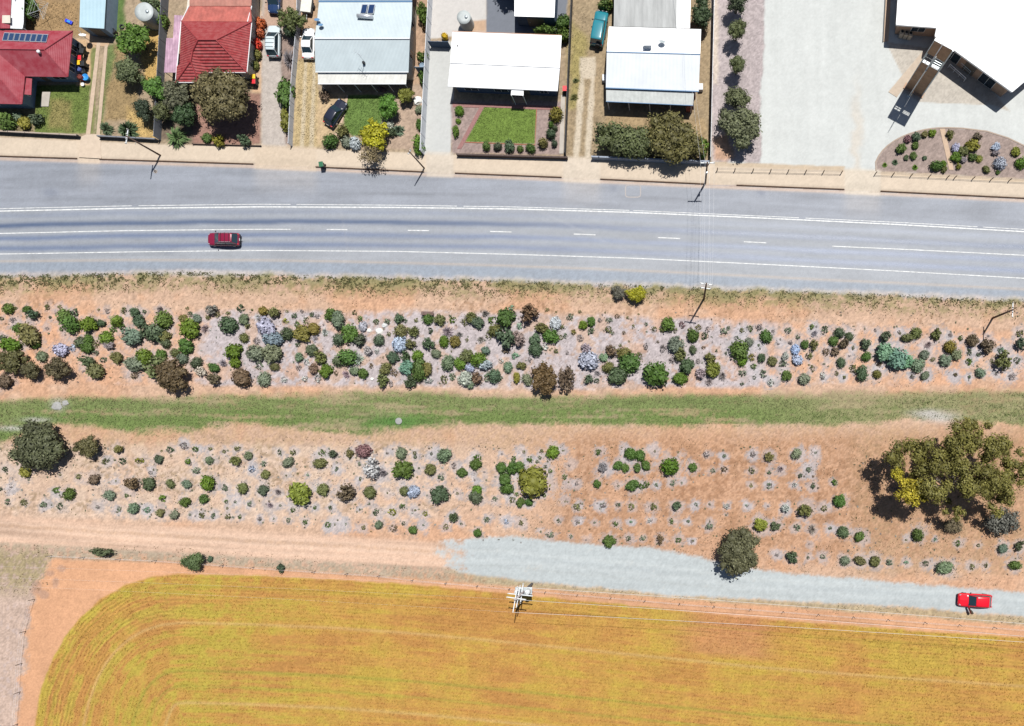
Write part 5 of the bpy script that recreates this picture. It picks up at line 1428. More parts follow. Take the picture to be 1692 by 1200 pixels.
# ---- visitor building with the big white roof (top right)
RO = [(1489, -80), (1481, 41), (1548, 46), (1545, 60), (1672, 152), (1790, 52), (1790, -80)]
h6 = house('visitor_building', 'large angular building with blank white roof beside the pale car park', RO, 3.4, 0.75, m_wall_tan, 'building',
           wins=((3, 0.25, 2.4, 2.1, 0.1, 'window'), (3, 0.5, 1.8, 2.2, 0.0, 'door'), (3, 0.75, 2.4, 2.1, 0.1, 'window'), (1, 0.5, 2.0, 1.2, 1.0, 'window'), (0, 0.7, 2.0, 1.2, 1.0, 'window')))
faces_px('roof', [[(a, b, 3.45) for a, b in RO]], m_whiteroof, h6, 0.28)
for i in range(5):
    a, b = RO[i], RO[i + 1]
    gutter(h6, (a[0], a[1], 3.44), (b[0], b[1], 3.44), m_gutter, 0.08)
m_tanpave = mat('tan_paving', alb(226, 198, 172), 0.8, 0.2, nscale=3, namt=0.12)
struct(slab('side_path', [(1470, -120), (1478, -120), (1468, 68), (1460, 69)], 0.1, ZY + 0.06, m_tanpave))
struct(slab('path_edging', [(1468.6, -120), (1469.8, -120), (1459.8, 69), (1458.6, 69)], 0.1, ZY + 0.16, m_dark))
for k_, (a, b) in enumerate(((1489.5, 55), (1496.5, 56.5), (1503.5, 58))):
    p = W(a, b, ZY + 0.6)
    u_ = thing('air_conditioner', ('leftmost', 'middle', 'rightmost')[k_] + ' of three tan plant units in the shaded recess', 'plant unit', (p.x, p.y, ZY), 'plant units beside the big white roof')
    bbox_mesh('casing', (p.x, p.y, ZY + 0.55), (0.52, 0.85, 1.1), m_wall_tan if False else mat('tan_casing', (0.42, 0.36, 0.28), 0.6, 0.3), u_, -0.12, 0.03)
    lathe('fan_grille', [(0.02, 0.0), (0.2, 0.0), (0.2, 0.04), (0.02, 0.05)], m_dark, u_, (p.x, p.y, ZY + 1.1), 14)

# ---- tall sign tower with its mast
B0, B1 = WG(1497, 143), WG(1523, 157)
dv = (B1 - B0); Lw = dv.length; ang = math.atan2(dv.y, dv.x)
tw = thing('sign_tower', 'tall brown slab tower with two openings near the top beside the white roof', 'tower', (*((B0 + B1) / 2).xy, ZY), rot=ang)
m_rust = mat('rust_panel', (0.36, 0.225, 0.14), 0.75, 0.25, nscale=1.2, namt=0.25)
TH = 11.8
def tp(name, x0, x1, z0, z1, m, y=0.0, d=0.34, bev=0.01):
    o = bbox_mesh(name, (0, 0, 0), (x1 - x0, d, z1 - z0), m, tw, 0, bev)
    o.location = ((x0 + x1) / 2, y, (z0 + z1) / 2)
    return o
hw = Lw / 2
zs = [0, 1.3, 2.9, 4.9, 6.9]
for i in range(4):
    for s in (-1, 1):
        tp('panel', (-hw if s < 0 else 0.015), (-0.015 if s < 0 else hw), zs[i] + 0.012, zs[i + 1] - 0.012, m_rust)
for s in (-1, 1):
    tp('panel', (-hw if s < 0 else 0.015), (-0.015 if s < 0 else hw), 8.95, TH, m_rust)
tp('mullion', -0.14, 0.14, 6.9, 8.95, m_steel, d=0.3)
tp('jamb', -hw, -hw + 0.12, 6.9, 8.95, m_steel, d=0.3)
tp('jamb', hw - 0.12, hw, 6.9, 8.95, m_steel, d=0.3)
tp('bar', -hw + 0.1, -0.1, 7.85, 7.95, m_dark, d=0.1); tp('bar', -0.78, -0.70, 6.9, 8.95, m_dark, d=0.12)
for i in range(4):
    tp('louvre', 0.12, hw - 0.1, 7.2 + i * 0.45, 7.25 + i * 0.45, m_steel, d=0.06)
tp('sill', -hw - 0.05, hw + 0.05, 6.84, 6.93, m_gutter, d=0.42)
tp('coping', -hw - 0.06, hw + 0.06, TH, TH + 0.09, m_gutter, d=0.44)
tp('side_channel', hw + 0.003, hw + 0.16, 0, TH, m_steel, y=0.2, d=0.95)
tp('side_channel', -hw - 0.08, -hw - 0.003, 0, TH, m_steel, d=0.40)
tp('plinth', -hw - 0.3, hw + 0.3, 0, 0.12, m_wall_tan, d=0.9)
p = WG(1502, 159)
ms = thing('mast', 'slim white mast standing in front of the brown slab tower', 'mast', (p.x, p.y, ZY))
tube('pole', [(p.x, p.y, ZY), (p.x, p.y, ZY + 9), (p.x, p.y, ZY + 14.4)], [0.085, 0.07, 0.035], m_gutter, ms, 10)
bbox_mesh('bracket', (p.x, p.y, ZY + 7.2), (0.2, 0.45, 0.12), m_steel, ms, ang, 0.01)
lathe('base_plate', [(0.25, 0), (0.25, 0.05), (0.1, 0.09)], m_steel, ms, (p.x, p.y, ZY), 14)
# hand rails by the entrance
for lab, (a, b), mm in (('bright hand rail outside the shaded entrance of the white roofed building', ((1566, 112), (1592, 135)), m_gutter), ('dim hand rail inside the shade of the white roofed building', ((1574, 101), (1600, 124)), m_steel)):
    A, B = WG(*a), WG(*b)
    r_ = thing('hand_rail', lab, 'railing', (A.x, A.y, ZY), 'hand rails at the entrance')
    tube('rail', [A + Vector((0, 0, 0.95)), B + Vector((0, 0, 0.95))], 0.045, mm, r_, 6)
    tube('rail', [A + Vector((0, 0, 0.55)), B + Vector((0, 0, 0.55))], 0.03, mm, r_, 6)
    for t in (0, 0.33, 0.66, 1):
        q = A.lerp(B, t); tube('post', [q, q + Vector((0, 0, 0.95))], 0.035, mm, r_, 6)
struct(slab('bed_path', [(1553, 213), (1561.5, 213), (1576, 281), (1568.5, 281)], 0.1, ZY + 0.05, m_tanpave))
# edge strip of the round bed
m_edge = mat('edging', alb(196, 176, 160), 0.8, 0.2)
for k_ in range(len(BED) - 3):
    pass
rb_ = [(u_, v_) for u_, v_ in BED[:-2]]
struct(ribbon('bed_edging', rb_, 0.18, ZY + 0.045, m_edge))
# paving joints on the apron
m_conc = mat('concrete', alb(214, 206, 196), 0.8, 0.25, nscale=1.0, namt=0.16)
struct(slab('entry_slab', [(1526, 83), (1534, 88), (1482, 161), (1468, 152)], 0.1, ZY + 0.05, mat('entry_concrete', alb(222, 204, 184), 0.8, 0.25, nscale=1.5, namt=0.14)))

# ------------------------------------------------------------------ drives, paths and slabs in the yards
for pl in ([(160, 70), (166, 70), (149, 222), (142, 222)], [(173, 74), (178, 74), (165, 222), (159, 222)]):
    struct(slab('driveway_strip', pl, 0.1, ZY + 0.05, mat('driveway_strip', alb(226, 202, 178), 0.8, 0.2, nscale=2.0, namt=0.18)))
struct(slab('driveway_apron', [(143, 222), (166, 222), (167, 262), (130, 260), (134, 226)], 0.0, ZY + 0.03, mat('apron_concrete', alb(236, 216, 194), 0.8, 0.2, nscale=1.5, namt=0.12)))
struct(slab('carport_slab', [(142, 56), (182, 68), (178, 78), (142, 72)], 0.1, ZY + 0.04, mat('carport_concrete', alb(226, 192, 158), 0.8, 0.2, nscale=2.0, namt=0.14)))
struct(slab('garden_step', [(70, 152), (83, 152), (80, 176), (66, 176)], 0.1, ZY + 0.08, m_conc))
m_brickpave = mat('red_paving', alb(180, 134, 130), 0.8, 0.2, nscale=4, namt=0.25)
struct(slab('brick_path', [(748, 170), (926, 176), (926, 182), (888, 181), (800, 177), (762, 246), (755, 246), (792, 178), (748, 177)], 0.1, ZY + 0.045, m_brickpave))
struct(slab('side_path', [(927, 157), (934, 157), (931, 254), (924, 254)], 0.1, ZY + 0.05, m_conc))
m_edgebrick = mat('brick_edging', alb(186, 120, 96), 0.8, 0.2)
struct(ribbon('lawn_edging', [(769, 236), (884.5, 240.5), (887, 181)], 0.12, ZY + 0.06, m_edgebrick))
struct(ribbon('lawn_edging', [(575, 158), (569, 190), (562, 214), (552, 230)], 0.3, ZY + 0.05, m_tanpave))

# ------------------------------------------------------------------ fences and walls
def fence(label, pts, hgt, m, plen=2.4, name='fence', thick=0.06, postm=None, cap=None, group=None):
    A = WG(*pts[0])
    root = thing(name, label, 'wall' if 'wall' in name else 'fence', (A.x, A.y, ZY), group)
    for a, b in zip(pts[:-1], pts[1:]):
        P, Q = WG(*a), WG(*b)
        n = max(1, round((Q - P).length / plen))
        ang = math.atan2(Q.y - P.y, Q.x - P.x)
        L = (Q - P).length / n
        for i in range(n):
            c = P.lerp(Q, (i + 0.5) / n)
            box('panel', (c.x, c.y, ZY + hgt / 2), (L - 0.05, thick, hgt), m, root, ang)
            if cap: box('capping', (c.x, c.y, ZY + hgt + 0.025), (L - 0.02, thick + 0.08, 0.05), cap, root, ang)
        for i in range(n + 1):
            c = P.lerp(Q, i / n)
            box('post', (c.x, c.y, ZY + hgt / 2 + 0.03), (0.08, thick + 0.05, hgt + 0.06), postm or m, root, ang)
    return root
m_fdark = mat('dark_fence', (0.045, 0.05, 0.06), 0.7, 0.3, nscale=1.5, namt=0.2)
m_fgrey = mat('grey_fence', (0.42, 0.44, 0.48), 0.7, 0.3, nscale=1.0, namt=0.15)
m_fgrey2 = mat('slate_fence', (0.13, 0.14, 0.16), 0.7, 0.3, nscale=1.0, namt=0.2)
m_fwhite = mat('white_fence', (0.55, 0.57, 0.6), 0.65, 0.3, nscale=1.0, namt=0.12)
m_wallbrown = mat('brown_wall', (0.075, 0.055, 0.05), 0.85, 0.2, nscale=4, namt=0.3)
m_wallblue = mat('bluegrey_wall', (0.24, 0.27, 0.33), 0.8, 0.2, nscale=2, namt=0.2)
m_wallcap = mat('wall_capping', alb(200, 184, 170), 0.8, 0.2)
fence('low dark front fence left of the twin-strip driveway', [(-120, 214), (134, 227)], 0.75, m_fdark, 2.4, 'low_fence', 0.1, cap=m_wallcap)
fence('low dark front fence between the twin-strip driveway and the yucca', [(167, 228), (262, 233)], 0.7, m_fdark, 2.4, 'low_fence', 0.1, cap=m_fgrey2)
fence('slate grey side fence left of the red tiled house', [(282, -60), (266, 232)], 1.5, m_fgrey2, 2.4)
fence('thin garden edging fence in front of the big olive tree', [(320, 239), (432, 242)], 0.3, m_wallbrown, 2.4, 'low_fence')
fence('whitish fence beside the white sedan and the gravel drive', [(497, 2), (497, 40), (487, 150), (483, 242)], 1.15, m_fgrey, 1.8)
fence('tall pale panel fence along the concrete driveway', [(718, -60), (711, 66), (701, 256)], 1.75, m_fwhite, 2.45, postm=m_fgrey)
fence('dark blue gate fence across the concrete driveway', [(713, 78), (745, 79)], 1.5, m_wall_navy, 1.4, 'gate_fence')
fence('short blue fence across the narrow side garden', [(692, 120), (706, 120)], 1.5, m_wall_blue, 1.3)
fence('dark side fence between the square lawn and the dry grass drive', [(949, -60), (935, 258)], 1.5, m_fdark, 2.4)
fence('low brown brick wall in front of the square lawn', [(757, 258), (938, 263)], 0.7, m_wallbrown, 2.4, 'front_wall', 0.22)
fence('low blue-grey wall in front of the hedge trees', [(979, 263), (1171, 271)], 0.95, m_wallblue, 2.4, 'front_wall', 0.2)
fence('white side fence between the hedge trees and the mulched strip', [(1181, -60), (1173.5, 266)], 1.6, m_fwhite, 2.4)
def post_rail(label, xs, y0f, group):
    A = WG(xs[0], y0f(xs[0]))
    root = thing('post_and_rail_fence', label, 'fence', (A.x, A.y, ZY), group)
    m = mat('weathered_timber', (0.16, 0.12, 0.09), 0.85, 0.15, nscale=3, namt=0.3)
    prev = None
    for x in xs:
        p = WG(x, y0f(x))
        tube('post', [p - Vector((0, 0, 0.05)), p + Vector((0, 0, 0.95))], 0.07, m, root, 7)
        if prev is not None:
            for z in (0.85, 0.45):
                tube('rail', [prev + Vector((0, 0, z)), p + Vector((0, 0, z))], 0.022, mat('rail_wire', (0.3, 0.26, 0.22), 0.6, 0.3), root, 5)
        prev = p
    return root
post_rail('post and rail fence along the front of the pale car park', [1185, 1214, 1244, 1273, 1302, 1331, 1360, 1390], lambda x: 282 + (x - 1185) * 0.022, 'post and rail fences by the footpath')
post_rail('post and rail fence in front of the round garden bed', [1446, 1475, 1505, 1535, 1565, 1577, 1607, 1637, 1667, 1697], lambda x: 288 + (x - 1446) * 0.05, 'post and rail fences by the footpath')
# ------------------------------------------------------------------ trees in yards and beds
GRN = (0.075, 0.135, 0.035); OLV = (0.115, 0.125, 0.055); BRN = (0.14, 0.105, 0.065); DGR = (0.055, 0.085, 0.045); GRY = (0.13, 0.14, 0.11); YEL = (0.26, 0.27, 0.02)
T = [
 ('dense green tree behind the round water tank', 223, 68, 27, 29, 3.6, (0.076, 0.142, 0.023), 1),
 ('straggly dark tree left of the ball shaped green tree', 214, 120, 22, 22, 3.0, (0.087, 0.107, 0.050), 2),
 ('ball shaped bright green tree against the slate fence', 258, 147, 20, 19, 3.0, (0.081, 0.166, 0.033), 3),
 ('small black-green tree below the straggly dark tree', 238, 181, 15, 19, 2.6, (0.035, 0.049, 0.029), 4),
 ('greyish feathery tree left of the big olive tree', 296, 160, 24, 26, 3.4, (0.087, 0.091, 0.055), 5),
 ('dark green tree above the spiky yucca', 306, 192, 20, 22, 3.0, (0.040, 0.073, 0.029), 6),
 ('small olive tree beside the slate fence bottom', 270, 186, 16, 18, 2.6, (0.095, 0.107, 0.045), 7),
 ('big rounded olive-brown tree in front of the red tiled house', 371, 162, 46, 45, 5.4, (0.119, 0.103, 0.048), 8),
 ('mixed green bush tree between the silver wagon and the white sedan', 482, 34, 24, 20, 2.6, (0.091, 0.111, 0.036), 9),
 ('dark glossy shrub tree below the mixed green bush', 481, 52, 12, 14, 1.9, (0.040, 0.065, 0.032), 10),
 ('vivid yellow-green tree beside the footpath', 620, 226, 25, 26, 2.8, (0.274, 0.263, 0.016), 11),
 ('bright green tree at the right end of the small lawn', 643, 178, 16, 24, 2.6, (0.076, 0.166, 0.025), 12),
 ('yellow-green bush below the corner of the pale blue roof', 672, 158, 14, 14, 2.0, (0.158, 0.167, 0.032), 13),
 ('thin grey street tree standing on the footpath', 614, 258, 22, 17, 3.2, (0.190, 0.152, 0.084), 14),
 ('broad green tree left of the rusty leaved hedge tree', 1036, 234, 50, 29, 3.0, (0.079, 0.095, 0.039), 15),
 ('rusty green hedge tree at the right end of the blue-grey wall', 1114, 230, 48, 40, 3.6, (0.099, 0.091, 0.032), 16),
 ('dark leafy tree beside the grey rear roof', 1160, 24, 17, 28, 3.4, (0.048, 0.073, 0.032), 17),
 ('topmost dark tree in the mulched strip by the car park', 1218, 6, 19, 18, 4.0, (0.059, 0.076, 0.042), 18),
 ('second tree from the top in the mulched strip', 1218, 52, 18, 18, 3.9, (0.091, 0.107, 0.045), 19),
 ('third and smallest tree in the mulched strip', 1218, 109, 16, 17, 3.8, (0.079, 0.095, 0.039), 20),
 ('fourth tree from the top in the mulched strip', 1218, 164, 22, 20, 3.6, (0.095, 0.107, 0.052), 21),
 ('largest spreading tree at the bottom of the mulched strip', 1225, 212, 34, 36, 4.0, (0.103, 0.114, 0.061), 22),
 ('tree behind the white roofed house casting its shade on the yard', 842, -48, 30, 28, 6.0, (0.063, 0.076, 0.036), 23),
 ('large dark rounded bush tree at the left end of the lower bed', 66, 739, 46, 37, 2.9, (0.079, 0.087, 0.045), 24),
 ('olive bush tree right of the large dark bush tree', 144, 738, 22, 19, 2.2, (0.099, 0.091, 0.039), 25),
 ('leftmost brown-green bush in the bottom row of the upper bed', 20, 597, 25, 22, 2.2, (0.083, 0.080, 0.032), 26),
 ('dark olive-brown bush between two others at the bottom left of the upper bed', 52, 613, 17, 17, 2.0, (0.079, 0.073, 0.036), 27),
 ('dark brown bush below the pale blue flowering shrub', 97, 609, 20, 21, 2.2, (0.087, 0.073, 0.039), 28),
 ('rust brown bush tree in the bottom row, left quarter', 284, 621, 28, 28, 2.6, (0.095, 0.069, 0.036), 29),
 ('rust brown bush tree in the bottom row, centre', 901, 627, 26, 25, 2.6, (0.111, 0.073, 0.032), 30),
 ('olive tree leaning over the pale gravel track', 1220, 912, 38, 40, 4.4, (0.091, 0.091, 0.048), 31),
 ('lone green tree between the dirt track and the crop', 321, 927, 20, 16, 2.0, (0.079, 0.114, 0.045), 32),
 ('vivid yellow-green bush on the road verge', 1052, 486, 18, 15, 1.9, (0.243, 0.234, 0.016), 33),
 ('grey dying bush beside the yellow-green verge bush', 1023, 484, 12, 13, 1.4, (0.103, 0.099, 0.077), 34),
]
for (lab, px, py, rx, ry, hg, col, sd) in T:
    tree(lab, px, py, rx, ry, hg, col, sd, density=0.55 if 'thin grey' in lab else 1.0, core=0.3 if 'thin grey' in lab else 0.78)
# the great gum on the right: several stems, clumps at their own heights
tree('great multi-stemmed gum tree at the right edge of the lower bed', 1590, 790, 120, 95, 10.5, (0.135, 0.125, 0.032), 51, leaf=0.15, n_leaf=19000, core=0.7,
     bark=m_palebark, base=(1560, 810), parts=[(1500, 760, 34, 6.5), (1545, 740, 40, 8.0), (1560, 790, 42, 8.6), (1600, 730, 36, 8.5), (1618, 705, 26, 8.0), (1635, 760, 40, 8.4), (1662, 745, 26, 7.4), (1600, 785, 36, 9.0), (1640, 800, 34, 7.8), (1672, 790, 26, 7.0), (1582, 838, 22, 5.0), (1650, 828, 26, 5.6), (1680, 760, 22, 7.0)])
tree('yellow leaved tree under the left side of the great gum', 1508, 812, 28, 24, 8.6, (0.30, 0.25, 0.025), 52, leaf=0.13, n_leaf=3600, core=0.7, clear=0.55)
tree('small yellow sapling above the yellow leaved tree', 1482, 783, 12, 14, 7.4, (0.30, 0.26, 0.025), 53, clear=0.6)
tree('dark grey bush under the right side of the great gum', 1656, 862, 34, 22, 2.2, (0.10, 0.10, 0.085), 54)
tree('brown low bush below the trunk of the great gum', 1574, 868, 22, 13, 1.5, (0.14, 0.115, 0.07), 55)
# ------------------------------------------------------------------ yard shrubs
YS = [
 (8, 201, 15, 15, 'G', 'round', 'clipped dark ball shrub at the left edge of the picture', 1),
 (30, 193, 9, 8, 'T', 'lumpy', 'grey-green plant right of the clipped dark ball', 1),
 (40, 203, 10, 9, 'o', 'lumpy', 'pale green plant by the front fence below the maroon house', 1),
 (60, 197, 11, 10, 'D', 'loose', 'dark straggly shrub beside the first lawn', 1),
 (173, 211, 12, 13, 'D', 'spiky', 'dark grey spiky shrub right of the twin-strip driveway', 1),
 (207, 212, 18, 17, 'D', 'spiky', 'big grey spiky shrub under the left power pole head', 1),
 (48, 12, 9, 22, 'G', 'loose', 'green creeper beside the whitish awning', 1),
 (252, 6, 14, 10, 'D', 'loose', 'dark shrub above the round water tank', 1),
 (268, 30, 8, 18, 'G', 'loose', 'green shrub right of the round water tank', 1),
 (342, 228, 8, 8, 'G', 'lumpy', 'small green shrub left of the low olive tree fence', 1),
 (361, 233, 11, 9, 'o', 'loose', 'yellow-green shrub on the edging below the olive tree', 1),
 (404, 233, 10, 10, 'D', 'loose', 'blue-green shrub at the right end of the edging', 1),
 (471, 154, 13, 23, 'G', 'lumpy', 'oval green shrub against the whitish fence', 1.0),
 (472, 200, 8, 18, 'o', 'lumpy', 'narrow yellow-green shrub below the oval green one', 1),
 (475, 96, 10, 20, 'p', 'wispy', 'bare twiggy shrub beside the gravel drive', 1),
 (545, 233, 11, 12, 'G', 'round', 'clipped ball shrub right of the dirt wheel tracks', 1.2),
 (536, 158, 8, 9, 'b', 'loose', 'brown shrub at the left end of the verandah shade', 1),
 (566, 217, 11, 10, 'O', 'loose', 'olive plant below the small lawn', 1),
 (572, 234, 10, 9, 'T', 'bloom', 'left of two white flecked shrubs by the footpath', 1),
 (586, 237, 10, 10, 'S', 'bloom', 'right of two white flecked shrubs by the footpath', 1),
 (641, 206, 9, 9, 'S', 'bloom', 'white flowering shrub right of the small lawn', 1),
 (657, 214, 13, 10, 'T', 'spiky', 'grey-green spiky shrub near the bare soil yard', 1),
 (648, 218, 8, 8, 'D', 'loose', 'dark shrub behind the vivid yellow-green tree', 1),
 (693, 206, 6, 10, 'G', 'lumpy', 'small green shrub on the tall pale fence', 1),
 (691, 239, 9, 17, 'g', 'round', 'oval hedge shrub at the bottom of the tall pale fence', 1.1),
 (692, 181, 6, 7, 'T', 'bloom', 'speckled shrub by the tall pale fence', 1),
 (699, 95, 8, 10, 'G', 'loose', 'dark leafy plant in the narrow side garden', 1),
 (700, 25, 8, 20, 'G', 'loose', 'long green shrub at the top of the narrow side garden', 1),
 (698, 130, 5, 12, 'G', 'loose', 'thin green plant under the short blue fence', 1),
 (702, 45, 6, 7, 'b', 'loose', 'brown plant in the narrow side garden', 1),
 (632, 148, 6, 4, 'R', 'loose', 'pink flowering plant in the verandah shade', 1),
 (759, 183, 7.5, 9, 'g', 'round', 'round bright shrub at the top of the left mulch bed', 1),
 (757, 200, 4, 4.5, 'g', 'round', 'tiny bright shrub in the left mulch bed', 1),
 (753, 217, 5.5, 11, 'g', 'lumpy', 'long bright shrub at the foot of the left mulch bed', 1),
 (803.5, 241, 6, 8, 'G', 'round', 'first clipped shrub from the left behind the brown wall', 1.3),
 (822, 242, 6, 7.5, 'D', 'round', 'second clipped shrub from the left behind the brown wall', 1.3),
 (841.5, 242, 10.5, 8.5, 'D', 'round', 'widest clipped shrub behind the brown wall', 1.1),
 (859.5, 246, 5, 6, 'G', 'round', 'smallest clipped shrub behind the brown wall', 1.1),
 (877, 245, 9, 7, 'G', 'round', 'last clipped shrub on the right behind the brown wall', 1.1),
 (919, 189, 10, 11, 'Z', 'round', 'big bronze clipped ball at the top of the right mulch bed', 1.3),
 (910, 206, 4.6, 5, 'G', 'round', 'small clipped ball under the big bronze ball', 1.5),
 (917, 212, 4.2, 5, 'D', 'round', 'small grey clipped ball beside the white path', 1.5),
 (910, 221, 7, 7.5, 'D', 'round', 'middle clipped ball in the right mulch bed', 1.4),
 (897, 236, 8, 9, 'O', 'round', 'olive clipped ball in the lower right mulch bed', 1.4),
 (916, 237, 5, 6.5, 'D', 'round', 'dark clipped ball in the corner by the white path', 1.4),
 (901, 51, 18, 7, 'G', 'lumpy', 'low green hedge behind the white roofed house', 1.4),
 (930, 38, 11, 13, 'G', 'lumpy', 'upper block of the tall green corner hedge', 1.6),
 (930, 59, 11, 12, 'G', 'lumpy', 'lower block of the tall green corner hedge', 1.6),
 (1161, 243, 9, 18, 'g', 'loose', 'vivid light green shrub at the end of the blue-grey wall', 1.3),
 (1001, 8, 13, 10, 'G', 'loose', 'green bush in front of the teal four wheel drive', 1.3),
 (1012, 9, 5, 7, 'o', 'loose', 'lime green shrub against the grey rear roof', 1.2),
 (951, 133, 8, 6, 'O', 'wispy', 'upper weed clump beside the dirt wheel tracks', 0.7),
 (948, 160, 7, 9, 'O', 'wispy', 'lower weed clump beside the dirt wheel tracks', 0.7),
 # round bed by the car park
 (1462.5, 272, 5, 5, 'g', 'spiky', 'small green plant in the left tip of the round bed', 1),
 (1479.5, 267.5, 6, 6, 'D', 'spiky', 'blue-grey plant second from the left tip of the round bed', 1),
 (1489, 245.5, 9, 8, 'G', 'lumpy', 'oval dark green shrub on the left of the round bed', 1),
 (1500, 230, 7, 6, 'R', 'bloom', 'pinkish shrub on the left rim of the round bed', 1),
 (1514, 226, 7.5, 8, 'D', 'lumpy', 'teal shrub on the rim of the round bed', 1),
 (1512.5, 240.5, 6, 6, 'G', 'lumpy', 'green shrub below the teal shrub in the round bed', 1),
 (1528, 222, 5.5, 6, 'O', 'lumpy', 'olive shrub on the rim of the round bed', 1),
 (1540.5, 220, 6.5, 6, 'g', 'lumpy', 'bright shrub left of the sand path in the round bed', 1),
 (1497.5, 260.5, 4, 5, 'D', 'lumpy', 'small dark shrub low in the left of the round bed', 1),
 (1509.5, 257.5, 6, 6, 'G', 'lumpy', 'green shrub in the middle left of the round bed', 1),
 (1528, 261, 3.5, 4, 'D', 'lumpy', 'tiny dark shrub in the middle of the round bed', 1),
 (1512.5, 276, 6, 5, 'g', 'spiky', 'green plant by the fence in the round bed', 1),
 (1547.5, 274, 11, 8.5, 'G', 'round', 'large green shrub left of the sand path foot', 1),
 (1559, 271, 6, 6, 'g', 'lumpy', 'fresh shrub touching the sand path foot', 1),
 (1560, 280, 6, 5, 'O', 'lumpy', 'olive shrub at the very foot of the sand path', 1),
 (1570, 222, 6, 8, 'O', 'loose', 'olive plant right of the sand path top', 1),
 (1579, 244, 8, 7, 'B', 'lumpy', 'blue-grey shrub right of the sand path', 1),
 (1592, 250, 8, 9, 'O', 'lumpy', 'olive shrub beside the blue-grey one in the round bed', 1),
 (1607, 240, 13, 10, 'o', 'bloom', 'large variegated shrub in the centre right of the round bed', 1),
 (1580, 260, 8, 9, 'g', 'lumpy', 'green shrub against the sand path', 1),
 (1592, 264, 5.5, 6, 'p', 'lumpy', 'grey shrub in the right half of the round bed', 1),
 (1607, 260, 6.5, 7, 'G', 'lumpy', 'dark shrub under the variegated one', 1),
 (1618, 262.5, 5.5, 5.5, 'o', 'round', 'yellow-green ball in the round bed', 1),
 (1584, 275, 4, 5, 'o', 'loose', 'small yellow-green plant by the fence', 1),
 (1616, 225, 8, 6, 'b', 'loose', 'dark brown shrub on the right rim of the round bed', 1),
 (1646, 243, 8, 7.5, 'B', 'lumpy', 'upper blue shrub in the right of the round bed', 1),
 (1645, 253, 6, 4, 'p', 'loose', 'grey plant below the upper blue shrub', 1),
 (1653, 270, 10, 10, 'B', 'round', 'large blue ball shrub in the right of the round bed', 1),
 (1630, 280, 7, 5.5, 'O', 'lumpy', 'olive shrub by the fence right of the sand path', 1),
 (1679, 251, 7, 7, 'o', 'bloom', 'yellow flecked shrub near the right edge', 1),
 (1688, 269, 9, 9, 'g', 'round', 'green ball shrub cut by the right edge', 1),
 (1649, 285, 3.5, 4, 'G', 'lumpy', 'tiny green plant by the fence under the blue ball', 1),
 # along the field
 (168, 912, 18, 8, 'D', 'loose', 'dark saltbush patch above the orange headland', 0.8),
 (347, 924, 5, 6, 'D', 'lumpy', 'small dark bush right of the lone green tree', 1),
 (463, 939, 6, 8, 'D', 'loose', 'small dark shrub on the orange strip', 1.2),
]
for (px, py, rx, ry, kd, sp, lab, hk) in YS:
    tag(shrub('garden_shrub', px, py, rx, ry, kd, sp, hk), lab, 'shrub', 'garden and yard shrubs')
RED = (0.42, 0.07, 0.03)
for i, (px, py, rx, ry, cl) in enumerate(((430, 38, 8, 9, (0.36, 0.10, 0.035)), (428, 54, 8, 9, (0.34, 0.10, 0.04)), (425, 72, 7, 9, (0.48, 0.05, 0.03)), (424, 90, 6.5, 9, (0.16, 0.15, 0.04)), (421, 108, 6, 9, (0.12, 0.15, 0.04)))):
    tag(shrub('flowering_hedge', px, py, rx, ry, 'R', 'bloom', 1.3, cl), '%s flowering shrub from the top beside the red tiled house' % ORD[i] + (' with red blossom' if i < 3 else ' mostly green'), 'shrub', 'red flowering shrubs by the gravel drive')
# yucca with its long leaves
yq = WG(295, 229)
yo = spiky_mesh('yucca', 130, 77, 0.045, 0.5, 0.9)
yu = bpy.data.objects.new('yucca', yo); COL.objects.link(yu)
yu.location = (yq.x, yq.y, ZY); yu.scale = (2.0, 2.0, 1.7); yu.color = (0.10, 0.16, 0.06, 1)
tag(yu, 'spiky yucca spreading over the front fence below the red tiled house', 'yucca')

# ------------------------------------------------------------------ tanks, bins and yard things
def tank(label, px, py, r, h, m):
    p = WG(px, py)
    t = thing('water_tank', label, 'water tank', (p.x, p.y, ZY))
    prof = []
    for i in range(22):
        prof.append((r + (0.02 if i % 2 else 0), h * i / 21))
    lathe('tank_wall', prof, m, t, (p.x, p.y, ZY), 32)
    lathe('tank_lid', [(r + 0.04, h + 0.004), (r + 0.04, h + 0.04), (r * 0.5, h + 0.09), (0.05, h + 0.11)], m, t, (p.x, p.y, ZY), 32)
    lathe('hatch', [(0.22, h + 0.1), (0.22, h + 0.24), (0.05, h + 0.26)], m_steel, t, (p.x + r * 0.4, p.y, ZY), 14)
m_tankgrey = mat('tank_steel', (0.34, 0.37, 0.37), 0.5, 0.4, nscale=1.5, namt=0.15)
tank('round pale steel water tank in the dry grass yard', 258, 36, 1.3, 2.3, m_tankgrey)
tank('small round tank behind the white roofed house', 773, 42, 0.95, 1.9, m_tankgrey)
tank('pale tank at the far left edge beside the lean-to', -1, 22, 0.9, 1.8, m_tankgrey)

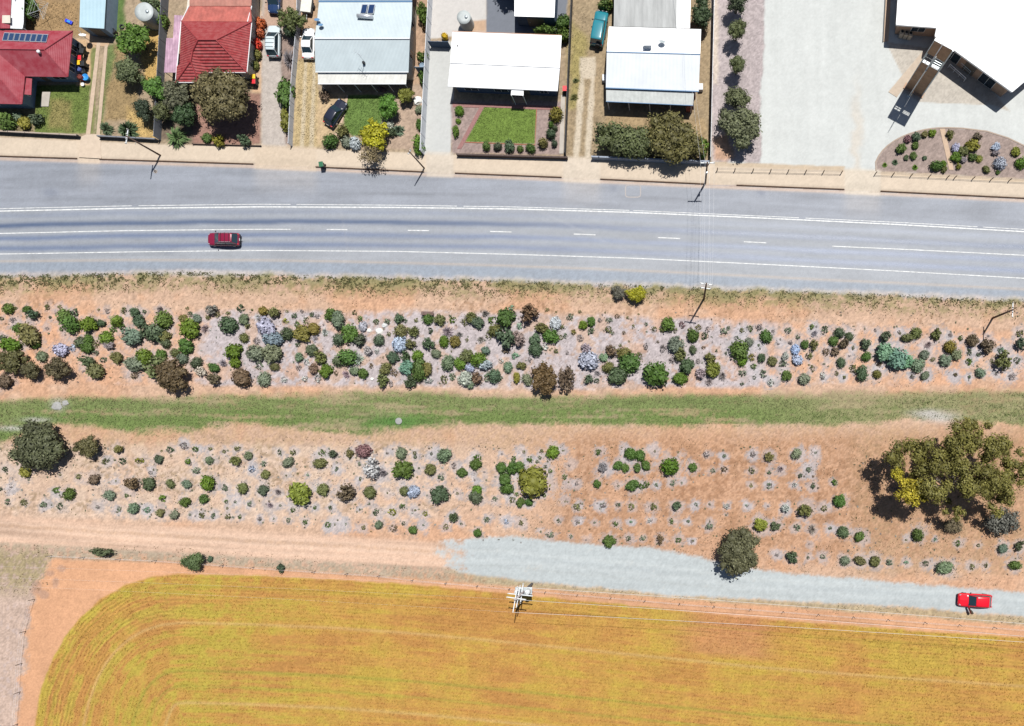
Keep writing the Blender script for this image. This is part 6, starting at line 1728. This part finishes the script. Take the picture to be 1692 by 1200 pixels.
def bin_(label, px, py, body, lid, rz=0.0, s=1.0):
    p = WG(px, py)
    t = thing('wheelie_bin', label, 'bin', (p.x, p.y, G0(px, py)), 'wheelie bins', rot=rz)
    V_ = [(-.22, -.26, .06), (.22, -.26, .06), (.22, .24, .06), (-.22, .24, .06), (-.28, -.33, .95), (.28, -.33, .95), (.28, .33, .95), (-.28, .33, .95)]
    o = pmesh('bin_body', [Vector(v) * s for v in V_], [(0, 1, 2, 3), (4, 5, 6, 7), (0, 1, 5, 4), (1, 2, 6, 5), (2, 3, 7, 6), (3, 0, 4, 7)], body, t); o.location = (0, 0, 0)
    o = bbox_mesh('bin_lid', (0, 0, 0), (.62 * s, .74 * s, .08 * s), lid, t, 0, 0.02); o.location = (0, 0, 0.995 * s)
    o = tube('handle', [(-.2 * s, .4 * s, .93 * s), (.2 * s, .4 * s, .93 * s)], 0.02, m_dark, t, 6); o.location = (0, 0, 0)
    for sx in (-1, 1):
        o = lathe('wheel', [(0.02, -.03), (.1, -.03), (.1, .03), (.02, .03)], m_dark, t, (0, 0, 0), 12); o.rotation_euler = (0, math.pi / 2, 0); o.location = (sx * .26, .26, .1)
m_y = mat('yellow_plastic', (0.62, 0.38, 0.02), 0.4, 0.4); m_r = mat('red_plastic', (0.5, 0.02, 0.03), 0.4, 0.4); m_g = mat('green_plastic', (0.02, 0.10, 0.05), 0.4, 0.4); m_b = mat('blue_plastic', (0.03, 0.22, 0.55), 0.4, 0.4); m_cr = mat('royal_blue_plastic', (0.02, 0.04, 0.5), 0.4, 0.4)
bin_('red lidded bin by the side wall of the maroon roofed house', 140, 102, m_dark, m_r)
bin_('yellow lidded bin below the red lidded bin at the maroon roofed house', 139.5, 109, m_dark, m_y, 0.1)
bin_('black bin nearest the shed beside the maroon roofed house', 140, 82, m_dark, m_dark, 0.2)
bin_('second black bin beside the maroon roofed house', 144, 90, m_dark, m_dark, -0.2)
bin_('dark bin behind the yellow lidded bin', 145, 111, m_dark, m_dark, 0.1)
bin_('yellow lidded bin at the corner of the red tiled house', 425, 133, m_dark, m_y)
bin_('red lidded bin at the corner of the red tiled house', 425, 140, m_dark, m_r)
bin_('green lidded bin standing on the footpath', 536, 276, m_dark, m_g, 0.15)
bin_('red lidded bin on the side path by the dark fence', 935, 152, m_dark, m_r)
def pot(label, px, py, r, h, m, plant=None):
    p = WG(px, py)
    t = thing('garden_pot', label, 'pot', (p.x, p.y, ZY), 'pots and tubs')
    lathe('pot', [(r * 0.7, 0), (r * 0.95, h * 0.9), (r * 1.05, h * 0.9), (r * 1.05, h), (r * 0.9, h), (r * 0.85, h * 0.88), (0.02, h * 0.86)], m, t, (p.x, p.y, ZY), 16)
    if plant:
        o = link('plant', SHRUB['lumpy'][0], t, (p.x, p.y, ZY + h * 0.8)); o.scale = (r * 1.3, r * 1.3, r * 1.8); o.color = (*plant, 1)
pot('white and blue tub below the yellow lidded bin', 137, 119, 0.3, 0.5, m_gutter, (0.1, 0.14, 0.35))
pot('black tub at the side wall of the maroon roofed house', 142, 121, 0.35, 0.6, m_dark)
pot('red tub at the lawn corner of the maroon roofed house', 139, 132, 0.34, 0.5, m_r, (0.2, 0.05, 0.04))
pot('bright blue tub at the lawn corner of the maroon roofed house', 146, 131, 0.46, 0.6, m_b)
pot('white pot at the lawn corner', 139, 141, 0.25, 0.3, m_gutter)
pot('dark drum beside the pale blue shed', 193, 56, 0.35, 0.8, m_dark)
pot('yellow tub behind the dark blue gate', 737, 64, 0.4, 0.4, m_y, (0.5, 0.34, 0.02))
pot('blue drum under the short blue fence', 700, 112, 0.4, 0.6, m_wall_blue)
p = WG(115, 37)
t = thing('plastic_sled', 'royal blue plastic toy lying on the brown backyard', 'toy', (p.x, p.y, ZY), rot=-0.45)
o = bbox_mesh('hull', (0, 0, 0), (1.1, 0.5, 0.22), m_cr, t, 0, 0.08); o.location = (0, 0, 0.12)
o = bbox_mesh('seat', (0, 0, 0), (0.5, 0.3, 0.12), m_b, t, 0, 0.04); o.location = (0.1, 0, 0.26)
p = WG(202, 45)
tyre = bpy.data.meshes.new('tyre')
bm = bmesh.new()
V_, F_2 = [], []
for i in range(20):
    for j in range(8):
        a, b = 2 * math.pi * i / 20, 2 * math.pi * j / 8
        V_.append(((0.27 + 0.09 * math.cos(b)) * math.cos(a), (0.27 + 0.09 * math.cos(b)) * math.sin(a), 0.1 + 0.1 * math.sin(b)))
for i in range(20):
    for j in range(8):
        F_2.append((i * 8 + j, ((i + 1) % 20) * 8 + j, ((i + 1) % 20) * 8 + (j + 1) % 8, i * 8 + (j + 1) % 8))
bm.free()
tag(pmesh('old_tyre', V_, F_2, m_dark, None, True, Vector((p.x, p.y, ZY))), 'old tyre lying on the grass beside the pale blue shed', 'tyre')
p = WG(152, 70)
t = thing('satellite_dish', 'white satellite dish on a pole between the maroon roof and the shed', 'satellite dish', (p.x, p.y, ZY))
tube('mast', [(p.x, p.y, ZY), (p.x, p.y, ZY + 1.6)], 0.04, m_steel, t, 8)
o = lathe('dish', [(0.02, 0), (0.28, 0.05), (0.45, 0.14), (0.43, 0.15), (0.25, 0.07), (0.02, 0.03)], m_gutter, t, (p.x, p.y, ZY + 1.6), 18); o.rotation_euler = (-0.7, 0.3, 0)
tube('feed_arm', [(p.x, p.y, ZY + 1.55), (p.x - 0.3, p.y + 0.7, ZY + 2.0)], 0.025, m_steel, t, 6)
# rotary clothes line
p = WG(82, 28)
t = thing('clothes_line', 'rotary clothes line in the brown backyard', 'clothes line', (p.x, p.y, ZY))
tube('mast', [(p.x, p.y, ZY), (p.x, p.y, ZY + 1.9)], 0.035, m_steel, t, 8)
for k_ in range(4):
    a = k_ * math.pi / 2 + 0.5
    tube('arm', [(p.x, p.y, ZY + 1.6), (p.x + 1.7 * math.cos(a), p.y + 1.7 * math.sin(a), ZY + 1.9)], 0.025, m_steel, t, 6)
for s_ in (0.55, 0.8, 1.0):
    lp = [(p.x + 1.7 * s_ * math.cos(k_ * math.pi / 2 + 0.5), p.y + 1.7 * s_ * math.sin(k_ * math.pi / 2 + 0.5), ZY + 1.6 + 0.3 * s_) for k_ in range(5)]
    tube('line', lp, 0.01, m_gutter, t, 4)
# trailer or sheet beside the pale house
p = WG(511, 14)
t = thing('box_trailer', 'pale topped trailer parked above the white sedan', 'trailer', (p.x, p.y, ZY), rot=-0.12)
o = bbox_mesh('tray_cover', (0, 0, 0), (1.5, 2.1, 0.12), mat('trailer_cover', (0.5, 0.5, 0.45), 0.7, 0.2, nscale=2, namt=0.15), t, 0, 0.04); o.location = (0, 0, 0.85)
o = bbox_mesh('tray', (0, 0, 0), (1.42, 2.0, 0.45), m_fgrey2, t, 0, 0.02); o.location = (0, 0, 0.56)
o = tube('drawbar', [(0, -1.0, 0.45), (0.05, -1.9, 0.42)], 0.05, m_steel, t, 6); o.location = (0, 0, 0)
for sx in (-1, 1):
    o = lathe('wheel', [(0.05, -.09), (.28, -.09), (.3, 0), (.28, .09), (.05, .09)], m_dark, t, (0, 0, 0), 16); o.rotation_euler = (0, math.pi / 2, 0); o.location = (sx * .8, 0.1, .3)
# garden ornaments by the pale house: white stones
def rock(label, px, py, r, m, seed, sq=0.5, name='boulder'):
    rg = random.Random(seed)
    bm = bmesh.new(); bmesh.ops.create_icosphere(bm, subdivisions=2, radius=1)
    for v in bm.verts:
        k = 1 + rg.uniform(-0.26, 0.22); v.co = Vector((v.co.x * r * k, v.co.y * r * k * 0.85, max(v.co.z, -0.2) * r * k * sq))
    me = bpy.data.meshes.new(name); bm.to_mesh(me); bm.free(); me.materials.append(m)
    p = WG(px, py)
    return tag(link(name, me, None, (p.x, p.y, G0(px, py) + 0.04)), label, 'rock', 'pale rocks')
m_stone = mat('white_stone', (0.6, 0.6, 0.57), 0.8, 0.2, nscale=4, namt=0.2)
rock('left of the two white rocks in the upper bed', 610, 546, 0.36, m_stone, 1)
rock('right of the two white rocks in the upper bed', 627, 547, 0.55, m_stone, 2)
rock('pale flat rock above the two white rocks', 636, 538, 0.4, mat('pale_stone', (0.42, 0.43, 0.43), 0.8, 0.2), 3)
rock('single white stone low in the upper bed', 615, 626, 0.24, m_stone, 4)
rock('white garden stone heap by the tall pale fence', 690, 167, 0.7, m_stone, 5)
rock('larger piece of broken concrete on the left of the grass strip', 94, 671, 0.75, mat('broken_concrete', (0.25, 0.25, 0.245), 0.85, 0.2, nscale=3, namt=0.2), 6, 0.12, 'concrete_piece')
rock('smaller piece of broken concrete on the left of the grass strip', 108, 666, 0.5, MATS['broken_concrete'], 7, 0.12, 'concrete_piece')
p = WG(659, 696)
tag(lathe('pit_cover', [(0.5, 0.0), (0.5, 0.1), (0.42, 0.14), (0.05, 0.15)], MATS['broken_concrete'], None, (p.x, p.y, 0), 18), 'pale round pit cover in the greenest part of the grass strip', 'pit cover')
p = WG(257, 283.5)
t = thing('manhole_cover', 'small round manhole cover on the road left of centre', 'manhole cover', (p.x, p.y, 0.0))
lathe('rim', [(0.28, 0.0), (0.28, 0.022), (0.2, 0.022), (0.2, 0.0)], mat('rim_concrete', alb(206, 194, 184), 0.8, 0.2), t, (p.x, p.y, 0), 20)
lathe('lid', [(0.195, 0.0), (0.195, 0.018), (0.02, 0.02)], mat('iron', (0.10, 0.09, 0.085), 0.6, 0.3), t, (p.x, p.y, 0), 20)
# old square patch on the road
pts = []
for k_ in range(29):
    a = 2 * math.pi * k_ / 28
    cx_, sx_ = math.cos(a), math.sin(a)
    pts.append((1046 + 12.5 * math.copysign(abs(cx_) ** 0.35, cx_), 316 + 10 * math.copysign(abs(sx_) ** 0.35, sx_)))
struct(ribbon('road_patch', pts, 0.16, 0.012, mat('patch_seal', alb(204, 198, 196), 0.8, 0.2, nscale=4, namt=0.2)))

# bench
p = WG(708, 520)
t = thing('park_bench', 'dark park bench facing the road at the top of the upper bed', 'bench', (p.x, p.y, 0), rot=-0.02)
m_slat = mat('bench_slat', (0.10, 0.06, 0.05), 0.7, 0.2)
for k_ in range(4):
    o = bbox_mesh('seat_slat', (0, 0, 0), (1.8, 0.1, 0.04), m_slat, t, 0, 0.01); o.location = (0, -0.05 + k_ * 0.12, 0.45)
for k_ in range(3):
    o = bbox_mesh('back_slat', (0, 0, 0), (1.8, 0.04, 0.1), m_slat, t, 0, 0.01); o.location = (0, -0.14 - 0.03 * k_, 0.56 + k_ * 0.13)
for sx in (-1, 1):
    o = tube('leg', [(sx * 0.7, 0.3, 0), (sx * 0.7, 0.3, 0.44), (sx * 0.7, -0.1, 0.44), (sx * 0.7, -0.22, 0.9)], 0.035, m_steel, t, 6); o.location = (0, 0, 0)
    o = tube('leg', [(sx * 0.7, -0.12, 0), (sx * 0.7, -0.1, 0.44)], 0.035, m_steel, t, 6); o.location = (0, 0, 0)

# ------------------------------------------------------------------ cars
m_tyre = mat('tyre_rubber', (0.02, 0.02, 0.02), 0.8, 0.2)
m_rim = mat('wheel_rim', (0.45, 0.46, 0.48), 0.3, 0.5, metal=0.7)
m_cglass = mat('car_glass', (0.015, 0.03, 0.04), 0.05, 0.7)
m_head = mat('headlight_lens', (0.25, 0.27, 0.30), 0.15, 0.6)
m_tail = mat('taillight_lens', (0.4, 0.01, 0.02), 0.2, 0.6)
m_trim = mat('black_trim', (0.015, 0.016, 0.018), 0.5, 0.3)
def loft(name, secs, m, root, smooth=True):
    n = len(secs[0]); V_, F_ = [], []
    for s_ in secs: V_ += s_
    for i in range(len(secs) - 1):
        for k in range(n):
            k2 = (k + 1) % n
            F_.append((i * n + k, i * n + k2, (i + 1) * n + k2, (i + 1) * n + k))
    F_.append(tuple(range(n))); F_.append(tuple((len(secs) - 1) * n + k for k in range(n)))
    o = pmesh(name, V_, F_, m, root, smooth); o.location = (0, 0, 0)
    return o
def car(name, label, px, py, ang, L, Wd, Hh, paint, kind='wagon', zc=0.7, door_open=False, rack=False, cat='car', towbar=False):
    """front points along +x of the car's own axes"""
    z0 = G0(px, py)
    p = W(px, py, z0 + zc)
    root = thing(name, label, cat, (p.x, p.y, z0), rot=ang)
    hw = Wd / 2; hl = L / 2
    zs = Hh * 0.56                       # shoulder
    st = []
    boxy = kind == '4wd'
    for f, wf, zt, zb in ((-1.0, 0.78, 0.72, 0.42), (-0.985, 0.90, 0.86, 0.34), (-0.93, 0.97, 0.97, 0.28), (-0.75, 1.0, 1.0, 0.24), (-0.4, 1.0, 1.0, 0.22), (0.0, 1.0, 1.0, 0.22), (0.3, 1.0, 0.985, 0.22), (0.5, 0.995, 0.955, 0.24), (0.75, 0.98, 0.91, 0.26), (0.9, 0.93, 0.85, 0.28), (0.97, 0.82, 0.76, 0.32), (1.0, 0.66 if not boxy else 0.85, 0.62, 0.38)):
        w = hw * (wf if not boxy else min(1, wf + 0.1)); t = zs * (zt if not boxy else min(1, zt + 0.06)); b = zb
        st.append([(f * hl, -w * 0.94, b), (f * hl, -w, b + 0.16), (f * hl, -w * 0.995, t - 0.14), (f * hl, -w * 0.90, t - 0.015), (f * hl, -w * 0.45, t + 0.025), (f * hl, 0, t + 0.035), (f * hl, w * 0.45, t + 0.025), (f * hl, w * 0.90, t - 0.015), (f * hl, w * 0.995, t - 0.14), (f * hl, w, b + 0.16), (f * hl, w * 0.94, b)])
    body = loft('body', st, paint, root)
    # cabin
    if kind == 'wagon': xf0, xf1, xr1, xr0 = 0.52 * hl, 0.06 * hl, -0.74 * hl, -0.95 * hl
    elif kind == '4wd': xf0, xf1, xr1, xr0 = 0.48 * hl, 0.20 * hl, -0.86 * hl, -0.95 * hl
    elif kind == 'hatch': xf0, xf1, xr1, xr0 = 0.42 * hl, 0.04 * hl, -0.70 * hl, -0.94 * hl
    else: xf0, xf1, xr1, xr0 = 0.46 * hl, 0.0 * hl, -0.42 * hl, -0.70 * hl
    wb, wt = hw * 0.90, hw * (0.74 if not boxy else 0.80)
    zb, zt = zs - 0.05, Hh
    cab = [(xf0, wb * 0.92, zb), (xf1, wt * 0.95, zt - 0.05), (xr1, wt * 0.95, zt - 0.05), (xr0, wb * 0.95, zb)]
    secs = []
    for yk in (-1, 1):
        secs.append([(x, y * yk, z) for x, y, z in cab])
    V_ = secs[0] + secs[1]
    o = pmesh('cabin', V_, [(0, 1, 2, 3), (4, 5, 6, 7), (0, 1, 5, 4), (1, 2, 6, 5), (2, 3, 7, 6)], m_trim, root); o.location = (0, 0, 0)
    def pane(nm, quad, m=m_cglass, ins=0.05, off=0.012):
        q = [Vector(v) for v in quad]
        c = sum(q, Vector()) / 4
        nrm = (q[1] - q[0]).cross(q[3] - q[0]).normalized()
        cc = Vector((-0.2 * hl, 0, zb + 0.1))
        if nrm.dot(c - cc) < 0: nrm = -nrm
        e = [v + (c - v).normalized() * ins for v in q]
        A_ = [v + nrm * off for v in e]; B_ = [v - nrm * 0.01 for v in e]
        o = pmesh(nm, A_ + B_, [(0, 1, 2, 3), (4, 5, 6, 7), (0, 1, 5, 4), (1, 2, 6, 5), (2, 3, 7, 6), (3, 0, 4, 7)], m, root); o.location = (0, 0, 0)
        return o
    a, b, c, d = [Vector(v) for v in secs[0]]; a2, b2, c2, d2 = [Vector(v) for v in secs[1]]
    pane('windscreen', [a, b, b2, a2])
    pane('rear_window', [d, c, c2, d2])
    for q0, q1, q2, q3 in ((a, b, c, d), (a2, b2, c2, d2)):
        m0, m1 = q0.lerp(q3, 0.5), q1.lerp(q2, 0.47)
        pane('side_window', [q0, q1, m1, m0]); pane('side_window', [m0, m1, q2, q3])
    # roof skin with rounded corners
    rx0, rx1 = xf1 + 0.04, xr1 - 0.05
    rs_ = []
    for t, wf, dz in ((0, 0.86, -0.05), (0.03, 0.97, -0.02), (0.15, 1.02, 0.01), (0.5, 1.04, 0.03), (0.85, 1.02, 0.02), (0.97, 0.98, -0.01), (1, 0.88, -0.04)):
        x = rx0 + (rx1 - rx0) * t; w = wt * wf
        rs_.append([(x, -w, zt - 0.075), (x, -w, zt - 0.035 + dz), (x, -w * 0.7, zt - 0.005 + dz), (x, 0, zt + 0.012 + dz), (x, w * 0.7, zt - 0.005 + dz), (x, w, zt - 0.035 + dz), (x, w, zt - 0.075)])
    loft('roof', rs_, paint, root)
    # pillars
    for q0, q1 in ((a, b), (a2, b2), (d, c), (d2, c2)):
        o = tube('pillar', [tuple(q0), tuple(q1)], 0.045, paint, root, 6); o.location = (0, 0, 0)
    # bonnet seam panel, lights, grille, bumpers
    o = loft('bonnet', [[(f * hl, -hw * w, zs * t + 0.012), (f * hl, 0, zs * t + 0.047), (f * hl, hw * w, zs * t + 0.012), (f * hl, 0, zs * t - 0.03)] for f, w, t in ((0.50, 0.74, 0.955), (0.62, 0.78, 0.94), (0.8, 0.76, 0.90), (0.9, 0.66, 0.865))], paint, root, False)
    for s in (-1, 1):
        o = bbox_mesh('headlight', (0, 0, 0), (0.26, 0.30, 0.12), m_head, root, 0, 0.04); o.location = (hl * 0.875, s * hw * 0.66, zs * 0.80); o.rotation_euler = (0, 0.25, -s * 0.45)
        o = bbox_mesh('tail_light', (0, 0, 0), (0.12, 0.26, 0.22), m_tail, root, 0, 0.03); o.location = (-hl * 0.965, s * hw * 0.76, zs * 0.86)
        o = bbox_mesh('wing_mirror', (0, 0, 0), (0.12, 0.22, 0.14), m_trim if kind != 'sedan' else paint, root, 0, 0.03); o.location = (xf0 - 0.25, s * (hw + 0.10), zs + 0.08)
        for f in (0.62, -0.60):
            w_ = lathe('wheel', [(0.05, -0.1), (0.30, -0.1), (0.335, -0.06), (0.335, 0.06), (0.30, 0.1), (0.05, 0.1)], m_tyre, root, (0, 0, 0), 20)
            w_.rotation_euler = (math.pi / 2, 0, 0); w_.location = (f * hl, s * (hw - 0.09), 0.335)
            r_ = lathe('rim', [(0.03, -0.108), (0.2, -0.108), (0.2, 0.108), (0.03, 0.108)], m_rim, w_, (0, 0, 0), 16); r_.location = (0, 0, 0)
    o = bbox_mesh('front_bumper', (0, 0, 0), (0.16, Wd * 0.8, 0.22), m_trim, root, 0, 0.05); o.location = (hl * 0.955, 0, 0.40)
    o = bbox_mesh('rear_bumper', (0, 0, 0), (0.16, Wd * 0.86, 0.22), m_trim if kind in ('wagon', '4wd') else paint, root, 0, 0.05); o.location = (-hl * 0.975, 0, 0.42)
    o = bbox_mesh('number_plate', (0, 0, 0), (0.02, 0.38, 0.12), m_white, root, 0, 0.0); o.location = (-hl * 1.0 - 0.012, 0, 0.62)
    if rack:
        for s in (-1, 1):
            o = tube('roof_rail', [(rx0 - 0.15, s * wt * 0.92, zt + 0.05), (rx1 + 0.15, s * wt * 0.92, zt + 0.05)], 0.025, m_alu, root, 6); o.location = (0, 0, 0)
        for t in (0.2, 0.5, 0.8):
            x = rx0 + (rx1 - rx0) * t
            o = tube('cross_bar', [(x, -wt * 0.95, zt + 0.09), (x, wt * 0.95, zt + 0.09)], 0.022, m_dark, root, 6); o.location = (0, 0, 0)
    if kind == '4wd':
        w_ = lathe('spare_wheel', [(0.05, -0.1), (0.32, -0.1), (0.35, -0.06), (0.35, 0.06), (0.32, 0.1), (0.05, 0.1)], m_tyre, root, (0, 0, 0), 20)
        w_.rotation_euler = (0, math.pi / 2, 0); w_.location = (-hl - 0.13, -0.25, 0.95)
        o = tube('bull_bar', [(hl * 0.97, -hw * 0.8, 0.45), (hl + 0.12, -hw * 0.7, 0.75), (hl + 0.12, hw * 0.7, 0.75), (hl * 0.97, hw * 0.8, 0.45)], 0.04, m_alu, root, 6); o.location = (0, 0, 0)
        for s in (-1, 1):
            o = tube('side_step', [(0.35 * hl, s * (hw + 0.05), 0.35), (-0.4 * hl, s * (hw + 0.05), 0.35)], 0.05, m_trim, root, 6); o.location = (0, 0, 0)
    if towbar:
        o = tube('tow_bar', [(-hl * 0.96, 0, 0.38), (-hl - 0.22, 0, 0.38), (-hl - 0.22, 0, 0.46)], 0.035, m_steel, root, 6); o.location = (0, 0, 0)
    if door_open:
        s = door_open
        hx = 0.36 * hl
        aa = math.radians(62)
        dL = 1.15
        dx, dy = -math.cos(aa), s * math.sin(aa)
        P0 = Vector((hx, s * hw, 0)); P1 = P0 + Vector((dx * dL, dy * dL, 0)); th = Vector((-dy, dx, 0)) * 0.05
        V_ = [P0 + Vector((0, 0, 0.3)) - th, P1 + Vector((0, 0, 0.3)) - th, P1 + Vector((0, 0, zs)) - th, P0 + Vector((0, 0, zs)) - th]
        V_ += [v + 2 * th for v in V_]
        dr = pmesh('open_door', V_, [(0, 1, 2, 3), (4, 5, 6, 7), (0, 1, 5, 4), (1, 2, 6, 5), (2, 3, 7, 6), (3, 0, 4, 7)], paint, root); dr.location = (0, 0, 0)
        V2 = [P0.lerp(P1, 0.2) + Vector((0, 0, zs)), P1 + Vector((0, 0, zs)), P1.lerp(P0, 0.1) + Vector((0, -s * 0.12, zt - 0.12)), P0.lerp(P1, 0.55) + Vector((0, -s * 0.12, zt - 0.12))]
        V3 = [v + th * 0.6 for v in V2]; V2 = [v - th * 0.6 for v in V2]
        o = pmesh('door_window', V2 + V3, [(0, 1, 2, 3), (4, 5, 6, 7), (0, 1, 5, 4), (1, 2, 6, 5), (2, 3, 7, 6), (3, 0, 4, 7)], m_cglass, dr); o.location = (0, 0, 0)
    return root
def paintm(name, c, rough=0.25):
    return mat(name, c, rough, 0.5, metal=0.0, coat=0.6)
car('car', 'dark red wagon driving along the road', 369, 395.5, math.pi - 0.01, 4.55, 1.86, 1.62, paintm('dark_red_paint', (0.16, 0.008, 0.030)), 'wagon', rack=True, towbar=True)
car('car', 'bright red hatchback with an open door on the gravel track', 1611, 992.5, math.pi - 0.06, 4.85, 1.95, 1.55, paintm('bright_red_paint', (0.52, 0.004, 0.014)), 'hatch', door_open=1)
car('car', 'dark blue car cut by the top edge on the gravel drive', 453, -4, -math.pi / 2 - 0.03, 4.5, 1.8, 1.6, paintm('midnight_paint', (0.012, 0.03, 0.085)), 'wagon', rack=True)
car('car', 'silver wagon with roof racks on the gravel drive', 452, 68, math.pi / 2 - 0.02, 4.55, 1.82, 1.65, paintm('silver_paint', (0.42, 0.48, 0.50)), 'wagon', rack=True)
car('car', 'white sedan beside the pale blue-white house', 509, 71, math.pi / 2 - 0.02, 4.4, 1.74, 1.42, paintm('white_car_paint', (0.68, 0.69, 0.70)), 'sedan')
car('car', 'black hatchback parked at an angle by the small lawn', 554, 186, math.radians(57), 4.15, 1.72, 1.45, paintm('black_paint', (0.012, 0.015, 0.028)), 'hatch')
car('four_wheel_drive', 'teal four wheel drive with rear spare wheel on the dry grass drive', 990, 47, math.radians(80), 4.9, 1.92, 1.9, paintm('teal_paint', (0.015, 0.15, 0.19)), '4wd', zc=0.8)

# ------------------------------------------------------------------ power poles and wires
m_pole = mat('pole_timber', (0.11, 0.075, 0.06), 0.85, 0.15, nscale=3, namt=0.3)
m_ins = mat('insulator', (0.6, 0.6, 0.58), 0.3, 0.5)
m_arm = mat('crossarm', (0.5, 0.52, 0.53), 0.5, 0.4)
m_wire = mat('wire', (0.55, 0.56, 0.58), 0.35, 0.5)
def pole(label, px, py, hgt, arms, r=0.15, name='power_pole', m=None):
    """arms: (height, half length, direction angle, insulators)"""
    p = WG(px, py); z0 = p.z
    t = thing(name, label, 'power pole', (p.x, p.y, z0))
    tube('pole', [(p.x, p.y, z0 - 0.1), (p.x, p.y, z0 + hgt)], [r, r * 0.72], m or m_pole, t, 10)
    tips = []
    for h, hl, a, n in arms:
        d = Vector((math.cos(a), math.sin(a), 0))
        c = Vector((p.x, p.y, z0 + h))
        ca = bbox_mesh('crossarm', c, (2 * hl, 0.12, 0.12), m_arm, t, a, 0.01)
        for i in range(n):
            q = c + d * hl * (-1 + 2 * i / max(1, n - 1)) * 0.95
            lathe('insulator', [(0.03, 0.06), (0.07, 0.1), (0.05, 0.16), (0.07, 0.2), (0.02, 0.28)], m_ins, t, q, 8)
            tips.append(q + Vector((0, 0, 0.28)))
    return t, tips
pA, tA = pole('leftmost power pole on the footpath by the yucca', 265, 257, 6.4, [(6.2, 1.0, math.radians(82), 4)], 0.13)
p = WG(265, 257)
tube('stay_bracket', [(p.x, p.y, ZY + 4.6), (p.x + 0.1, p.y - 0.5, ZY + 4.9)], 0.03, m_steel, pA, 6)
pB, tB = pole('slim pole on the footpath by the tall pale fence', 701, 278, 5.9, [(5.6, 0.35, math.radians(60), 2)], 0.11)
p1_, t1_ = pole('power pole on the footpath at the end of the blue-grey wall', 1165.5, 302, 7.3, [(7.1, 0.98, 0.0, 4)], 0.14)
p = WG(1165.5, 302)
bbox_mesh('fuse_box', (p.x, p.y - 0.2, ZY + 4.2), (0.25, 0.2, 0.5), m_steel, p1_, 0, 0.02)
p2_, t2_ = pole('power pole on the road verge below the wires', 1163, 494, 9.6, [(9.3, 0.85, math.radians(-8), 4), (6.8, 0.7, math.radians(-8), 2)], 0.15)
pD, tD = pole('power pole on the verge near the right edge', 1640, 526, 6.4, [(6.2, 1.05, math.radians(88), 4)], 0.15)
def wire(root, a, b, sag=0.3, r=0.008, n=12):
    pts = []
    for i in range(n + 1):
        t = i / n
        q = Vector(a).lerp(Vector(b), t); q.z -= sag * 4 * t * (1 - t)
        pts.append(q)
    return tube('wire', pts, r, m_wire, root, 4)
for i in range(4):
    wire(p1_, t1_[i], t2_[i], 0.25)
for i in range(2):
    wire(p1_, Vector((p.x + (-0.3 + 0.6 * i), p.y, ZY + 6.0)), t2_[4 + i], 0.2)
for q in t1_[:2]:
    wire(p1_, q, W(1120, -60, 7.0), 0.3)
# big transformer pole by the crop
pT, tT = pole('tall transformer pole with crossarms at the edge of the crop', 879, 965, 10.8, [(10.5, 1.75, math.radians(80), 3), (9.9, 1.3, math.radians(-8), 2), (8.7, 1.5, math.radians(80), 3), (7.6, 1.7, math.radians(-6), 2), (6.6, 1.4, math.radians(82), 2)], 0.2, 'transformer_pole', mat('grey_pole', (0.28, 0.25, 0.25), 0.8, 0.2))
p = WG(879, 965)
d_ = Vector((math.cos(math.radians(80)), math.sin(math.radians(80)), 0))
for s in (-1, 1):
    c = Vector((p.x, p.y, 5.6)) + Vector((0.7 * s, 0.1, 0))
    lathe('transformer', [(0.34, 0.0), (0.36, 0.05), (0.36, 1.0), (0.30, 1.1), (0.05, 1.15)], m_arm, pT, c, 16)
    for k_ in range(2):
        lathe('bushing', [(0.05, 0), (0.07, 0.08), (0.05, 0.15), (0.06, 0.22), (0.02, 0.3)], m_ins, pT, c + Vector((0.15 * (2 * k_ - 1), 0, 1.1)), 8)
bbox_mesh('platform', (p.x, p.y + 0.1, 5.5), (2.3, 1.0, 0.1), m_steel, pT, 0, 0.01)
bbox_mesh('switch_box', (p.x + 0.3, p.y - 0.3, 2.6), (0.45, 0.35, 0.9), m_arm, pT, 0.3, 0.02)
for i, (k_, e) in enumerate(((2, (1900, 1048)), (1, (1900, 1069)), (0, (1900, 1076)))):
    q = tT[k_]
    wire(pT, q, W(e[0], e[1], 10.6), 1.1, 0.016, 24)
    wire(pT, q, W(-200, (930, 948, 960)[i], 10.6), 1.1, 0.004, 24)

# ------------------------------------------------------------------ stock fence along the crop
m_tpost = mat('post_timber', (0.10, 0.07, 0.055), 0.9, 0.1)
def wire_fence(label, pts, h=1.1):
    A = WG(*pts[0])
    root = thing('wire_fence', label, 'fence', (A.x, A.y, 0), 'wire fences round the crop')
    prev = None
    for a, b in pts:
        p = WG(a, b)
        tube('post', [p - Vector((0, 0, 0.05)), p + Vector((0, 0, h))], 0.045, m_tpost, root, 6)
        if prev is not None:
            for z in (0.35, 0.7, 1.0):
                tube('wire', [prev + Vector((0, 0, z)), p + Vector((0, 0, z))], 0.006, m_wire, root, 4)
        prev = p
wire_fence('long wire fence between the gravel track and the crop', [(x, np.interp(x, [85, 260, 470, 628, 683, 840, 1123, 1240, 1410, 1528, 1642, 1700], [918, 926, 941, 951, 958, 972, 997, 1006, 1019, 1028, 1036, 1041])) for x in (86, 140, 200, 259, 315, 370, 420, 470, 521, 575, 628, 683, 738, 790, 843, 902, 955, 1010, 1066, 1123, 1180, 1240, 1294, 1352, 1410, 1467, 1528, 1585, 1642, 1700)])
wire_fence('short wire fence up the left edge of the orange headland', [(58, 990), (43, 1043), (37, 1096), (34, 1143), (30, 1196), (24, 1250)])
for o in ROTROOTS:
    if '_rot' in o: del o['_rot']
